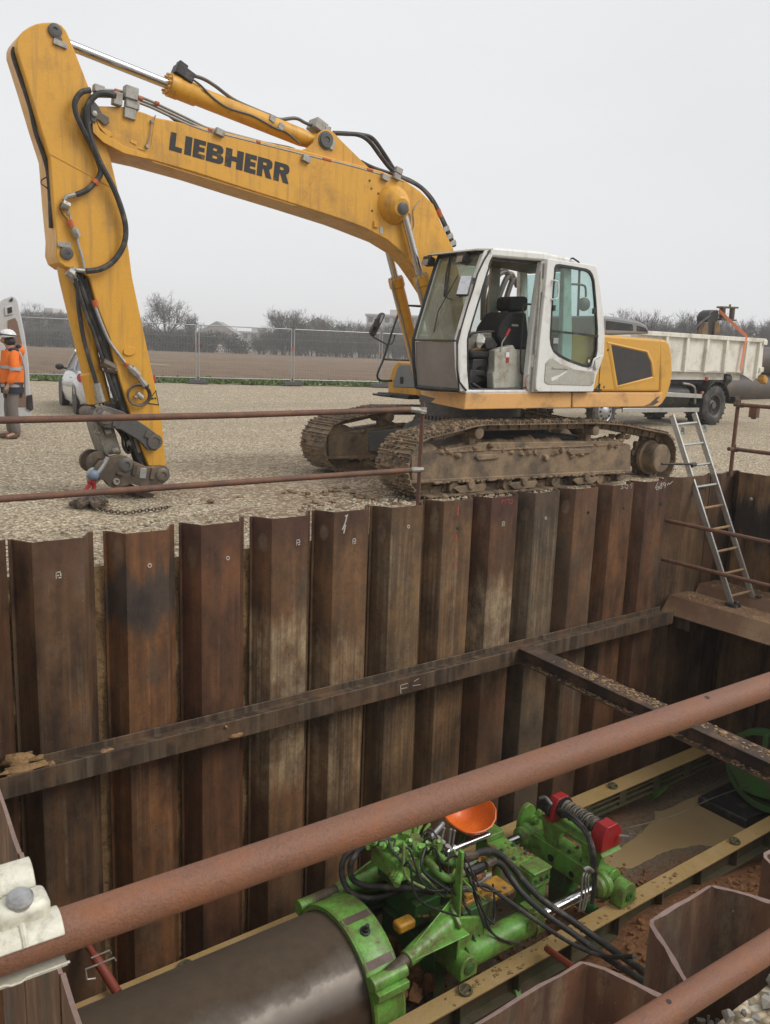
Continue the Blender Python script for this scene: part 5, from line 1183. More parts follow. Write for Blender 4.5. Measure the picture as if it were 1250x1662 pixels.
b = MB(); b.prism([onY(x, y, CY0) + V((0, CY1 - CY0 - .02, 0)) for x, y in ((757, 556), (793, 420), (868, 430), (862, 572))], (0, .006, 0)); part('side_window', b, M['glass_clear'], cab)
b = MB(); b.pY([(756, 633), (862, 633), (862, 638), (756, 638)], CY0 - .003, CY0 + .14); part('door_sill', b, M['white'], cab, .008)
b = MB(); b.pY([(757, 631), (924, 632), (924, 637), (757, 637)], CY0 + .1, CY1 - .03); part('cab_floor', b, M['black'], cab)
# door frame seal
b = MB(); b.tube(spline([onY(x, y, CY0 + .03) for x, y in ((762, 540), (778, 486), (796, 428), (802, 418), (820, 417), (872, 422), (880, 430), (876, 470), (866, 540), (857, 614), (852, 629), (780, 632), (764, 628), (760, 600), (759, 560))], 3, closed=True), .010, 6, closed=True); part('door_seal', b, M['black'], cab)
# front glazing
def gx_(pts, y0, y1, inset=0): return [(onY(x, y, CY0)) for x, y in pts]
up = [onY(x, y, CY0) for x, y in ((744, 551), (751, 526), (763, 486), (782, 424), (787, 410))]; lo = [onY(x, y, CY0) for x, y in ((745, 632), (743, 600), (743, 556))]
def sheet_front(path, th=.006, y0=CY0 + .03, y1=CY1 - .03, nseg=6, bulge=.05):
    b = MB(); m_ = nseg + 1
    for dx in (0, th):
        for p in path:
            for j in range(m_): t = j / nseg; b.v.append(V((p.x + dx - bulge * 4 * t * (1 - t) + .015, y0 + (y1 - y0) * t, p.z)))
    k = len(path)
    for s_ in (0, 1):
        for i in range(k - 1):
            for j in range(nseg): q = s_ * k * m_ + i * m_ + j; b.f.append((q, q + 1, q + m_ + 1, q + m_)); b.m.append(0)
    return b
part('windscreen', sheet_front(up), M['glass_front'], cab, recalc=False); part('lower_windscreen', sheet_front(lo), M['glass_low'], cab, recalc=False)
def front_line(z_px, y0=CY0 + .02, y1=CY1 - .02, dx=-.006):
    p = onY(*z_px, CY0); return [V((p.x + dx - .05 * 4 * t * (1 - t) + .015, y0 + (y1 - y0) * t, p.z)) for t in [k / 8 for k in range(9)]]
b = MB(); b.tube(front_line((743.5, 553)), .014, 6); part('glazing_bar', b, M['hitch'], cab)
b = MB(); b.tube(front_line((746, 634), dx=.0), .03, 6); b.tube([onY(x, y, CY0 + .02) + V((-.005, 0, 0)) for x, y in ((746, 634), (743, 600), (742.5, 552), (750, 526), (762, 486), (781, 424), (787, 408))], .012, 6); b.tube([onY(x, y, CY0) + V((-.005, CY1 - CY0 - .03, 0)) for x, y in ((746, 634), (743, 600), (742.5, 552), (750, 526), (762, 486), (781, 424), (787, 408))], .022, 6); b.tube(front_line((787, 409)), .03, 6); part('glazing_seal', b, M['black'], cab)
b = MB(); p = onY(789, 403, CY0); b.prism([p + V((a, 0, c)) for a, c in ((.12, .012), (-.12, -.012), (-.16, -.035), (-.14, -.04), (.12, -.01))], (0, CY1 - CY0 + .05, 0)); part('sun_visor', b, M['panelgrey'], cab, .006)
for yo, q in ((.22, (786, 414)), (.86, (786, 414))):
    p = onY(*q, CY0) + V((-.13, yo, -.03)); b = MB(); b.box(p, (.10, .13, .10), Matrix.Rotation(.3, 3, 'Y')); b.cyl(p + V((.02, 0, .03)), p + V((.05, 0, .1)), .012, 6); lt = part('work_lamp', b, M['black'], cab, .008)
    b = MB(); b.box(p + V((-.055, 0, -.016)), (.008, .10, .075), Matrix.Rotation(.3, 3, 'Y')); part('lamp_lens', b, M['steel'], lt)
def fpt(zp, t, dx=-.03): p = onY(*zp, CY0); return V((p.x + dx - .05 * 4 * t * (1 - t), CY0 + (CY1 - CY0) * t, p.z))
b = MB(); b.tube([fpt((787, 410), .62), fpt((775, 444), .55), fpt((768, 480), .5)], .012, 6); b.tube([fpt((786, 412), .58), fpt((768, 478), .47)], .010, 6); b.tube([fpt((775, 446), .30, -.035), fpt((757, 505), .48, -.035), fpt((752, 540), .52, -.03)], .007, 6); b.tube([fpt((768, 480), .5), fpt((765, 486), .30)], .006, 6); part('wiper', b, M['black'], cab)
# inside mirror on the front pillar
b = MB(); p = onY(766, 462, CY0 - .03); mc = onY(754, 464, CY0 - .05); dr = (CAM - mc).normalized(); face = (dr + V((-.5, .1, .9)).normalized()).normalized()
sd = face.cross(V((0, 0, 1))).normalized(); uu = sd.cross(face).normalized(); Rm = Matrix((sd, face, uu)).transposed()
b.box(mc, (.15, .03, .27), Rm); mi = part('mirror', b, M['black'], cab, .012)
b = MB(); b.box(mc + face * .0165, (.13, .004, .25), Rm); part('mirror_glass', b, M['chrome'], mi)
b = MB(); b.tube([onY(770, 455, CY0 - .02), onY(764, 462, CY0 - .04), onY(756, 480, CY0 - .05), onY(746, 482, CY0 - .05)], .010, 6); b.box(onY(767, 456, CY0 - .015), (.06, .04, .07)); part('mirror_arm', b, M['black'], cab)
b = MB(); b.tube([onY(x, y, CY0 - .012) for x, y in ((796, 406), (786, 422), (775, 445), (768, 470), (758, 500), (748, 535), (742, 560), (742, 600), (746, 620), (757, 634))], .010, 6); part('drain_hose', b, M['black'], cab)
# interior
b = MB(); b.pY([(829, 486), (833, 481), (856, 481), (858, 486), (857, 504), (852, 506), (832, 505), (828, 500)], 2.05, 2.32); b.pY([(826, 509), (832, 506), (855, 507), (860, 560), (856, 567), (820, 566), (808, 545), (812, 530)], 1.98, 2.42)
b.pY([(763, 571), (770, 568), (802, 569), (850, 566), (850, 580), (800, 582), (766, 581)], 1.98, 2.42); seat = part('driver_seat', b, M['seatblack'], cab, .03)
b = MB(); b.box(onY(836, 528, 1.975), (.11, .006, .025)); part('seat_tag', b, M['panelgrey'], seat)
b = MB(); b.pY([(768, 583), (800, 583), (802, 594), (776, 596), (770, 606), (800, 610), (800, 630), (764, 630)], 2.0, 2.4); part('seat_base', b, M['black'], cab, .01)
b = MB(); b.pY([(803, 569), (810, 566), (833, 560), (837, 567), (858, 568), (856, 629), (801, 631), (800, 606), (803, 600)], 1.88, 2.0); con = part('side_console', b, M['panelgrey'], cab, .012)
b = MB(); b.box(onY(824, 576, 1.876), (.055, .004, .065)); part('sticker', b, M['white'], con)
b = MB(); b.box(onY(824, 584, 1.876), (.045, .004, .065)); part('sticker', b, M['red'], con)
b = MB(); b.tube([onY(813, 570, 1.87), onY(815, 556, 1.87), onY(822, 545, 1.87)], .008, 6); lvr = part('lock_lever', b, M['panelgrey'], cab)
b = MB(); b.tube([onY(821, 546, 1.87), onY(827, 534, 1.87)], .018, 8); part('lever_grip', b, M['red'], lvr)
b = MB(); b.tube(spline([onY(x, y, 1.84) for x, y in ((862, 494), (850, 496), (849, 520), (846, 560), (845, 600), (849, 607), (862, 608))], 4), .011, 8); part('grab_rail', b, M['black'], cab)
b = MB(); b.pY([(760, 546), (768, 540), (790, 538), (806, 540), (812, 556), (800, 560), (780, 562), (770, 566), (761, 570)], 2.1, 2.5); part('control_panel', b, M['panelgrey'], cab, .02)
b = MB(); b.tube(spline([onY(x, y, 2.05) for x, y in ((762, 548), (768, 541), (790, 538), (806, 540), (812, 552))], 4), .016, 8); b.pY([(786, 552), (800, 548), (808, 560), (802, 566), (790, 566)], 1.95, 2.1); part('joystick_console', b, M['black'], cab, .01)
b = MB(); rr = random.Random(3); b.lump(onY(780, 552, 2.0), (.06, .05, .08), rr, 8, .3); part('rag', b, M['white'], cab)
b = MB(); b.pY([(764, 600), (796, 602), (800, 632), (762, 632)], 2.0, 2.3); b.bar(onY(764, 622, 1.9), onY(778, 630, 1.9), .08, .03); part('pedals', b, M['black'], cab, .01)
# open door, folded back against the side
DY = 1.645
DO = [(889.6, 419.5), (920, 424), (950, 428), (966, 431), (969, 434), (975, 470), (980, 511), (982, 545), (980.6, 577), (974, 596), (968, 610), (963, 636), (874, 636), (870.5, 632), (870, 622), (877, 545), (884, 480)]
DI = [(901, 435), (903, 430.5), (908, 429.5), (930, 433), (952, 437), (958, 440), (962, 446), (965, 456), (968, 490), (970.5, 535), (969.5, 570), (966, 585), (961, 593), (954, 595.5), (946, 594), (924, 586), (908, 578), (899, 570), (895, 560), (893.5, 548), (896, 500)]
def ring(outer, inner, y, th, seg=72):
    cx_, cy_ = sum(p[0] for p in inner) / len(inner), sum(p[1] for p in inner) / len(inner)
    def hit(poly, a):
        dx, dy = math.cos(a), math.sin(a); best = None
        for (x0, y0), (x1, y1) in zip(poly, poly[1:] + poly[:1]):
            ex, ey = x1 - x0, y1 - y0; den = dx * ey - dy * ex
            if abs(den) < 1e-9: continue
            t = ((x0 - cx_) * ey - (y0 - cy_) * ex) / den; u = ((x0 - cx_) * dy - (y0 - cy_) * dx) / den
            if t > 0 and -1e-6 <= u <= 1 + 1e-6: best = t if best is None else max(best, t)
        return (cx_ + dx * best, cy_ + dy * best)
    an = sorted(set([round(math.atan2(p[1] - cy_, p[0] - cx_), 4) for p in outer + inner] + [round(-math.pi + 2 * math.pi * k / seg + .001, 4) for k in range(seg)]))
    o = [hit(outer, a) for a in an]; i_ = [hit(inner, a) for a in an]; n_ = len(an); b = MB()
    for yy in (y, y + th): b.v += [onY(*p, y) + V((0, yy - y, 0)) for p in o] + [onY(*p, y) + V((0, yy - y, 0)) for p in i_]
    for k in range(n_):
        k2 = (k + 1) % n_
        b.f += [(k, k2, n_ + k2, n_ + k), (2 * n_ + k, 3 * n_ + k, 3 * n_ + k2, 2 * n_ + k2), (k, 2 * n_ + k, 2 * n_ + k2, k2), (n_ + k, n_ + k2, 3 * n_ + k2, 3 * n_ + k)]; b.m += [0] * 4
    return b
door = part('door', ring(DO, DI, DY, .055), M['white'], EX, .01, 'white cab door folded open against the body')
part('window_seal', ring(grow(DI, 1.015), grow(DI, .955), DY - .006, .03), M['black'], door, .003)
b = MB(); b.prism([onY(*p, DY + .02) for p in grow(DI, .97)], (0, .006, 0)); part('window_glass', b, M['glass_teal'], door, recalc=True)
b = MB(); b.bar(onY(894, 537, DY - .004), onY(970.5, 545.5, DY - .004), .028, .02, (0, 1, 0)); part('window_bar', b, M['black'], door)
for q in ((899, 500), (964, 505)): b = MB(); b.box(onY(*q, DY - .012), (.04, .03, .07)); part('window_catch', b, M['black'], door, .004)
b = MB(); b.pY([(886, 590), (892, 582), (897, 581), (910, 590), (935, 600), (962, 603), (966, 606), (964, 622), (960, 626), (890, 624), (884, 620)], DY - .008, DY); trim = part('door_trim', b, M['panelgrey'], door, .005)
b = MB(); b.bar(onY(896.5, 597, DY - .012), onY(922.5, 598, DY - .012), .018, .01, (0, 1, 0)); part('trim_strip', b, M['panelgrey'], trim)
b = MB(); b.bar(onY(895, 616, DY - .0095), onY(906, 612, DY - .0095), .045, .003, (0, 1, 0)); b.bar(onY(905, 612, DY - .0095), onY(920, 603, DY - .0095), .022, .003, (0, 1, 0)); part('torn_sticker', b, M['white'], trim)
b = MB(); b.tube(spline([onY(x, y, yy) for x, y, yy in ((896, 455.6, DY), (902, 455.6, DY - .045), (906, 460, DY - .05), (905.4, 481, DY - .05), (901.6, 485.7, DY - .045), (894, 485.7, DY))], 5), .011, 8); part('grab_handle', b, M['white'], door)
b = MB(); b.tube(spline([onY(x, y, yy) for x, y, yy in ((957, 598, DY - .01), (961, 594, DY - .04), (964, 584, DY - .04), (970, 580, DY - .04), (977, 578, DY - .02))], 5), .012, 8); b.pY([(966, 582), (976, 577), (978, 581), (974, 590), (971, 600), (967, 599)], DY - .035, DY); part('door_lock', b, M['white'], door, .004)
b = MB(); b.box(onY(902, 553, DY + .014), (.09, .006, .07)); part('window_sticker', b, M['steel'], door)
b = MB(); b.lathe(onY(956, 586, DY + .012), (0, -1, 0), [(0, .022), (.002, .022)], 14); part('window_sticker', b, M['white'], door)
for q in ((882, 464), (870, 586)):
    b = MB(); p = onY(*q, CY0 - .03); b.bx(p.x - .05, p.x + .06, p.y - .01, p.y + .03, p.z - .08, p.z + .08); b.cyl(p + V((0, -.03, -.09)), p + V((0, -.03, .09)), .018, 8); part('door_hinge', b, M['white'], cab, .004)
b = MB(); b.tube([onY(878, 440, CY0 - .04), onY(874, 500, CY0 - .04), onY(864, 636, CY0 - .04)], .016, 8); part('hinge_tube', b, M['panelgrey'], cab)
b = MB(); b.tube([onY(927, 420, CY0), onY(930, 419, CY0 - .03), onY(939, 425, CY0 - .03), onY(940, 428, CY0)], .012, 8); part('roof_handle', b, M['black'], cab)
b = MB(); b.tube(spline([onY(x, y, CY0 - .01) for x, y in ((858, 608), (853, 616), (853, 626), (857, 634))], 4), .006, 6); part('cable', b, M['orange'], cab)
# convex mirror behind the cab seen through the door glass
b = MB(); b.tube(spline([onY(x, y, 2.9) for x, y in ((920, 461), (942, 462), (950, 466), (951, 482))], 4), .016, 8); b.lathe(onY(947, 494, 2.88), (-.3, -1, .1), [(0, .10), (.03, .10), (.05, .06), (.055, .001)], 22); part('rear_mirror', b, M['darkgrey'], EX)
b = MB(); b.tube([onY(941, 430, 2.95), onY(938, 520, 2.95)], .018, 8); part('rear_rail', b, M['darkgrey'], EX)
# ---------------------------------------------------------------- chain sling under the hitch
ch = thing('chain_sling', 'rusty lifting chain heaped on the gravel under the digger hitch with red hook', 'chain', onZ(150, 820, .0))
b = MB(); q = onY(152, 769, 2.86); b.tube([q + V((.06 * math.cos(t), .0, .07 * math.sin(t) - .02)) for t in [k * math.pi / 10 for k in range(20)]], .020, 8, closed=True); part('shackle', b, M['dullsteel'], ch)
M['bluep'] = weather('blue_pin_paint', (.16, .21, .29), .5, chip=((.4, .4, .4), .3)); b = MB(); b.sph(onY(152.5, 771, 2.80), (.055, .05, .055), 12); part('shackle_pin', b, M['bluep'], ch)
b = MB()
for pts in (((150, 778), (147, 785), (139, 795), (137, 802)), ((151, 779), (153, 788), (152, 796), (151, 806), (149, 816)), ((148, 782), (152, 786), (154, 781))): b.tube(spline([onY(x, y, 2.86) for x, y in pts], 4), .022, 8)
b.sph(onY(149, 781, 2.86), (.05, .04, .045), 10); part('red_hook', b, M['red'], ch)
b = MB(); rr = random.Random(12)
def link_at(b, c, d, flip, r=.022):
    d = d.normalized(); s_, u_ = frame(d); w_ = s_ if flip else u_
    b.tube([c + d * .026 * math.cos(t) + w_ * .016 * math.sin(t) for t in [k * math.pi / 5 for k in range(10)]], .0062, 5, closed=True)
def chain_path(pts):
    pts = spline(pts, 10); s_ = 0; out = []
    for a, c in zip(pts[:-1], pts[1:]):
        L_ = (c - a).length; 
        while s_ < L_: out.append((a.lerp(c, s_ / L_), (c - a))); s_ += .038
        s_ -= L_
    return out
for i, (c, d_) in enumerate(chain_path([onZ(x, y, .03) for x, y in ((155, 818), (164, 826), (180, 830), (205, 832), (230, 829), (255, 826), (278, 822))])): link_at(b, c, d_, i % 2)
for i in range(70):
    t = rr.uniform(0, 6.28); r_ = rr.random() ** .6; c = onZ(143, 820, .02) + V((r_ * .22 * math.cos(t), r_ * .13 * math.sin(t), .09 * (1 - r_) * rr.random() + .01)); link_at(b, c, V((rr.uniform(-1, 1), rr.uniform(-1, 1), rr.uniform(-.4, .4))), i % 2)
part('chain', b, M['hitch'], ch)
b = MB()
for pts in (((128, 818), (136, 812), (148, 808), (157, 812), (158, 820)), ((130, 821), (144, 815), (153, 818)), ((151, 806), (148, 812), (154, 820))): b.tube(spline([onZ(x, y, .07) for x, y in pts], 4), .028, 8)
part('chain_hook', b, M['hitch'], ch)
# ================================================================== RAILS, STEEL PIPE, BORING MACHINE IN THE PIT
M['railtop'] = weather('dusty_ochre_rail', (.38, .25, .09), .75, v=.18, dirt=((.40, .27, .13), .5, 3), chip=((.12, .07, .03), .38), streak=((.20, .18, .05), .15), bump=.3)
M['railside'] = weather('grimy_green_rail_web', (.06, .07, .03), .7, v=.3, dirt=((.12, .085, .045), .6, 4), chip=((.1, .14, .05), .3), bump=.3)
RT = -3.0
def track_rail(yc, near, lab):
    t = thing('guide_rail', lab, 'rail', (4, yc, RT - .42), 'guide rails of the boring machine')
    b = MB(); b.bx(-.4, 8.3, yc - (.08 if near else .10), yc + (.08 if near else .10), RT - .016, RT); part('top_flange', b, M['railtop'], t, .003)
    b = MB(); b.bx(-.4, 8.3, yc - .008, yc + .008, RT - .20, RT - .016); b.bx(-.4, 8.3, yc - .085, yc + .085, RT - .216, RT - .20); b.bx(-.4, 8.3, yc - .02, yc + .02, RT - .225, RT - .216); part('web', b, M['railside'], t)
    for k in range(14):
        x = .1 + .6 * k; b = MB()
        if near: b.bx(x - .008, x + .008, yc - .075, yc + .075, RT - .2, RT - .016)
        else: b.bx(x - .06, x + .06, yc - .075, yc - .03, RT - .2, RT - .016); b.bx(x + .06, x + .54, yc - .078, yc - .06, RT - .085, RT - .07); b.bx(x + .06, x + .54, yc - .082, yc - .062, RT - .15, RT - .13)
        part('stiffener', b, M['railside'], t)
    for x in (1.2, 3.1, 5.05, 7.0):
        b = MB(); b.bar((x, yc - .03, RT - .2), (x - .10, yc - .32 if near else yc + .12, PB + .02), .09, .05, (1, 0, 0)); part('leg', b, M['green'], t, .004)
    for x in ((1.0, 3.62, 6.0) if not near else (2.6, 6.15)):
        b = MB(); b.tube([V((x + .05 * math.cos(a), yc + .045 * math.sin(a), RT + .018 + .01 * math.sin(a))) for a in [k * math.pi / 8 for k in range(16)]], .010, 6, closed=True); b.cyl((x - .04, yc, RT), (x + .03, yc, RT + .03), .02, 8); part('lifting_ring', b, M['railside'], t)
    return t
track_rail(-.50, False, 'far ochre guide rail along the foot of the sheet pile wall')
track_rail(-1.875, True, 'near ochre guide rail in front of the green machine, crossed by hoses')
# steel casing pipe
PY, PZ, PR = -1.22, -3.025, .516
n = NB('oiled_pipe_steel'); p = n.vec(rand=False); x = n.xyz(p)
c = n.mix(n.noise(p, 1.8, 6, .65), (.14, .118, .10), (.20, .172, .15))
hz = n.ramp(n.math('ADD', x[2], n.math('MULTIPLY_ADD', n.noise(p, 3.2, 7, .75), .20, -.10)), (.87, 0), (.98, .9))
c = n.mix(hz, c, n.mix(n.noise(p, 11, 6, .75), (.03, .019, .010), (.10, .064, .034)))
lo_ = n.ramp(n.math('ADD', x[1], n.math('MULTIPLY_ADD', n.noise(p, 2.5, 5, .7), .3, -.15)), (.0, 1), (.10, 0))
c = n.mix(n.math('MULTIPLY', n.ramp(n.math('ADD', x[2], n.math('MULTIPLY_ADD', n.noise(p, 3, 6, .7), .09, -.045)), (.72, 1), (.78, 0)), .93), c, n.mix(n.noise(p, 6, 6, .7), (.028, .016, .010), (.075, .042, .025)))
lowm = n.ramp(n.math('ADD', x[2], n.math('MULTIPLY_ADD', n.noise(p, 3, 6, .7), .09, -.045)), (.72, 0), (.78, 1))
sc_m = n.ramp(n.noise(p, 30, 6, .8), (.68, 0), (.72, .5)); c = n.mix(sc_m, c, (.2, .16, .13))
rg = n.math('ADD', n.math('MULTIPLY_ADD', n.noise(p, 6, 5, .7),   .3, .36), n.math('MULTIPLY', hz, .5), clamp=True)
n.bump(n.noise(p, 40, 5, .6), .08, .004)
M['pipesteel'] = n.done(c, rg, n.math('MULTIPLY', n.math('MULTIPLY', lowm, n.math('SUBTRACT', 1., hz)), .62))
pipe = thing('steel_pipe', 'large dark steel casing pipe lying between the guide rails at the pit bottom', 'pipe', (.2, PY, PZ - PR))
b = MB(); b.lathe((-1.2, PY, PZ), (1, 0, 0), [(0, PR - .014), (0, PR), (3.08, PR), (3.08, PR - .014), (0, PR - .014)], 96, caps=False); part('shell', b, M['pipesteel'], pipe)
b = MB(); b.tube([V((-.9 + 1.5 * k / 60, PY + (PR + .0) * math.cos(a), PZ + (PR + .0) * math.sin(a))) for k, a in [(k, R(20 + 190 * k / 60)) for k in range(61)]], .006, 6); part('spiral_seam', b, M['pipesteel'], pipe)
# ---------------------------------------------------------------- boring machine
BMc = thing('boring_machine', 'green auger boring machine with red winch and black hoses on the guide rails', 'machine', (3.2, PY, RT - .4))
def gp(name, b, mat='green', parent=None, bevel=.006, **k): return part(name, b, M[mat], parent or BMc, bevel, **k)
b = MB(); X0, X1, R0, R1 = 1.85, 2.12, .522, .558
b.lathe((X0, PY, PZ), (1, 0, 0), [(0, R0), (0, R1), (.02, R1 + .008), (.04, R1), (X1 - X0 - .04, R1), (X1 - X0 - .02, R1 + .008), (X1 - X0, R1), (X1 - X0, R0), (0, R0)], 72, caps=False); ringo = gp('push_ring', b, bevel=0)
M['rustband'] = weather('worn_ring_band', (.13, .09, .075), .6, .2, v=.2, dirt=((.35, .17, .05), .2, 8))
for a0 in (R(100), R(136)):
    b = MB(); pts = []
    for k in range(5): a = a0 + R(6) * (k / 4 - .5); pts.append((a))
    b.add([V((xx, PY + (R1 + e) * math.cos(a), PZ + (R1 + e) * math.sin(a))) for xx in (X0 + .005, X1 - .005) for e in (.002, .006) for a in pts],
          [(k, k + 1, k + 6, k + 5) for k in range(4)] + [(5 + k, 15 + k, 16 + k, 6 + k) for k in range(4)] + [(k, 10 + k, 11 + k, k + 1) for k in range(4)] + [(10 + k, 15 + k, 16 + k, 11 + k) for k in range(4)])
    part('worn_band', b, M['rustband'], ringo)
a = R(113); q = V((1.98, PY + R1 * math.cos(a), PZ + R1 * math.sin(a))); nrm = V((0, math.cos(a), math.sin(a)))
b = MB(); b.lathe(q, nrm, [(0, .04), (.012, .04), (.014, .024), (.045, .024), (.045, .016), (.075, .016)], 10); part('ring_bolt', b, M['black'], ringo)
for sgn in (-1, 1):   # sockets on the ring and the push arms
    a = R(147) if sgn < 0 else R(35); q = V((0, PY + (R1 + .035) * math.cos(a), PZ + (R1 + .035) * math.sin(a))); nr = V((0, math.cos(a), math.sin(a)))
    b = MB(); b.cyl((1.84, q.y, q.z), (2.14, q.y, q.z), .055, 16); b.bx(1.85, 2.12, q.y - .09 if sgn < 0 else q.y - .02, q.y + .02 if sgn < 0 else q.y + .09, q.z - .09, q.z - .03); gp('ring_socket', b, parent=ringo)
    e = V((2.62, -1.62 if sgn < 0 else -.82, -2.60))
    b = MB(); s_ = V((1.95, q.y, q.z)); b.cyl(s_, s_.lerp(e, .35), .05, 14); gp('push_rod', b, 'hitch')
    d = (e - s_).normalized(); b = MB(); c0 = s_.lerp(e, .34); b.tube([c0, c0.lerp(e, .5), e + d * .08], [.062, .075, .09], 14)
    for up in (V((0, 0, 1)), V((0, 0, -1)), V((0, sgn, 0))):
        b.prism([c0 + up * .05 - V((0, .006, 0)), c0 + d * .08 + up * .07 - V((0, .006, 0)), e + d * .05 + up * .20 - V((0, .006, 0)), e + d * .05 - V((0, .006, 0))], V((0, .012, 0)) if abs(up.z) > .5 else V((0, 0, .012)))
    gp('push_arm', b)
b = MB(); b.box((2.36, -1.42, -2.62), (.16, .10, .08)); gp('yellow_wedge', b, 'ochre', bevel=.02)
# front crosshead: plate with a tall spike on the near side
XC = 2.72
b = MB(); b.bx(XC - .05, XC + .02, -1.66, -.62, -2.95, -2.62); b.bx(XC - .10, XC + .02, -1.5, -.8, -3.35, -2.95); b.bx(XC + .02, XC + .5, -1.5, -1.44, -3.15, -2.7); b.bx(XC + .02, XC + .5, -.98, -.92, -3.15, -2.7); gp('crosshead', b, 'green_dark', bevel=.01)
b = MB(); b.prism([V((XC - .09, y, z)) for y, z in ((-1.72, -2.98), (-1.40, -3.02), (-1.40, -2.62), (-1.62, -2.44), (-1.74, -2.55))], (.03, 0, 0)); b.prism([V((XC - .06 + a, -1.70, z)) for a, z in ((0, -3.0), (.26, -3.0), (.28, -2.75), (.22, -2.60), (0, -2.52))], (0, .03, 0)); gp('side_plate', b)
b = MB(); s0 = onX(735, 1500, XC - .06); s1_ = onX(747, 1382, XC - .06); b.prism([s0 + V((0, -.06, 0)), s0 + V((0, .07, 0)), s1_ + V((0, .022, 0)), s1_ + V((0, -.022, 0))], (.025, 0, 0)); gp('spike_bracket', b)
def dblock(b, c, w=.15, h=.2, L_=.16):
    c = V(c); prof = [(-w / 2, -h / 2), (w / 2, -h / 2), (w / 2, .0)] + [(w / 2 * math.cos(t), h / 2 * math.sin(t)) for t in [R(20 * k) for k in range(1, 9)]] + [(-w / 2, 0)]
    return b.prism([c + V((x_, 0, z_)) for x_, z_ in prof], (0, L_, 0))
b = MB(); dblock(b, (2.70, -1.80, -2.895), .17, .17); gp('clevis', b)
b = MB(); b.lathe((2.70, -1.80, -2.90), (0, -1, 0), [(0, .05), (.008, .05), (.008, .035), (.014, .032)], 16); gp('pivot_pin', b, 'green_dark')
# hydraulic cylinders
for y, z, xr in ((-1.70, -2.87, 3.48), (-.80, -2.87, 3.40)):
    b = MB(); b.lathe((2.74, y, z), (1, 0, 0), [(0, .075), (.05, .105), (xr - 2.80, .105), (xr - 2.80, .12), (xr - 2.72, .12), (xr - 2.72, .07)], 24); cyl_ = gp('thrust_cylinder', b, bevel=0)
    b = MB(); b.cyl((xr, y, z), (4.34, y, z), .052, 20); part('piston_rod', b, M['chrome'], cyl_)
    b = MB(); b.lathe((4.22, y, z), (1, 0, 0), [(0, .07), (.03, .10), (.07, .10), (.09, .12), (.14, .12)], 20); part('rod_collar', b, M['green'], cyl_)
    b = MB(); b.bx(3.36, 3.44, y - .05, y + .05, z + .10, z + .17); b.prism([V((3.30, y - .11, z + .02)), V((3.36, y - .11, z + .17)), V((3.46, y - .11, z + .17)), V((3.50, y - .11, z + .02))], (0, .02, 0)); part('port_block', b, M['green'], cyl_, .006)
b = MB(); b.lathe((3.02, -1.18, -2.66), (1, 0, 0), [(0, .06), (.0, .085), (.34, .085), (.36, .07)], 20); c2 = gp('latch_cylinder', b, bevel=0)
b = MB(); b.cyl((3.36, -1.18, -2.66), (3.62, -1.18, -2.66), .025, 12); part('piston_rod', b, M['chrome'], c2)
b = MB(); b.lathe((2.95, -1.02, -2.50), (1, 0, 0), [(0, .05), (.0, .05), (.25, .05)], 16); b.cyl((3.2, -1.02, -2.50), (3.6, -1.02, -2.5), .028, 12); gp('guide_rod', b, 'chrome', bevel=0)
# middle crossbeam
b = MB(); b.bx(3.60, 3.82, -1.56, -.86, -2.74, -2.60); b.bx(3.62, 3.80, -1.54, -1.36, -3.05, -2.74); b.bx(3.62, 3.80, -1.02, -.86, -3.05, -2.74); b.bx(3.60, 3.82, -1.58, -1.40, -2.60, -2.575); b.bx(3.60, 3.82, -1.0, -.80, -2.60, -2.54); gp('middle_crossbeam', b, bevel=.012)
b = MB(); b.bx(2.75, 3.62, -1.50, -1.40, -3.14, -3.02); b.bx(2.75, 3.62, -1.02, -.92, -3.14, -3.02); b.bx(2.1, 2.7, -.78, -.66, -2.93, -2.86); b.bx(2.3, 2.42, -.9, -.70, -3.3, -2.9); gp('frame_beam', b, 'green_dark')
b = MB(); b.bx(2.0, 2.66, -.72, -.64, -2.86, -2.80); gp('frame_strip', b)
# orange gearbox and its yellow bits
b = MB(); b.box((3.10, -1.36, -2.74), (.34, .16, .13)); b.box((3.34, -1.36, -2.74), (.3, .22, .05)); b.box((3.08, -1.36, -2.66), (.18, .12, .06)); gp('yellow_gearbox', b, 'ochre', bevel=.012)
for x in (3.24, 3.32, 3.42): b = MB(); b.cyl((x, -1.48, -2.74), (x, -1.46, -2.74), .012, 6); b.cyl((x, -1.43, -2.715), (x, -1.43, -2.70), .014, 6); gp('gearbox_bolt', b, 'dullsteel', bevel=0)
# rear crossbeam with end blocks
XB = 4.42
b = MB(); b.cyl((XB, -1.72, -2.90), (XB, -.78, -2.90), .105, 24); b.bx(XB - .12, XB + .10, -1.52, -.88, -2.99, -2.79); b.bx(XB - .10, XB + .10, -1.05, -.90, -2.79, -2.775); b.bx(XB - .10, XB + .10, -1.70, -1.56, -2.80, -2.785); gp('rear_crossbeam', b, bevel=.012)
b = MB(); b.prism([V((XB - .10, -1.32, -2.95)), V((XB + .1, -1.32, -2.95)), V((XB + .08, -1.32, -3.42)), V((XB - .06, -1.32, -3.42))], (0, .22, 0)); b.cyl((XB - .02, -1.62, -3.22), (XB - .02, -1.1, -3.22), .055, 14); gp('rear_leg', b, 'green_dark', bevel=.01)
b = MB(); dblock(b, (XB + .02, -1.92, -2.885), .19, .2, .13); gp('end_block', b)
b = MB(); b.lathe((XB + .02, -1.92, -2.90), (0, -1, 0), [(0, .045), (.008, .045), (.01, .03), (.012, .018), (.002, .016)], 16); gp('pivot_pin', b, 'green_dark', bevel=0)
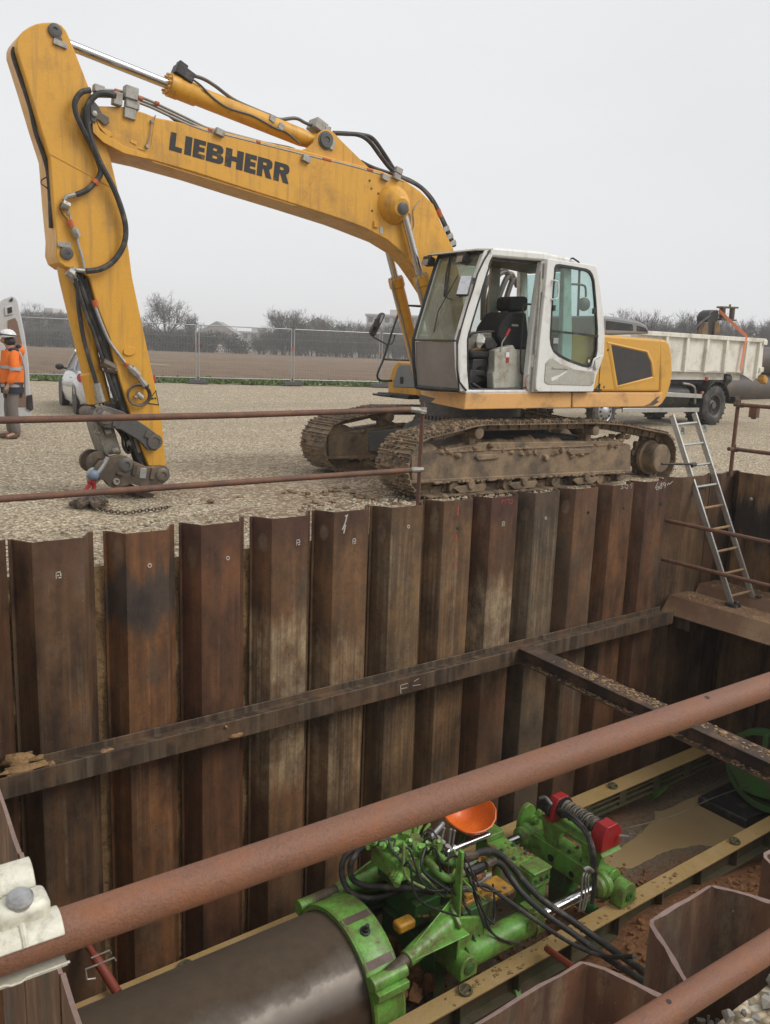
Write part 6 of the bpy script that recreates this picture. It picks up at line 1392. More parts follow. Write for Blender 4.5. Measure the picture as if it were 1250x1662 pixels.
b = MB(); dblock(b, (XB + .0, -1.77, -2.86), .20, .27, .03); gp('end_plate', b); b = MB(); dblock(b, (XB - .02, -.75, -2.80), .24, .42, .05); dblock(b, (XB + .10, -.80, -2.82), .10, .30, .05); gp('end_plate', b)
b = MB(); b.lathe((XB - .02, -.80, -2.72), (0, -1, 0), [(0, .05), (.03, .05), (.03, .03), (.06, .03)], 12); gp('plate_bolt', b, bevel=0)
b = MB(); b.lathe((XB - .13, -1.15, -2.9), (-1, 0, 0), [(0, .035), (.004, .035)], 14); b.lathe((XB - .125, -1.40, -2.93), (-1, 0, 0), [(0, .03), (.004, .03)], 14); gp('beam_hole', b, 'black', bevel=0)
# winch bracket and winch
b = MB(); b.prism([V((XB - .12, y, z)) for y, z in ((-1.72, -2.60), (-1.66, -2.56), (-.98, -2.56), (-.94, -2.60))], (.26, 0, 0)); 
for y in (-1.10, -1.58): b.bx(XB - .08, XB + .08, y - .01, y + .03, -2.82, -2.58)
b.prism([V((XB - .11, y, z)) for y, z in ((-1.18, -2.8), (-1.05, -2.8), (-.99, -2.6), (-1.22, -2.6))], (.02, 0, 0)); b.prism([V((XB - .11, y, z)) for y, z in ((-1.64, -2.8), (-1.5, -2.8), (-1.46, -2.6), (-1.7, -2.6))], (.02, 0, 0)); gp('winch_bracket', b)
for y, w_ in ((-1.70, .13), (-1.14, .10)):
    b = MB(); b.prism([V((XB + a, y, z)) for a, z in ((-.13, -2.56), (.13, -2.56), (.14, -2.42), (.07, -2.34), (-.06, -2.34), (-.12, -2.42))], (0, w_, 0)); wc = gp('winch_cheek', b, 'red', bevel=.006)
b = MB(); b.lathe((XB, -1.585, -2.43), (0, 1, 0), [(0, .10), (.012, .10), (.012, .05), (.42, .05), (.42, .10), (.435, .10)], 24); gp('winch_drum', b, 'black', bevel=0)
M['rope'] = weather('wire_rope', (.20, .18, .15), .6, .5, dirt=((.1, .08, .05), .4, 20), bump=.6, bscale=200)
b = MB(); N_ = 340; rr = random.Random(2); b.tube([V((XB + (.066 + .010 * math.sin(k * .021)) * math.cos(k * .45), -1.565 + .39 * (.5 - .5 * math.cos(k / N_ * math.pi * 3)), -2.43 + (.066 + .010 * math.sin(k * .021)) * math.sin(k * .45))) for k in range(N_)], .0085, 5); gp('wire_rope', b, 'rope', bevel=0)
b = MB(); b.lathe((XB - .08, -.93, -2.46), (0, -1, 0), [(0, .02), (.0, .05), (.05, .055), (.07, .065), (.12, .065), (.13, .08), (.17, .08)], 16); b.box((XB - .12, -1.02, -2.38), (.06, .08, .05)); gp('winch_motor', b, 'black')
b = MB(); b.tube([V((XB - .16, -1.14, -2.36)), V((XB - .15, -1.06, -2.33)), V((XB - .17, -1.0, -2.36))], .014, 8); gp('motor_fitting', b, 'steel', bevel=0)
b = MB(); b.cyl((XB + .08, -1.72, -2.45), (XB + .12, -1.80, -2.43), .012, 8); b.cyl((XB + .12, -1.80, -2.46), (XB + .12, -1.80, -2.40), .010, 6); gp('winch_pin', b, 'steel', bevel=0)
# wire running out to the green block
b = MB(); b.tube(spline([V((XB + .07, -1.40, -2.40)), onY(995, 1345, -1.45), onY(1050, 1336, -1.4), onY(1100, 1321, -1.35), onY(1160, 1294, -1.3), onY(1225, 1272, -1.25)], 5), .005, 5); gp('winch_wire', b, 'rope', bevel=0)
# orange seat on its post
b = MB(); sc0 = onY(763, 1342, -.86); NU, NV = 20, 8; vs = []
for i in range(NV + 1):
    r_ = i / NV
    for j in range(NU):
        t = 2 * math.pi * j / NU; ce, se = math.cos(t), math.sin(t); k_ = (abs(ce) ** 3 + abs(se) ** 3) ** (-1 / 3)
        ux, uy = ce * k_ * r_, se * k_ * r_
        z = .075 * r_ ** 4 + (.13 * max(0, ux) ** 2.2) - .02 * (1 - r_ ** 2) * abs(uy)
        vs.append(sc0 + V((ux * .20, uy * .21, z)))
fs = [(i * NU + j, i * NU + (j + 1) % NU, (i + 1) * NU + (j + 1) % NU, (i + 1) * NU + j) for i in range(NV) for j in range(NU)]
b.add(vs, fs); so_ = part('operator_seat', b, M['seatorange'], BMc, recalc=False)
sm = so_.modifiers.new('thick', 'SOLIDIFY'); sm.thickness = .012; bev(so_, .004)
b = MB(); b.lathe(sc0 + V((.06, -.02, .0145)), (-.15, 0, 1), [(0, .011), (.004, .011)], 10); part('seat_slot', b, M['black'], so_)
b = MB(); b.cyl(sc0 + V((0, .05, -.01)), V((sc0.x - .05, -.72, -2.95)), .025, 10); gp('seat_post', b, 'green_dark')
# hydraulic valve bank above the crosshead
VB = onY(655, 1385, -1.28)
b = MB(); b.box(VB + V((.05, .05, -.06)), (.40, .34, .16)); vb = gp('valve_bank', b, 'green', bevel=.012)
rr = random.Random(40)
for k in range(22):
    c = VB + V((rr.uniform(-.18, .24), rr.uniform(-.16, .22), .02 + rr.uniform(0, .05))); b = MB()
    if k % 3: b.lathe(c, (rr.uniform(-.6, .2), rr.uniform(-.9, -.1), rr.uniform(.1, 1)), [(0, .026), (.03, .03), (.05, .03), (.06, .018), (.085, .018)], 8)
    else: b.box(c, (rr.uniform(.05, .1), rr.uniform(.04, .09), .08), Matrix.Rotation(rr.uniform(0, 1), 3, 'Z'))
    part('valve_fitting', b, M['green'], vb, .004)
for k in range(5): b = MB(); c = VB + V((-.16 + .02 * k, -.17 + .05 * k, -.03 - .01 * k)); b.cyl(c, c + V((-.08, -.06, -.015)), .026, 10); part('valve_plug', b, M['green'], vb)
b = MB(); b.bx(VB.x - .02, VB.x + .38, VB.y - .1, VB.y + .3, VB.z - .34, VB.z - .14); b.bx(VB.x + .05, VB.x + .3, VB.y - .12, VB.y + .25, -2.72, VB.z - .4); gp('valve_stand', b, 'green_dark', bevel=.01)
# grime, bolts and small pipework that crowd the machine
rr = random.Random(55)
for (x, y, z, d) in [(XC - .052, yy, zz_, (-1, 0, 0)) for yy in (-1.58, -1.3, -1.0, -.72) for zz_ in (-2.68, -2.88)] + [(xx, -1.565, -2.66, (0, -1, 0)) for xx in (3.64, 3.71, 3.78)] + [(XB + dx, yy, -2.787, (0, 0, 1)) for dx in (-.06, .06) for yy in (-1.45, -1.30, -1.0)] + [(xx, yy, -2.60, (0, 0, 1)) for xx in (3.64, 3.78) for yy in (-1.3, -1.15)]:
    b = MB(); b.lathe((x, y, z), d, [(0, .022), (.006, .022), (.006, .014), (.022, .014)], 6); part('bolt', b, M['green_dark'], BMc)
b = MB()
for _ in range(170):
    k = rr.random()
    if k < .4: c = V((rr.uniform(2.0, 5.2), -1.875 + rr.uniform(-.07, .07), RT + .002))
    elif k < .7: c = V((rr.uniform(3.6, 3.82), rr.uniform(-1.55, -.88), -2.598))
    else: c = V((rr.uniform(2.5, 3.0), rr.uniform(-1.6, -.8), -2.618))
    s_ = rr.uniform(.005, .016); b.lump(c, (s_ * 1.5, s_ * 1.4, s_ * .5), rr, 5, .35)
gp('caked_soil', b, 'clay', bevel=0, smooth=60)
# two green pipes, brown valve row between
def gh(name, pts, r, mat='rubber', k=6, n=8, parent=None):
    b = MB(); b.tube(spline([onY(x, y, yy) for x, y, yy in pts], k), r, n); return part(name, b, M[mat], parent or BMc)
gh('green_pipe', [(662, 1345, -1.0), (690, 1372, -1.25), (716, 1392, -1.42), (733, 1400, -1.5), (745, 1394, -1.52)], .030, 'green', n=12)
gh('green_pipe', [(683, 1385, -1.32), (704, 1408, -1.48), (722, 1424, -1.58), (738, 1424, -1.60), (752, 1416, -1.6)], .032, 'green', n=12)
gh('green_pipe', [(680, 1410, -1.4), (680, 1392, -1.38), (690, 1380, -1.32), (702, 1376, -1.25)], .014, 'green')
gh('green_pipe', [(683, 1418, -1.45), (700, 1436, -1.52), (715, 1452, -1.55), (731, 1454, -1.6)], .013, 'green')
gh('green_pipe', [(688, 1362, -1.05), (690, 1348, -1.0), (697, 1338, -.95)], .014, 'green'); gh('green_pipe', [(676, 1358, -1.05), (680, 1346, -1.0), (684, 1340, -.95)], .014, 'green')
M['brass'] = weather('rust_brown_valves', (.22, .09, .045), .5, .3, dirt=((.4, .3, .2), .3, 15))
for k in range(5):
    c = onY(694 + 8 * k, 1384 + 6 * k, -1.30 - .03 * k); b = MB(); b.box(c, (.07, .09, .08), Matrix.Rotation(.6, 3, 'Z')); b.cyl(c, c + V((0, -.03, .07)), .018, 8); part('control_valve', b, M['brass'], BMc, .005)
for k in range(6):
    c = onY(706 + 8 * k, 1372 + 7 * k, -1.22 - .035 * k); b = MB(); b.lathe(c, (.1, -.3, 1), [(-.03, .026), (.02, .026), (.025, .016), (.06, .016), (.065, .024), (.085, .024)], 8); part('hose_fitting', b, M['dullsteel'], BMc)
for (x0, y0, x1, y1) in ((716, 1368, 721, 1345), (728, 1374, 732, 1347), (734, 1376, 738, 1349)):
    b = MB(); p0, p1 = onY(x0, y0, -1.15), onY(x1, y1, -1.13); b.cyl(p0, p1, .009, 6); b.sph(p1, .014, 8); part('control_lever', b, M['steel'], BMc)
gh('steel_fitting', [(697, 1362, -1.05), (706, 1352, -1.02), (714, 1343, -1.0), (719, 1337, -.98)], .022, 'steel')
for (x0, y0, x1, y1, r_, mt) in ((752, 1391, 772, 1388, .042, 'hitch'), (757, 1416, 790, 1403, .044, 'black'), (788, 1404, 802, 1397, .038, 'hitch'), (765, 1434, 795, 1420, .028, 'dullsteel'), (750, 1446, 766, 1438, .024, 'dullsteel'), (770, 1425, 784, 1419, .036, 'brass'), (752, 1404, 766, 1399, .03, 'dullsteel')):
    b = MB(); p0, p1 = onY(x0, y0, -1.55), onY(x1, y1, -1.52); d = p1 - p0; b.lathe(p0, d, [(0, r_ * .8), (d.length * .3, r_), (d.length * .6, r_), (d.length * .6, r_ * .85), (d.length, r_ * .85)], 10); part('hose_coupling', b, M[mt], BMc)
gh('yellow_pipe', [(776, 1400, -1.45), (780, 1392, -1.42), (790, 1396, -1.42), (795, 1408, -1.45), (795, 1420, -1.48), (788, 1424, -1.5)], .017, 'ochre')
# black and grey hoses
gh('big_hose', [(768, 1388, -1.53), (782, 1383, -1.5), (800, 1382, -1.48), (822, 1396, -1.5), (846, 1425, -1.58), (880, 1460, -1.78), (925, 1492, -1.97), (978, 1530, -2.2), (1046, 1578, -2.7), (1080, 1605, -3.1)], .028, k=8, n=12)
gh('big_hose', [(800, 1398, -1.52), (814, 1404, -1.53), (828, 1424, -1.58), (850, 1452, -1.7), (890, 1487, -1.92), (930, 1515, -2.08), (985, 1555, -2.4), (1040, 1590, -2.9), (1075, 1612, -3.2)], .025, k=8, n=12)
gh('hydraulic_hose', [(770, 1436, -1.56), (790, 1438, -1.6), (815, 1455, -1.7), (850, 1480, -1.85), (890, 1508, -2.0), (935, 1535, -2.15), (980, 1552, -2.4), (1030, 1552, -2.8)], .017, k=8)
gh('loop_hose', [(633, 1362, -1.15), (610, 1366, -1.1), (585, 1380, -1.05), (570, 1400, -1.05), (571, 1424, -1.05), (588, 1436, -1.1), (625, 1440, -1.25), (665, 1442, -1.4), (705, 1448, -1.5)], .024, k=8, n=12)
gh('loop_hose', [(600, 1372, -.95), (572, 1380, -.9), (556, 1400, -.9), (557, 1428, -.95), (572, 1450, -1.05), (600, 1458, -1.15), (632, 1452, -1.25), (660, 1440, -1.3), (690, 1428, -1.3)], .023, k=8, n=12)
for pts in (((631, 1362, -1.25), (636, 1380, -1.35), (655, 1400, -1.45), (680, 1420, -1.5), (705, 1440, -1.55), (724, 1454, -1.6)), ((655, 1350, -1.1), (665, 1360, -1.2), (670, 1378, -1.3), (672, 1402, -1.35)), ((690, 1355, -1.2), (684, 1372, -1.25), (678, 1390, -1.3)), ((642, 1362, -1.25), (640, 1375, -1.3), (646, 1388, -1.32)),
            ((750, 1430, -1.58), (753, 1465, -1.62), (770, 1495, -1.66), (778, 1520, -1.7), (790, 1545, -1.75)), ((764, 1430, -1.58), (775, 1470, -1.64), (790, 1505, -1.72), (815, 1525, -1.8), (842, 1531, -1.82)), ((768, 1428, -1.58), (785, 1480, -1.68), (800, 1515, -1.76), (830, 1532, -1.82)), ((748, 1440, -1.55), (748, 1480, -1.6), (765, 1510, -1.68), (775, 1535, -1.74), (800, 1550, -1.8)),
            ((800, 1435, -1.5), (803, 1470, -1.55), (800, 1500, -1.6), (785, 1512, -1.65), (770, 1505, -1.65)), ((730, 1445, -1.5), (745, 1470, -1.6), (757, 1500, -1.66))):
    gh('thin_hose', pts, .009)
rr = random.Random(61)
for k in range(12):
    x0, y0 = 640 + rr.uniform(0, 110), 1352 + rr.uniform(0, 60); x1, y1 = x0 + rr.uniform(30, 90), y0 + rr.uniform(40, 110); xm, ym = (x0 + x1) / 2 + rr.uniform(-25, 25), (y0 + y1) / 2 + rr.uniform(-10, 30); d0 = -1.05 - .5 * (y0 - 1350) / 60
    gh('thin_hose', [(x0, y0, d0 - .12), (x0 + (xm - x0) * .4, y0 - rr.uniform(2, 14), d0 - .16), (xm, ym, d0 - .24), (x1, y1, d0 - .32)], rr.choice((.007, .009, .011)), rr.choice(('black', 'rubber', 'rubber', 'green')))
gh('winch_hose', [(906, 1315, -1.2), (925, 1322, -1.35), (945, 1340, -1.5), (957, 1360, -1.66), (964, 1385, -1.75), (966, 1420, -1.78), (963, 1450, -1.8), (961, 1466, -1.8)], .020, k=8)
gh('winch_hose', [(912, 1318, -1.25), (935, 1336, -1.45), (952, 1356, -1.62), (960, 1390, -1.74), (963, 1430, -1.78)], .014, k=8)
for o in (0, 6, 11): gh('thin_hose', [(950 + o, 1414, -1.76), (946 + o * .8, 1424, -1.78), (944 + o, 1450, -1.79), (940 + o * .7, 1478, -1.80)], .008, 'dullsteel')
gh('steel_fitting', [(948, 1412, -1.77), (955, 1409, -1.78), (962, 1414, -1.78)], .018, 'dullsteel')
b = MB(); rr = random.Random(77)
for _ in range(60): b.lump((rr.uniform(2.15, 2.66), rr.uniform(-1.5, -.9), -3.28 + rr.uniform(-.05, .14)), [rr.uniform(.03, .09)] * 3, rr, 7, .35)
solo('soil_heap', b, M['sand'], 'heap of orange soil dropped between the push ring and the crosshead', 'soil', smooth=60)
# green receiving ring at the far right, half hidden by the strut
gb = thing('green_ring_stand', 'green ring stand in the shadow at the right end of the guide rails', 'machine', (7.6, -1.2, PB))
rc = onX(1243, 1250, 7.55); b = MB(); b.lathe((7.5, rc.y, rc.z), (1, 0, 0), [(0, .40), (0, .47), (.1, .47), (.1, .40), (0, .40)], 40, caps=False); part('ring', b, M['green_dark'], gb, .006)
b = MB(); q = [onX(*a, 7.45) for a in ((1176, 1232), (1200, 1240), (1230, 1262), (1250, 1268), (1255, 1300), (1225, 1292), (1203, 1282))]; b.prism(q, (.12, 0, 0)); part('cradle', b, M['green_dark'], gb, .01)
b = MB(); b.bx(7.45, 7.6, rc.y - .03, rc.y + .03, rc.z, rc.z + .45); part('upright', b, M['green_dark'], gb, .01); b = MB(); b.bx(7.4, 8.2, rc.y - .55, rc.y - .45, -3.05, -2.85); part('base_beam', b, M['green_dark'], gb, .01)
b = MB(); c0 = onZ(1185, 1312, PB + .1); b.box(c0 + V((.25, .0, .0)), (.85, .62, .12)); solo('black_mat', b, M['black'], 'black rubber mat on the wet floor before the green ring stand', 'mat', bevel=.02)
# odds and ends on the pit floor
pr_ = thing('screw_prop', 'red screw prop braced against the sheet piles left of the steel pipe', 'prop', onY(188, 1608, -.50))
p0, p1 = onY(140, 1530, -.10), onY(190, 1610, -.52); d = p1 - p0
b = MB(); b.cyl(p0, p0 + d * .35, .024, 12); M['propred'] = weather('faded_red_prop', (.22, .04, .022), .6, chip=((.12, .06, .04), .3)); part('inner_tube', b, M['propred'], pr_); b = MB(); b.lathe(p0 + d * .28, d, [(0, .034), (d.length * .2, .037), (d.length * .21, .034), (d.length * .75, .034)], 14); part('outer_tube', b, M['propred'], pr_)
for t in (.35, .5): b = MB(); q = p0 + d * t; b.tube([q + V((-.04, 0, .03)), q + V((.09, -.02, .05)), q + V((.10, -.02, .02))], .007, 6); part('prop_pin', b, M['dullsteel'], pr_)
b = MB(); q = p0 + d * .45; b.tube([q + V((-.03, -.03, .03)), q + V((-.11, -.03, .03)), q + V((-.11, -.05, -.04)), q + V((-.05, -.05, -.06))], .008, 6); part('prop_handle', b, M['dullsteel'], pr_)
b = MB(); b.cyl(onY(888, 1540, -1.96), onY(930, 1570, -2.45), .026, 12); solo('red_bar', b, M['propred'], 'short rusty red bar sticking out under the near guide rail', 'bar')
b = MB(); b.tube(spline([onZ(x, y, PB + .12) for x, y in ((1150, 1416), (1175, 1408), (1205, 1406), (1235, 1412), (1262, 1420), (1300, 1425))], 6), .028, 10); b.tube(spline([onZ(x, y, PB + .1) for x, y in ((1150, 1418), (1143, 1428), (1148, 1440), (1150, 1450))], 5), .018, 8)
solo('floor_cable', b, M['rubber'], 'black cable on the pit floor beyond the near guide rail, right edge', 'cable')
b = MB()
for (a, c) in (((1222, 1400), (1245, 1382)), ((1158, 1434), (1180, 1424))):
    p0, p1 = onZ(*a, PB), onZ(*c, PB); nn = (p1 - p0).normalized().cross(V((0, 0, 1))) * .03
    vs = []
    for k in range(9):
        q = p0.lerp(p1, k / 8)
        for s_ in (-1, 1): w_ = q + nn * s_; vs.append(V((w_.x, w_.y, floor_z(w_.x, w_.y) + .016)))
    b.add(vs, [(2 * k, 2 * k + 1, 2 * k + 3, 2 * k + 2) for k in range(8)])
solo('paint_mark', b, M['redmark'], None, None, kind='structure', recalc=False)
# ================================================================== FENCE, TREES, BUILDINGS, VEHICLES, PEOPLE
# ---------------------------------------------------------------- mesh fence
FD = V((.9677, -.252, 0)); F0 = V((11.52, 22.77, .27)); FN = V((.252, .9677, 0))
fence = thing('mesh_fence', 'x', 'fence', (0, 0, 0), 'temporary mesh fence panels along the field')
L_ = 3.42
b = MB()
b.tube([V((.03, 0, .06)), V((.03, 0, 2.02))], .021, 8); b.tube([V((L_, 0, .06)), V((L_, 0, 2.02))], .021, 8); b.tube([V((.03, 0, 2.0)), V((L_, 0, 2.0))], .019, 8); b.tube([V((.03, 0, .16)), V((L_, 0, .16))], .019, 8)
part('frame', b, M['steel'], fence)
M['wire'] = weather('galvanised_wire', (.34, .35, .36), .5, .5, bump=0)
b = MB()
for k in range(1, 34): x = .03 + (L_ - .03) * k / 34; b.tube([V((x, 0, .16)), V((x, 0, 2.0))], .0019, 3, caps=False)
for z in (.45, .75, 1.05, 1.35, 1.62, 1.82): b.tube([V((.03, .004, z)), V((L_, .004, z))], .0024 if z not in (1.05, 1.62) else .005, 3, caps=False)
part('wire_mesh', b, M['wire'], fence, smooth=0)
b = MB(); b.box((-.02, -.02, 1.3), (.10, .05, .06)); part('clamp', b, M['orange'], fence, .004)
foot = MB(); foot.prism([V((a, -.11, c)) for a, c in ((-.36, 0), (.36, 0), (.33, .11), (.2, .14), (-.2, .14), (-.33, .11))], (0, .22, 0))
M['footm'] = weather('dark_concrete_block', (.10, .10, .10), .9)
ft = solo('concrete_block', foot, M['footm'], 'x', 'fence foot', 'fence foot blocks', bevel=.01, org=(0, 0, 0))
ang = math.atan2(FD.y, FD.x)
flab = {-1: 'mesh fence panel seen through the gap left of the digger stick', 0: 'mesh fence panel right of the digger stick, before the big bare tree', 1: 'mesh fence panel between the two tall posts, before the row of trees', 2: 'mesh fence panel behind the digger mirror, last one in view before the cab', -2: 'mesh fence panel above the white car', -3: 'mesh fence panel behind the helmeted worker', -4: 'mesh fence panel at the left picture edge', 3: 'mesh fence panel hidden behind the digger body', 4: 'mesh fence panel far behind the truck'}
klab = {-3: 'dark fence foot behind the worker', -2: 'dark fence foot left of the white car', -1: 'dark fence foot behind the digger stick', 0: 'dark block under the fence posts right of the digger stick', 1: 'dark block under the middle fence posts at the grass edge', 2: 'dark block under the fence posts beside the digger step', 3: 'fence foot hidden behind the digger cab', 4: 'fence foot behind the digger tail', -4: 'fence foot at the left edge'}
for k in range(-4, 5):
    q = F0 + FD * 3.5 * k
    if k == -4: fence.location = q + V((0, 0, .05)); fence.rotation_euler = (0, 0, ang); fence['label'] = flab[k]; ft.location = q; ft.rotation_euler = (0, 0, ang + .1); ft['label'] = klab[k]
    else:
        dup(fence, q + V((0, 0, .05)), ang, flab[k]); c = ft.copy(); COL.objects.link(c); c.location = q; c.rotation_euler = (0, 0, ang + .15 * math.sin(k * 3)); c['label'] = klab[k]
# ---------------------------------------------------------------- winter trees
M['bark'] = weather('tree_bark', (.055, .048, .040), .95, v=.25, bump=.4)
M['twig'] = weather('bare_twigs', (.085, .076, .066), .95, v=.2, bump=0)
M['evergreen'] = weather('dark_evergreen', (.04, .052, .036), .9, v=.4, bump=0)
M['scrub'] = weather('winter_scrub', (.115, .105, .088), .95, v=.35, bump=0)
def tree_mesh(seed, H, spread, forks=4, low=.2):
    rr = random.Random(seed); tr, cr = MB(), MB()
    def grow_(p, d, L, r, lev):
        n = 4 if lev < 3 else 3; pts = [p]; q = p; dd = d.copy()
        for i in range(n):
            dd = (dd + V((rr.gauss(0, .13), rr.gauss(0, .13), rr.gauss(.05, .06)))).normalized(); q = q + dd * L / n; pts.append(q)
        rs = [r * (1 - .5 * i / n) for i in range(n + 1)]
        (tr if lev == 0 else cr).tube(pts, rs, 7 if lev == 0 else 4 if lev < 3 else 3, caps=False)
        if lev >= 5: return
        nk = (forks + 4 if lev == 0 else forks if lev < 4 else 3)
        for k in range(nk):
            t = rr.uniform(.35 if lev else .45, 1); i = min(int(t * n), n - 1); base = pts[i].lerp(pts[i + 1], t * n - i)
            az = rr.uniform(0, 6.283); side, up = frame(dd); out = side * math.cos(az) + up * math.sin(az)
            nd = (dd * rr.uniform(.55, .95) + out * rr.uniform(.55, 1.05) * spread + V((0, 0, .22 if lev < 2 else .10))).normalized()
            grow_(base, nd, L * (rr.uniform(.95, 1.25) if lev == 0 else rr.uniform(.55, .74)), max(r * .52, .013), lev + 1)
    grow_(V((0, 0, 0)), V((0, 0, 1)), H * .27, H * .022, 0)
    return tr, cr
TREES = []
for sd, sp_, fk in ((1, 1.0, 4), (2, .8, 4), (3, .65, 4), (5, .9, 4)):
    tr, cr = tree_mesh(sd, 9, sp_, fk); zmax = max(v.z for v in cr.v); k = 9 / zmax
    for m_ in (tr, cr): m_.v = [v * k for v in m_.v]
    t = thing('bare_tree', 'x', 'tree', (0, 0, 0), 'bare winter trees beyond the field'); part('trunk', tr, M['bark'], t, recalc=False); part('crown', cr, M['twig'], t, smooth=0, recalc=False); TREES.append([t, False])
def shrub_mesh(seed, leafy):
    rr = random.Random(seed); st, cr = MB(), MB()
    for k in range(9):
        a = rr.uniform(0, 6.28); b0 = V((rr.uniform(-.7, .7), rr.uniform(-.5, .5), 0)); tip = b0 + V((rr.gauss(0, .7), rr.gauss(0, .6), rr.uniform(1.6, 3.0))); st.tube([b0, b0.lerp(tip, .5) + V((rr.gauss(0, .15), rr.gauss(0, .15), 0)), tip], [.06, .04, .015], 4, caps=False)
        for _ in range(150 if leafy else 80):
            t = rr.uniform(.15, 1.05); c = b0.lerp(tip, t) + V((rr.gauss(0, .42), rr.gauss(0, .4), rr.gauss(0, .25)))
            if leafy:
                s_ = rr.uniform(.05, .15); u = V((rr.gauss(0, 1), rr.gauss(0, 1), rr.gauss(0, 1))).normalized(); a_, c_ = frame(u); cr.add([c + a_ * s_, c - a_ * s_ * .5 + c_ * s_, c - a_ * s_ * .5 - c_ * s_], [(0, 1, 2)])
            else:
                d = V((rr.gauss(0, .5), rr.gauss(0, .5), 1)).normalized() * rr.uniform(.4, 1.1); cr.tube([c, c + d], [.02, .006], 3, caps=False)
                for _ in range(2): e = c + d * rr.random(); cr.tube([e, e + V((rr.gauss(0, .3), rr.gauss(0, .3), .35))], [.012, .005], 3, caps=False)
    return st, cr
SHR = []
for sd, lf, nm in ((11, True, 'evergreen_bush'), (12, True, 'evergreen_bush'), (13, False, 'bare_shrub'), (14, False, 'bare_shrub')):
    st_, cr = shrub_mesh(sd, lf); t = thing(nm, 'x', 'bush', (0, 0, 0), 'evergreen bushes beyond the field' if lf else 'bare shrubs beyond the field'); part('stems', st_, M['bark'], t, recalc=False); part('foliage' if lf else 'twigs', cr, M['evergreen'] if lf else M['scrub'], t, smooth=0, recalc=False); SHR.append([t, False])
def far_at(x, dist, z=.27):
    d = ray(x, 571 + (x - 625) * .0363); d.z = 0; return V((CAM.x, CAM.y, 0)) + d * dist + V((0, 0, z))
def put(pool, k, x, dist, sc, rz, lab):
    t, used = pool[k]; q = far_at(x, dist)
    if not used: t.location = q; t.rotation_euler = (0, 0, rz); t.scale = sc if hasattr(sc, '__len__') else (sc,) * 3; t['label'] = lab; pool[k][1] = True
    else: dup(t, q, rz, lab, None, sc)
rr = random.Random(99)
put(TREES, 0, 270, 152, (1.25, 1.25, 1.22), .4, 'tallest bare tree with a wide round crown, right of the digger stick')
put(TREES, 1, 462, 152, (1.02, 1.02, 1.0), 1.0, 'broad domed bare tree left of the middle fence posts')
put(TREES, 3, 478, 156, (1.0, 1.0, .98), 2.2, 'domed bare tree just behind the fence posts in mid field')
put(TREES, 2, 515, 156, .9, .2, 'slender bare tree next right of the domed pair')
put(TREES, 3, 545, 160, .82, .9, 'bare tree in the row left of the digger mirror')
put(TREES, 1, 572, 158, .84, 2.0, 'bare tree in the row just left of the mirror')
put(TREES, 2, 320, 150, .78, 3.0, 'small bare tree behind the left pair of fence posts')
put(TREES, 2, 600, 156, .75, 3.4, 'bare tree standing before the pale apartment block')
put(TREES, 0, 640, 160, .9, 4.0, 'bare tree behind the digger boom cylinder')
put(TREES, 3, 50, 160, (1.0, 1.0, .95), 4, 'bare tree above the open van door')
put(TREES, 2, 80, 158, .8, 5, 'bare tree between the van door and the digger stick')
put(TREES, 1, 110, 162, .8, 5.5, 'bare tree left of the bucket cylinder, above the car')
put(TREES, 1, 20, 165, .85, 5.5, 'bare tree hidden behind the open van door')
put(TREES, 0, 240, 165, .7, 1.5, 'small bare tree at the right edge of the digger stick')
put(TREES, 2, 365, 180, .55, 1.5, 'small faint tree between the fence panels')
put(TREES, 3, 680, 165, .95, 1.1, 'bare tree seen beside the windscreen edge')
put(TREES, 2, 720, 165, .9, 2.1, 'bare tree hidden behind the cab')
for i, x in enumerate((985, 1010, 1040, 1062, 1080, 1100, 1118, 1136, 1160, 1182, 1204, 1226, 1246, 1270)):
    put(TREES, (i * 3) % 4, x, 128 + rr.uniform(-6, 14), (.92 + .16 * rr.random() + (.06 if x in (1080, 1100, 1226) else 0)), rr.uniform(0, 6), 'bare tree in the wood behind the white skip truck')
for i, x in enumerate((60, 95, 132, 235, 258, 285, 300, 318, 340, 375, 395)):
    put(SHR, i % 2, x, 151 + rr.uniform(-1, 6), (1.5, 1.4, .95 + .45 * rr.random()), rr.uniform(0, 6), {375: 'dark rounded evergreen bush standing alone before the far buildings'}.get(x, 'dark evergreen bush in the hedge along the far side of the field'))
for i, x in enumerate(list(range(35, 180, 12)) + list(range(238, 345, 17)) + list(range(425, 720, 18))):
    put(SHR, 2 + i % 2, x + rr.uniform(-3, 3), 152 + rr.uniform(0, 8), (1.5, 1.4, (1.0 + .45 * rr.random()) * (1.1 if x > 440 else .9)), rr.uniform(0, 6), 'grey bare shrub in the thicket along the far side of the field')
for i, x in enumerate(range(980, 1280, 11)):
    put(SHR, 2 + i % 2, x, 122 + rr.uniform(0, 8), (1.6, 1.5, 1.25 + .3 * rr.random()), rr.uniform(0, 6), 'grey bare shrub at the foot of the wood behind the skip truck')
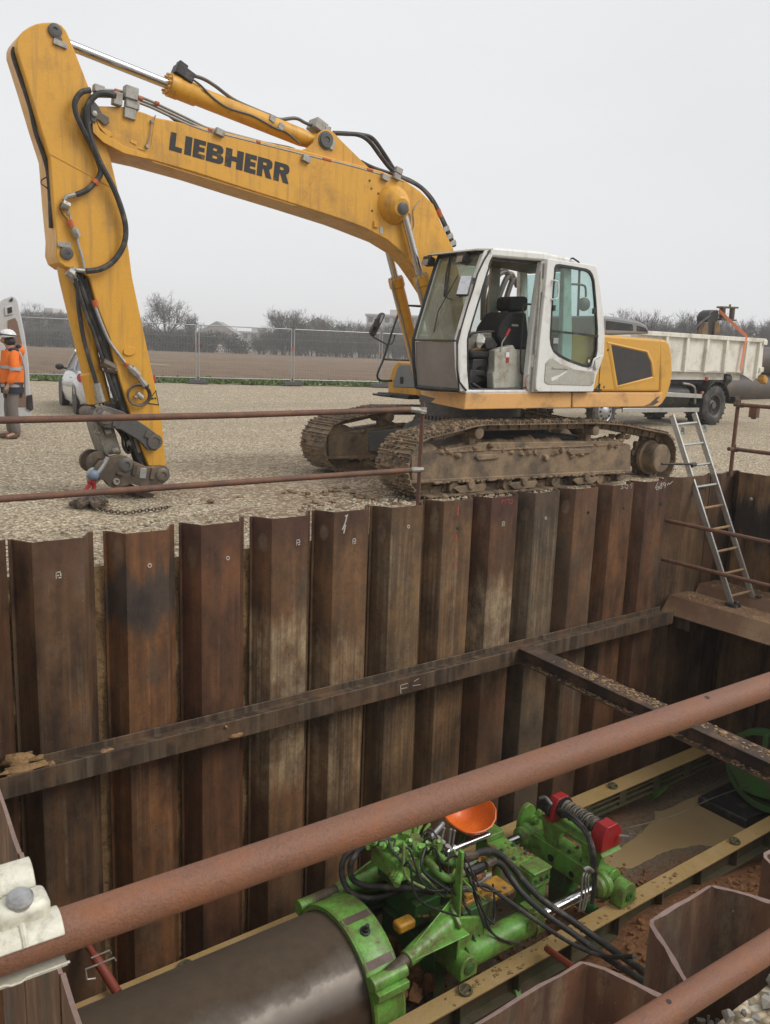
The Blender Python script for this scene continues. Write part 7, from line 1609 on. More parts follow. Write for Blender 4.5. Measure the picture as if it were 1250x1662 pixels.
# ---------------------------------------------------------------- far buildings
M['render'] = weather('pale_render', (.50, .49, .47), .9, v=.06)
M['winglass'] = weather('window_dark', (.10, .11, .12), .3)
M['rooft'] = weather('grey_roof', (.30, .28, .27), .9)
def building(x, dist, w, h, dpt, lab, floors, cols, pitched=False):
    q = far_at(x, dist); t = thing('apartment_block' if floors > 2 else 'house', lab, 'building', q)
    b = MB(); rt = _r0; fw = V((_f.x, _f.y, 0)).normalized(); Rm = Matrix((rt, fw, V((0, 0, 1)))).transposed()
    def bb(m_, x0, x1, y0, y1, z0, z1): return m_.box(q + rt * (x0 + x1) / 2 + fw * (y0 + y1) / 2 + V((0, 0, (z0 + z1) / 2)), (x1 - x0, y1 - y0, z1 - z0), Rm)
    bb(b, -w / 2, w / 2, 0, dpt, 0, h)
    for k in range(1, floors): bb(b, -w / 2 - .1, w / 2 + .1, -.25, .05, h * k / floors - .12, h * k / floors + .12)
    part('wall', b, M['render'], t)
    b = MB()
    if pitched: b.prism([q + rt * a + fw * -.4 + V((0, 0, z)) for a, z in ((-w / 2 - .4, h), (w / 2 + .4, h), (0, h + w * .3))], fw * (dpt + .8))
    else: bb(b, -w / 2 - .4, w / 2 + .4, -.6, dpt + .3, h, h + .45); bb(b, -w * .1, w * .12, 1, dpt - 1, h + .45, h + 1.8)
    part('roof', b, M['rooft'] if pitched else M['render'], t)
    for f_ in range(floors):
        for c in range(cols):
            b = MB(); x0 = -w / 2 + w * (c + .5) / cols; z0 = h * f_ / floors + h / floors * .35; bb(b, x0 - w / cols * .28, x0 + w / cols * .28, -.06, .02, z0, z0 + h / floors * .5); part('window', b, M['winglass'], t)
building(640, 235, 16, 11, 9, 'pale four storey apartment block beyond the trees, behind the digger mirror', 4, 7)
building(78, 260, 12, 9.0, 9, 'pale three storey block beyond the trees at left, above the car', 3, 5)
building(352, 240, 12, 4.5, 9, 'low pale house beyond the field behind the left fence posts', 1, 5, True)
building(418, 260, 20, 5.5, 9, 'long low pale building faint in the haze at mid field', 2, 8)
building(515, 240, 14, 6, 9, 'pale house glimpsed through the row of trees', 2, 6, True)
building(560, 238, 10, 6, 9, 'white house glimpsed through the trees left of the mirror', 2, 4)
# ---------------------------------------------------------------- white hatchback
M['carwhite'] = weather('car_white_paint', (.72, .73, .74), .22, v=.03, dirt=((.5, .48, .44), .12, 3), bump=0, Coat_Weight=.5)
M['taillamp'] = weather('red_tail_lamp', (.35, .012, .02), .15, v=.1, bump=0)
car = thing('hatchback_car', 'white hatchback parked on the gravel behind the digger stick, rear towards us', 'car', (0, 0, 0))
def loft(secs, closed_ends=True):
    b = MB(); n = len(secs[0])
    for s_ in secs: b.v += [V(p) for p in s_]
    for i in range(len(secs) - 1):
        for j in range(n): b.f.append((i * n + j, i * n + (j + 1) % n, (i + 1) * n + (j + 1) % n, (i + 1) * n + j)); b.m.append(0)
    if closed_ends: b.f += [tuple(range(n)), tuple((len(secs) - 1) * n + j for j in range(n))]; b.m += [0, 0]
    return b
def csec(y, zl, zm, zb, w0, w1, w2, crown=.03):
    h = [(w0, zl), (w1, zl + (zm - zl) * .5), (w1 * 1.0, zm), (w2, zb), (w2 * .55, zb + crown), (0, zb + crown * 1.3)]
    return [(a, y, z) for a, z in h] + [(-a, y, z) for a, z in h[::-1][1:]]
secs = [csec(-.64, .42, .62, .80, .60, .66, .62), csec(-.58, .32, .66, .92, .72, .79, .72), csec(-.35, .24, .68, .97, .78, .86, .76), csec(0, .22, .68, .97, .80, .87, .76), csec(.6, .2, .64, .95, .80, .85, .76), csec(1.6, .2, .62, .92, .80, .85, .76), csec(2.2, .2, .62, .90, .80, .86, .75), csec(2.7, .22, .60, .82, .78, .85, .70), csec(3.1, .25, .55, .70, .70, .76, .62), csec(3.28, .32, .5, .58, .55, .6, .5)]
b = loft(secs); body = part('body', b, M['carwhite'], car, smooth=50)
def gsec(y, z0, z1, w0, w1): h = [(w0, z0), (w1 + .04, z1 - .10), (w1, z1 - .02), (w1 * .5, z1 + .015), (0, z1 + .025)]; return [(a, y, z) for a, z in h] + [(-a, y, z) for a, z in h[::-1][1:]]
b = loft([gsec(-.50, .95, 1.02, .74, .66), gsec(-.28, .95, 1.26, .745, .60), gsec(-.08, .95, 1.40, .75, .585), gsec(.5, .94, 1.43, .75, .60), gsec(1.1, .92, 1.42, .75, .60), gsec(1.55, .91, 1.32, .75, .60), gsec(2.0, .90, 1.08, .75, .64), gsec(2.3, .885, .91, .74, .68)]); part('greenhouse', b, M['glass_car'] if False else M['winglass'], car, smooth=50)
b = loft([[(a * w_, y, z + (-.015 if abs(a) == 1 else .02 * (1 - abs(a)))) for a in (-1, -.5, 0, .5, 1)] + [(a * w_, y, z - .05) for a in (1, .5, 0, -.5, -1)] for y, z, w_ in ((-.34, 1.33, .58), (-.14, 1.41, .605), (.5, 1.445, .615), (1.1, 1.43, .615), (1.52, 1.36, .60))]); part('roof', b, M['carwhite'], car, .01, smooth=50)
for s_ in (-1, 1):
    b = MB(); b.tube([V((s_ * .70, -.46, .98)), V((s_ * .64, -.30, 1.22)), V((s_ * .60, -.12, 1.39))], .05, 6); b.tube([V((s_ * .755, .62, .95)), V((s_ * .68, .60, 1.2)), V((s_ * .615, .55, 1.41))], .032, 6); b.tube([V((s_ * .75, 2.25, .9)), V((s_ * .68, 1.85, 1.16)), V((s_ * .60, 1.45, 1.40))], .035, 6); part('pillar', b, M['carwhite'], car)
    b = MB(); b.prism([V((s_ * .80 - .02 * s_, y, z)) for y, z in ((-.60, .74), (-.38, .76), (-.22, .80), (-.30, .88), (-.55, .93))], (s_ * .055, 0, 0)); part('tail_lamp', b, M['taillamp'], car, .015)
    b = MB(); b.sph((s_ * .95, 1.78, 1.00), (.10, .06, .075), 12); b.tube([V((s_ * .78, 1.80, .96)), V((s_ * .92, 1.78, .98))], .025, 6); part('door_mirror', b, M['black'], car)
    b = MB(); b.bar((s_ * .868, .35, .80), (s_ * .868, .55, .80), .03, .025); part('door_handle', b, M['carwhite'], car)
    for y in (0, 2.5):
        wl_ = MB(); wl_.lathe((s_ * .86, y, .305), (-s_, 0, 0), [(0, .20), (0, .27), (.03, .305), (.16, .305), (.19, .26)], 28); wh = part('wheel', wl_, M['tyre'], car)
        rim = MB(); rim.lathe((s_ * .862, y, .305), (-s_, 0, 0), [(-.004, .03), (0, .05), (.02, .19), (.005, .205), (.03, .21)], 24); part('rim', rim, M['steel'], wh)
        b = MB(); b.lathe((s_ * .80, y, .33), (s_, 0, 0), [(0, .36), (.068, .36)], 28); part('wheel_arch', b, M['black'], car)
b = MB(); b.box((0, -.60, .33), (1.30, .16, .16)); part('rear_bumper', b, M['black'], car, .03)
b = MB(); b.box((-.42, -.69, .42), (.3, .02, .04)); part('reflector', b, M['taillamp'], car)
b = MB(); b.box((0, -.662, .60), (.54, .012, .115)); pla = part('number_plate', b, M['carwhite'], car, .004)
M['blue'] = weather('plate_blue', (.02, .06, .35), .4, v=.05, bump=0)
b = MB(); b.box((-.245, -.67, .60), (.05, .006, .113)); part('plate_band', b, M['blue'], pla)
b = MB()
for dx, dz, w_, h_ in ((-.19, 0, .014, .08), (-.17, .034, .04, .013), (-.17, 0, .035, .013), (-.17, -.034, .04, .013)): b.box((dx, -.67, .60 + dz), (w_, .006, h_))
part('plate_letter', b, M['letter'], pla)
car.location = (5.34, 13.58, .0); car.rotation_euler = (0, 0, R(-9))
# ---------------------------------------------------------------- van at the left edge
van = thing('van', 'grey white van at the left edge with its rear door swung open', 'van', (0, 0, 0))
def VY(x, y, Y): return onY(x, y, Y)
b = MB(); b.prism([V((-1.6, y, z)) for y, z in ((9.4, .45), (14.4, .45), (14.4, 1.1), (13.6, 1.35), (12.9, 2.2), (12.2, 2.45), (9.4, 2.45))], (2.0, 0, 0)) 
M['vanwhite'] = weather('van_grey_white', (.50, .51, .51), .35, v=.05, dirt=((.4, .37, .32), .25, 3), bump=0)
b.v = [v + V((.9, .5, 0)) for v in b.v]; part('body', b, M['vanwhite'], van, .05)
b = MB(); DPT = [(-4, 492), (6, 485), (20, 480), (24, 482), (28, 488), (33, 510), (40, 545), (46, 590), (49, 640), (50.5, 655), (50, 690), (40, 690), (36, 684), (-4, 684)]
b.prism([onY(x, y, 9.75) for x, y in DPT], (.03, .09, 0)); vd = part('rear_door', b, M['vanwhite'], van, .015)
M['hardboard'] = weather('brown_hardboard', (.20, .125, .085), .7); b = MB(); b.prism([onY(x, y, 9.745) for x, y in ((13, 520), (24, 516), (28, 522), (36, 560), (41, 610), (42, 660), (13, 660))], (0, -.012, 0)); part('door_lining', b, M['hardboard'], vd, .004)
b = MB(); b.prism([onY(x, y, 9.745) for x, y in ((7, 498), (20, 495), (22, 510), (8, 513))], (0, -.02, 0)); part('door_rib', b, M['vanwhite'], vd, .012)
b = MB(); b.prism([onY(x, y, 9.72) for x, y in ((12, 500), (19, 498), (20, 507), (13, 509))], (0, -.006, 0)); b.prism([onY(x, y, 9.745) for x, y in ((15, 487), (20, 483), (21, 488), (17, 490))], (0, -.012, 0)); part('latch', b, M['black'], vd)
b = MB(); b.prism([onY(x, y, 9.745) for x, y in ((43, 642), (52, 640), (54, 664), (50, 667), (43, 663))], (0, -.03, 0)); part('bumper_corner', b, M['black'], vd, .01)
for s_ in (0, 1):
    b = MB(); q = onY(4, 688, 10.0); b.lathe(V((1.66, 10.3 + 3.2 * s_, .34)), (-1, 0, 0), [(0, .2), (0, .3), (.04, .34), (.2, .34), (.22, .3)], 24); wv = part('wheel', b, M['tyre'], van)
    b = MB(); b.lathe(V((1.665, 10.3 + 3.2 * s_, .34)), (-1, 0, 0), [(0, .1), (.02, .19)], 16); part('rim', b, M['steel'], wv)
b = MB(); b.bx(-.3, 1.78, 9.6, 9.95, .32, .52); part('bumper', b, M['black'], van, .03)
# ---------------------------------------------------------------- people
M['skin'] = weather('skin', (.42, .24, .17), .6, v=.06, bump=0)
M['hivis'] = weather('orange_hi_vis_cloth', (.86, .19, .02), .8, v=.1, dirt=((.5, .13, .03), .15, 5), bump=.5, bscale=14)
M['navy'] = weather('navy_cloth', (.025, .028, .05), .9, v=.15, bump=.3, bscale=20)
M['trouser'] = weather('grey_work_trousers', (.17, .145, .135), .9, v=.15, dirt=((.25, .2, .15), .25, 6), bump=.6, bscale=12)
M['reflect'] = weather('reflective_tape', (.42, .42, .43), .35, .3, v=.08, bump=0)
M['boot'] = weather('muddy_boot', (.12, .075, .045), .85, dirt=((.25, .17, .1), .5, 8))
M['helmet'] = weather('white_helmet', (.72, .72, .72), .3, v=.04, bump=0)
M['goggle'] = weather('green_goggle_strap', (.02, .16, .05), .4, bump=0)
M['glove'] = weather('work_glove', (.20, .15, .08), .9, dirt=((.05, .04, .03), .3, 10))
def skin(name, nodes, edges, mat, parent, sub=2, root=0):
    me = bpy.data.meshes.new(name); me.from_pydata([n_[0] for n_ in nodes], edges, []); me.materials.append(mat)
    o = bpy.data.objects.new(name, me); COL.objects.link(o); o.parent = parent; WL[o.name] = WL[parent.name]
    m_ = o.modifiers.new('skin', 'SKIN'); m_.use_smooth_shade = True
    sv = me.skin_vertices[0].data if me.skin_vertices else None
    if sv is None:
        bm = bmesh.new(); bm.from_mesh(me); bm.verts.layers.skin.verify(); bm.to_mesh(me); bm.free(); sv = me.skin_vertices[0].data
    for i, n_ in enumerate(nodes): sv[i].radius = n_[1] if hasattr(n_[1], '__len__') else (n_[1], n_[1]); sv[i].use_root = (i == root)
    if sub: s_ = o.modifiers.new('sub', 'SUBSURF'); s_.levels = sub; s_.render_levels = sub
    return o
def person(label, loc, yaw, pose=0):
    """built facing local +x, left side at +y"""
    p = thing('person', label, 'person', (0, 0, 0))
    sw = .10 if pose == 0 else -.05
    J = dict(pel=(0, 0, .93), hl=(0, .10, .90), hr=(0, -.10, .90), kl=(.03, .11, .50), kr=(.06, -.11, .50), al=(-.03, .11, .10), ar=(.03, -.12, .10), tl=(.15, .12, .04), tr=(.20, -.13, .04),
             ch=(-.01, 0, 1.25), nk=(.0, 0, 1.47), hd=(.04, 0, 1.60), ht=(.02, 0, 1.74), sl=(-.01, .19, 1.40), sr=(-.01, -.19, 1.40), el=(-.02, .25, 1.13), er=(.02, -.25, 1.13), wl=(sw, .25, .88), wr=(.16, -.24, .90), fl=(sw + .05, .245, .80), fr=(.22, -.23, .83))
    K = list(J); N = lambda *a: [K.index(x) for x in a]
    rad = dict(pel=.13, hl=.09, hr=.09, kl=.06, kr=.06, al=.045, ar=.045, tl=.035, tr=.035, ch=(.12, .15), nk=.055, hd=(.095, .075), ht=.06, sl=.06, sr=.06, el=.043, er=.043, wl=.03, wr=.03, fl=.03, fr=.03)
    E_ = [('pel', 'hl'), ('pel', 'hr'), ('hl', 'kl'), ('hr', 'kr'), ('kl', 'al'), ('kr', 'ar'), ('al', 'tl'), ('ar', 'tr'), ('pel', 'ch'), ('ch', 'nk'), ('nk', 'hd'), ('hd', 'ht'), ('ch', 'sl'), ('ch', 'sr'), ('sl', 'el'), ('sr', 'er'), ('el', 'wl'), ('er', 'wr'), ('wl', 'fl'), ('wr', 'fr')]
    nodes_ = [(J[k], rad[k]) for k in K]; ed = [tuple(N(a, c)) for a, c in E_]
    nodes_ += [((.135, 0, 1.605), .016), ((.115, 0, 1.57), .02)]; ed += [(K.index('hd'), len(nodes_) - 2), (K.index('hd'), len(nodes_) - 1)]
    skin('body', nodes_, ed, M['skin'], p)
    jk = [((0, 0, .84), (.17, .20)), ((0, 0, 1.0), (.165, .195)), ((-.01, 0, 1.25), (.17, .20)), ((-.01, 0, 1.40), (.13, .15)), ((.0, 0, 1.50), (.085, .085)),
          ((-.01, .20, 1.39), .085), ((-.02, .265, 1.13), .078), ((sw * .85, .262, .90), .062), ((-.01, -.20, 1.39), .085), ((.02, -.265, 1.13), .075), ((.15, -.25, .93), .06)]
    jo = skin('jacket', jk, [(0, 1), (1, 2), (2, 3), (3, 4), (3, 5), (5, 6), (6, 7), (3, 8), (8, 9), (9, 10)], M['hivis'], p, root=2)
    skin('trousers', [((0, 0, .90), (.14, .17)), ((0, .10, .82), .105), ((.03, .11, .50), .088), ((-.03, .11, .07), .07), ((0, -.10, .82), .105), ((.06, -.11, .50), .085), ((.03, -.12, .07), .07)], [(0, 1), (1, 2), (2, 3), (0, 4), (4, 5), (5, 6)], M['trouser'], p)
    for a, t in (('al', 'tl'), ('ar', 'tr')):
        q = V(J[a]); skin('boot', [((q.x, q.y, .14), .065), ((q.x, q.y, .06), .06), ((q.x + .10, q.y, .045), .052), ((q.x + .19, q.y, .04), .038)], [(0, 1), (1, 2), (2, 3)], M['boot'], p)
    def band(name, z0, z1, rx, ry, mat, cx_=0, cy_=0, par=None):
        b = MB(); b.add([V((cx_ + rx * math.cos(t), cy_ + ry * math.sin(t), z)) for z in (z0, z1) for t in [k * math.pi / 14 for k in range(28)]], [(k, (k + 1) % 28, 28 + (k + 1) % 28, 28 + k) for k in range(28)]); b.add([V((cx_ + rx * .93 * math.cos(t), cy_ + ry * .93 * math.sin(t), z)) for z in (z0, z1) for t in [k * math.pi / 14 for k in range(28)]], [(k, (k + 1) % 28, 28 + (k + 1) % 28, 28 + k) for k in range(28)]); return part(name, b, M[mat], par or jo, recalc=False)
    band('jacket_hem', .755, .855, .178, .215, 'navy', par=jo); band('reflective_band', .855, .90, .176, .212, 'reflect'); band('reflective_band', 1.15, 1.20, .178, .214, 'reflect')
    b = MB(); b.tube([V((-.02, .262, 1.17)), V((-.02, .267, 1.12))], .089, 14, caps=False); part('reflective_band', b, M['reflect'], jo, recalc=False)
    b = MB(); b.tube(spline([V((.1, .12, 1.2)), V((.06, .13, 1.38)), V((-.02, .12, 1.47)), V((-.12, .12, 1.4)), V((-.17, .11, 1.2))], 4), .022, 6); part('reflective_band', b, M['reflect'], jo)
    b = MB(); b.sph((-.02, .15, 1.445), (.085, .09, .045), 12); part('shoulder_yoke', b, M['navy'], jo); b = MB(); b.sph((-.02, -.15, 1.445), (.085, .09, .045), 12); part('shoulder_yoke', b, M['navy'], jo)
    b = MB(); b.sph((-.13, 0, 1.44), (.085, .13, .10), 14); part('hood', b, M['hivis'], p)
    b = MB(); b.sph((-.115, .06, 1.49), (.05, .06, .05), 12); part('hood_lining', b, M['navy'], p)
    for s_, w_ in ((1, J['wl']), (-1, J['wr'])):
        q = V(w_); nn = [(q, .034), (q + V((.03, 0, -.05)), (.042, .028))]; ee = [(0, 1)]
        for k in range(4):
            i0 = len(nn); base = q + V((.02 + .018 * k - .015, 0, -.085)); nn += [(base, .011), (base + V((.014, -.006 * s_, -.035)), .010), (base + V((.008, -.02 * s_, -.06 + .006 * abs(k - 1.3))), .008)]; ee += [(1, i0), (i0, i0 + 1), (i0 + 1, i0 + 2)]
        i0 = len(nn); nn += [(q + V((.065, -.01 * s_, -.055)), .012), (q + V((.085, -.015 * s_, -.085)), .010)]; ee += [(1, i0), (i0, i0 + 1)]
        skin('glove', nn, ee, M['glove'], p, 1)
    hp_ = V((.035, 0, 1.655)); b = MB(); b.lathe(hp_, (.08, 0, 1), [(-.005, .135), (.0, .138), (.03, .132), (.07, .115), (.10, .085), (.118, .045), (.124, .002)], 28); b.prism([hp_ + V((a, c, -.002)) for a, c in ((.10, -.09), (.16, -.06), (.18, 0), (.16, .06), (.10, .09))], (0, 0, .010)); hel = part('helmet', b, M['helmet'], p, smooth=50)
    b = MB(); b.tube([hp_ + V((.140 * math.cos(t), .140 * math.sin(t), .028 + .01 * math.cos(t))) for t in [k * math.pi / 16 for k in range(32)]], .010, 6, closed=True); part('helmet_strap', b, M['black'], hel)
    b = MB(); b.box(hp_ + V((.145, .03, .05)), (.05, .13, .05)); part('goggles', b, M['goggle'], hel, .015)
    b = MB(); b.sph((.015, 0, 1.585), (.098, .085, .085), 14); b.v = [v for v in b.v]; part('balaclava', b, M['black'], p)
    b = MB(); b.sph((.105, 0, 1.60), (.035, .058, .055), 12); fc = part('face', b, M['skin'], p)
    b = MB(); b.sph((.142, 0, 1.590), (.016, .012, .018), 8); part('nose', b, M['skin'], fc)
    for s_ in (-1, 1): b = MB(); b.sph((.134, .024 * s_, 1.612), (.006, .009, .005), 8); part('eye', b, M['black'], fc)
    b = MB(); b.box((.136, 0, 1.563), (.006, .036, .006)); part('mouth', b, M['brass'], fc)
    p.location = loc; p.rotation_euler = (0, 0, yaw); return p
person('worker in orange hi vis jacket and white helmet, grey trousers, facing left', V((2.12, 9.02, -.0)), R(175))
person('second worker in orange mostly cut off by the left picture edge, behind the helmeted one', V((1.80, 9.75, .22)), R(20), 1)
# ---------------------------------------------------------------- truck, skip and load
TY = 7.3
tk = thing('skip_truck', 'dark chassis skip truck parked on the gravel behind the digger', 'truck', (17.5, 8.4, 0))
def tw(x, y, r, w_, lab=None, cap=False):
    b = MB(); n_ = 44
    b.lathe((x, y, r), (0, 1, 0), [(.02, r * .58), (.0, r * .66), (.005, r * .8), (.02, r * .93), (.05, r), (w_ - .05, r), (w_ - .02, r * .93), (w_, r * .7), (w_, r * .5), (.02, r * .58)], n_, caps=False)
    for k in range(n_):
        if k % 2: a = 2 * math.pi * k / n_; b.box((x + (r + .004) * math.cos(a), y + w_ * .5, r + (r + .004) * math.sin(a)), (.035, w_ * .86, .035), Matrix.Rotation(-a, 3, 'Y'))
    wh = part('wheel', b, M['tyre'], tk)
    b = MB(); b.lathe((x, y + .01, r), (0, 1, 0), [(0, r * .60), (.02, r * .56), (.02, r * .52), (.14, r * .48), (.14, r * .26), (.09, r * .25), (.07, r * .18), (.03, r * .17), (.03, .001)] if not cap else [(0, r * .60), (.02, r * .55), (-.02, r * .3), (-.05, r * .2), (-.06, .001)], 28, caps=False); part('rim', b, M['steel'] if cap else M['darkgrey'], wh)
    if not cap:
        for k in range(8): a = k * math.pi / 4; b = MB(); c = V((x + r * .34 * math.cos(a), y + .15, r + r * .34 * math.sin(a))); b.cyl(c + V((0, -.05, 0)), c, .022, 6); part('wheel_nut', b, M['hitch'], wh)
    else:
        for k in range(10): a = k * math.pi / 5; b = MB(); c = V((x + r * .42 * math.cos(a), y - .002, r + r * .42 * math.sin(a))); b.lathe(c + V((0, .002, 0)), (0, -1, 0), [(0, .03), (.012, .03)], 8); part('hub_hole', b, M['black'], wh)
tw(19.5, TY, .53, .30); tw(19.5, TY + .33, .53, .30); tw(19.5, TY + 1.75, .53, .30); tw(15.0, TY + .02, .42, .28, cap=True); tw(15.0, TY + 2.0, .42, .28, cap=True); tw(13.6, TY + 1.9, .42, .28, cap=True)
b = MB(); b.bx(13.6, 21.0, TY + .75, TY + .87, .75, 1.0); b.bx(13.6, 21.0, TY + 1.45, TY + 1.57, .75, 1.0); b.bx(15.8, 18.4, TY + .35, TY + 1.9, .45, .95); b.bx(17.5, 20.6, TY + .5, TY + 1.8, 1.0, 1.2); part('chassis', b, M['black'], tk, .02)
b = MB(); b.cyl((16.0, TY + .35, .75), (18.4, TY + .35, .75), .30, 16); part('fuel_tank', b, M['black'], tk)
b = MB()
for k in range(15):
    a0, a1 = R(15 + 150 * k / 15), R(15 + 150 * (k + 1) / 15); b.prism([V((19.5 + .66 * math.cos(a0), TY - .02, .53 + .66 * math.sin(a0))), V((19.5 + .66 * math.cos(a1), TY - .02, .53 + .66 * math.sin(a1))), V((19.5 + .63 * math.cos(a1), TY - .02, .53 + .63 * math.sin(a1))), V((19.5 + .63 * math.cos(a0), TY - .02, .53 + .63 * math.sin(a0)))], (0, .66, 0))
part('mudguard', b, M['black'], tk)
for (a, c), (d, e) in (((1078, 640), (1139, 643)), ((1010, 666), (1134, 665))):
    b = MB(); b.bar(onY(a, c, TY - .03), onY(d, e, TY - .03), .04, .11); part('side_guard', b, M['alu'], tk, .006)
b = MB(); b.tube(spline([onY(x, y, TY + .1) for x, y in ((1108, 622), (1122, 625), (1128, 632), (1128, 655))], 4), .03, 8); part('air_pipe', b, M['dullsteel'], tk)
b = MB(); b.box(onY(1140, 637, TY - .02), (.09, .04, .06)); part('side_lamp', b, M['orange'], tk)
b = MB(); b.bx(20.6, 20.75, TY + .1, TY + 2.1, .55, .75); part('rear_bar', b, M['black'], tk, .01)
b = MB(); b.box((20.78, TY + .25, .66), (.06, .3, .12)); part('tail_lamp', b, M['taillamp'], tk, .01)
b = MB(); b.prism([V((x, TY + .02, z)) for x, z in ((13.0, .5), (15.75, .5), (15.75, 2.28), (13.6, 2.30), (13.1, 1.4))], (0, 2.1, 0)); part('cab', b, M['vanwhite'], tk, .08)
b = MB(); b.prism([V((x, TY + .012, z)) for x, z in ((13.5, 1.4), (14.9, 1.4), (14.9, 2.05), (13.75, 2.05))], (0, .01, 0)); part('cab_window', b, M['winglass'], tk)
b = MB(); b.box((19.3, TY + .4, 1.12), (.5, .3, .2)); b.cyl((17.6, TY + .35, 1.12), (20.4, TY + .35, 1.12), .11, 14); part('lift_ram', b, M['black'], tk)
# skip
M['skipwhite'] = weather('chipped_white_skip_paint', (.72, .70, .62), .55, v=.08, dirt=((.40, .36, .28), .35, 2), chip=((.045, .035, .03), .2), cs=6, streak=((.42, .36, .26), .2), bump=.1, gs=.4)
sk = thing('skip', 'chipped white open steel skip sitting on the truck', 'skip', (19, 8.4, 1.2))
SY = TY - .02
def sp(x, y, Y=SY): return onY(x, y, Y)
b = MB(); SK = [(1040, 538), (1240, 551), (1236, 605), (1222, 619), (1213, 612), (1198, 604), (1080, 600), (1040, 600)]
pts = [sp(*p) for p in SK]
b.prism(pts, (0, .012, 0)); 
b.prism([p + V((0, 2.2, 0)) for p in pts], (0, .012, 0)); x0, x1 = pts[0].x, pts[1].x
b.add([V((x0, SY, 1.40)), V((x1 - .1, SY, 1.40)), V((x1 - .1, SY + 2.2, 1.40)), V((x0, SY + 2.2, 1.40))], [(0, 1, 2, 3)]); b.bx(x0 - .01, x0 + .01, SY, SY + 2.2, 1.4, 2.38)
part('shell', b, M['skipwhite'], sk)
b = MB(); b.prism([pts[1] + V((-.01, .0, 0)), pts[2] + V((-.01, 0, 0)), pts[3] + V((.0, 0, 0)), pts[3] + V((0, 2.2, 0)), pts[2] + V((-.01, 2.2, 0)), pts[1] + V((-.01, 2.2, 0))], (.04, 0, 0)) if False else b.bx(pts[2].x - .06, pts[2].x - .02, SY + .02, SY + 2.2, 1.35, 2.3); part('tailgate', b, M['skipwhite'], sk)
b = MB(); b.bar(sp(1040, 540, SY - .04), sp(1242, 553, SY - .04), .10, .11); b.bar(sp(1040, 540, SY + 2.2), sp(1242, 553, SY + 2.2), .10, .11); part('top_rim', b, M['skipwhite'], sk, .01)
for (xt, xb, yt, yb) in ((1082, 1078, 545, 602), (1116, 1110, 548, 604), (1149, 1142, 549, 605), (1180, 1174, 551, 606), (1213, 1206, 553, 607), (1234, 1226, 554, 614)):
    b = MB(); b.bar(sp(xt, yt, SY - .035), sp(xb, yb, SY - .035), .10, .09, (0, 1, 0)); part('rib', b, M['skipwhite'], sk, .008)
b = MB(); b.bar(sp(1040, 609, SY + .25), sp(1196, 611, SY + .25), .2, .2); part('skid_beam', b, M['skipwhite'], sk, .01)
b = MB(); b.cyl(sp(1172, 614, SY + .2), sp(1181, 615, SY + .2), .14, 14); part('roller', b, M['black'], sk)
for q in ((1240, 556), (1234, 600)): b = MB(); b.box(sp(*q, SY - .06), (.2, .12, .14)); part('hinge', b, M['skipwhite'], sk, .02)
b = MB(); b.box(sp(1238, 616, SY - .05), (.24, .2, .2), Matrix.Rotation(.5, 3, 'Y')); part('yellow_lug', b, M['ochre'], sk, .03)
b = MB(); b.box(sp(1147, 615, SY + .05), (.10, .04, .09)); part('marker_lamp', b, M['taillamp'], sk)
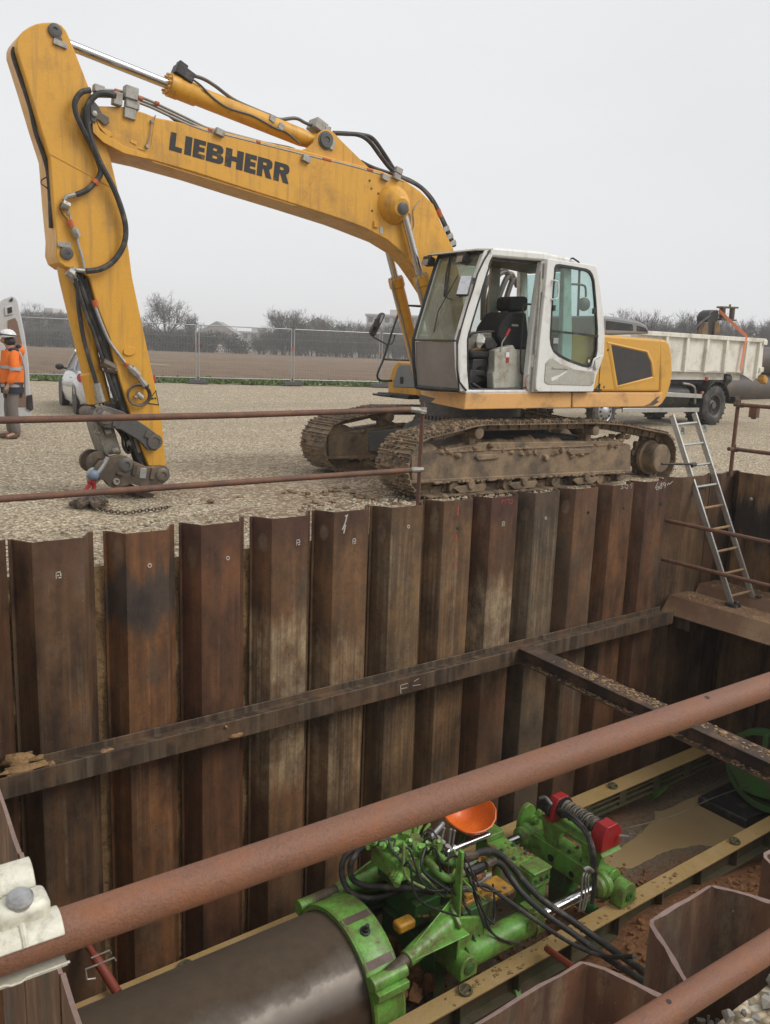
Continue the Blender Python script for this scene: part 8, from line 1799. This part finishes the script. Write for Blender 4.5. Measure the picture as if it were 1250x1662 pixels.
# load: hydraulic tool with strap
ld = thing('hydraulic_breaker', 'dark hydraulic tool standing in the white skip, held by an orange strap', 'machine', onY(1155, 545, TY + .9))
LY = TY + .9
M['toolyellow'] = weather('worn_yellow_tool', (.22, .13, .05), .6, v=.2, dirt=((.06, .045, .03), .5, 4))
b = MB(); b.pY([(1148, 515), (1152, 507), (1158, 503), (1166, 503), (1168, 512), (1166, 520), (1162, 528), (1160, 548), (1148, 548), (1149, 530)], LY, LY + .35); part('tool_body', b, M['black'], ld, .03)
b = MB(); b.pY([(1138, 545), (1145, 524), (1150, 522), (1150, 548)], LY - .05, LY + .1); part('side_frame', b, M['toolyellow'], ld, .02); b = MB(); b.pY([(1158, 548), (1162, 522), (1168, 522), (1171, 548)], LY - .05, LY + .1); part('side_frame', b, M['toolyellow'], ld, .02)
b = MB(); b.cyl(onY(1173, 499, LY), onY(1172, 519, LY), .085, 12); b.cyl(onY(1189, 500, LY), onY(1187, 520, LY), .075, 12); b.bar(onY(1168, 498.5, LY), onY(1194, 499.5, LY), .2, .05); b.bar(onY(1166, 518, LY), onY(1191, 520, LY), .2, .045); b.cyl(onY(1185, 494, LY), onY(1185, 498, LY), .03, 8); part('tool_frame', b, M['hitch'], ld, .01)
b = MB(); b.tube([onY(1120, 541, LY), onY(1138, 523, LY), onY(1153, 512, LY)], .035, 8); part('tool_arm', b, M['black'], ld)
b = MB(); A_ = onY(1167, 504, LY); B_ = onY(1212, 546, SY - .09); C_ = onY(1202, 601, SY - .09); b.bar(A_, B_, .012, .08, (0, -1, .3)); b.bar(B_, C_, .08, .012, (0, 1, 0)); 
M['strap'] = weather('orange_lashing_strap', (.72, .22, .10), .7, v=.08, bump=.1); solo('lashing_strap', b, M['strap'], 'orange lashing strap slung over the edge of the white skip', 'strap')
# big pipes at the right edge
M['bigpipe'] = weather('brown_coated_pipe', (.060, .045, .037), .5, .0, v=.15, dirt=((.13, .09, .06), .3, .8), bump=.05)
for (z, xs_, rad_, lab, yo) in ((.60, 29.5, .60, 'lower of two large brown steel pipes lying behind the skip truck, right edge', 0), (1.80, 33.0, .60, 'upper of two large brown steel pipes stacked behind the skip truck, right edge', .0)):
    b = MB(); b.lathe((xs_, 14.6 + yo, z + .03), (1, 0, 0), [(0, rad_ - .02), (0, rad_), (12, rad_), (12, rad_ - .02), (0, rad_ - .02)], 40, caps=False); solo('steel_pipe', b, M['bigpipe'], lab, 'pipe', 'large steel pipes in store')
# ---------------------------------------------------------------- damp winter air
hz_ = MB(); hz_.bx(-40, 330, -25, 330, -5, 14)
n = NB('winter_haze'); pv = n.new('VolumePrincipled'); n.n.remove(n.b); pv.inputs['Color'].default_value = (.93, .94, .96, 1); pv.inputs['Density'].default_value = .0012; pv.inputs['Anisotropy'].default_value = .2
n.l.new(pv.outputs[0], n.n['Material Output'].inputs['Volume'])
solo('haze', hz_, n.mat, None, None, kind='stuff', org=(0, 0, 0), smooth=0)
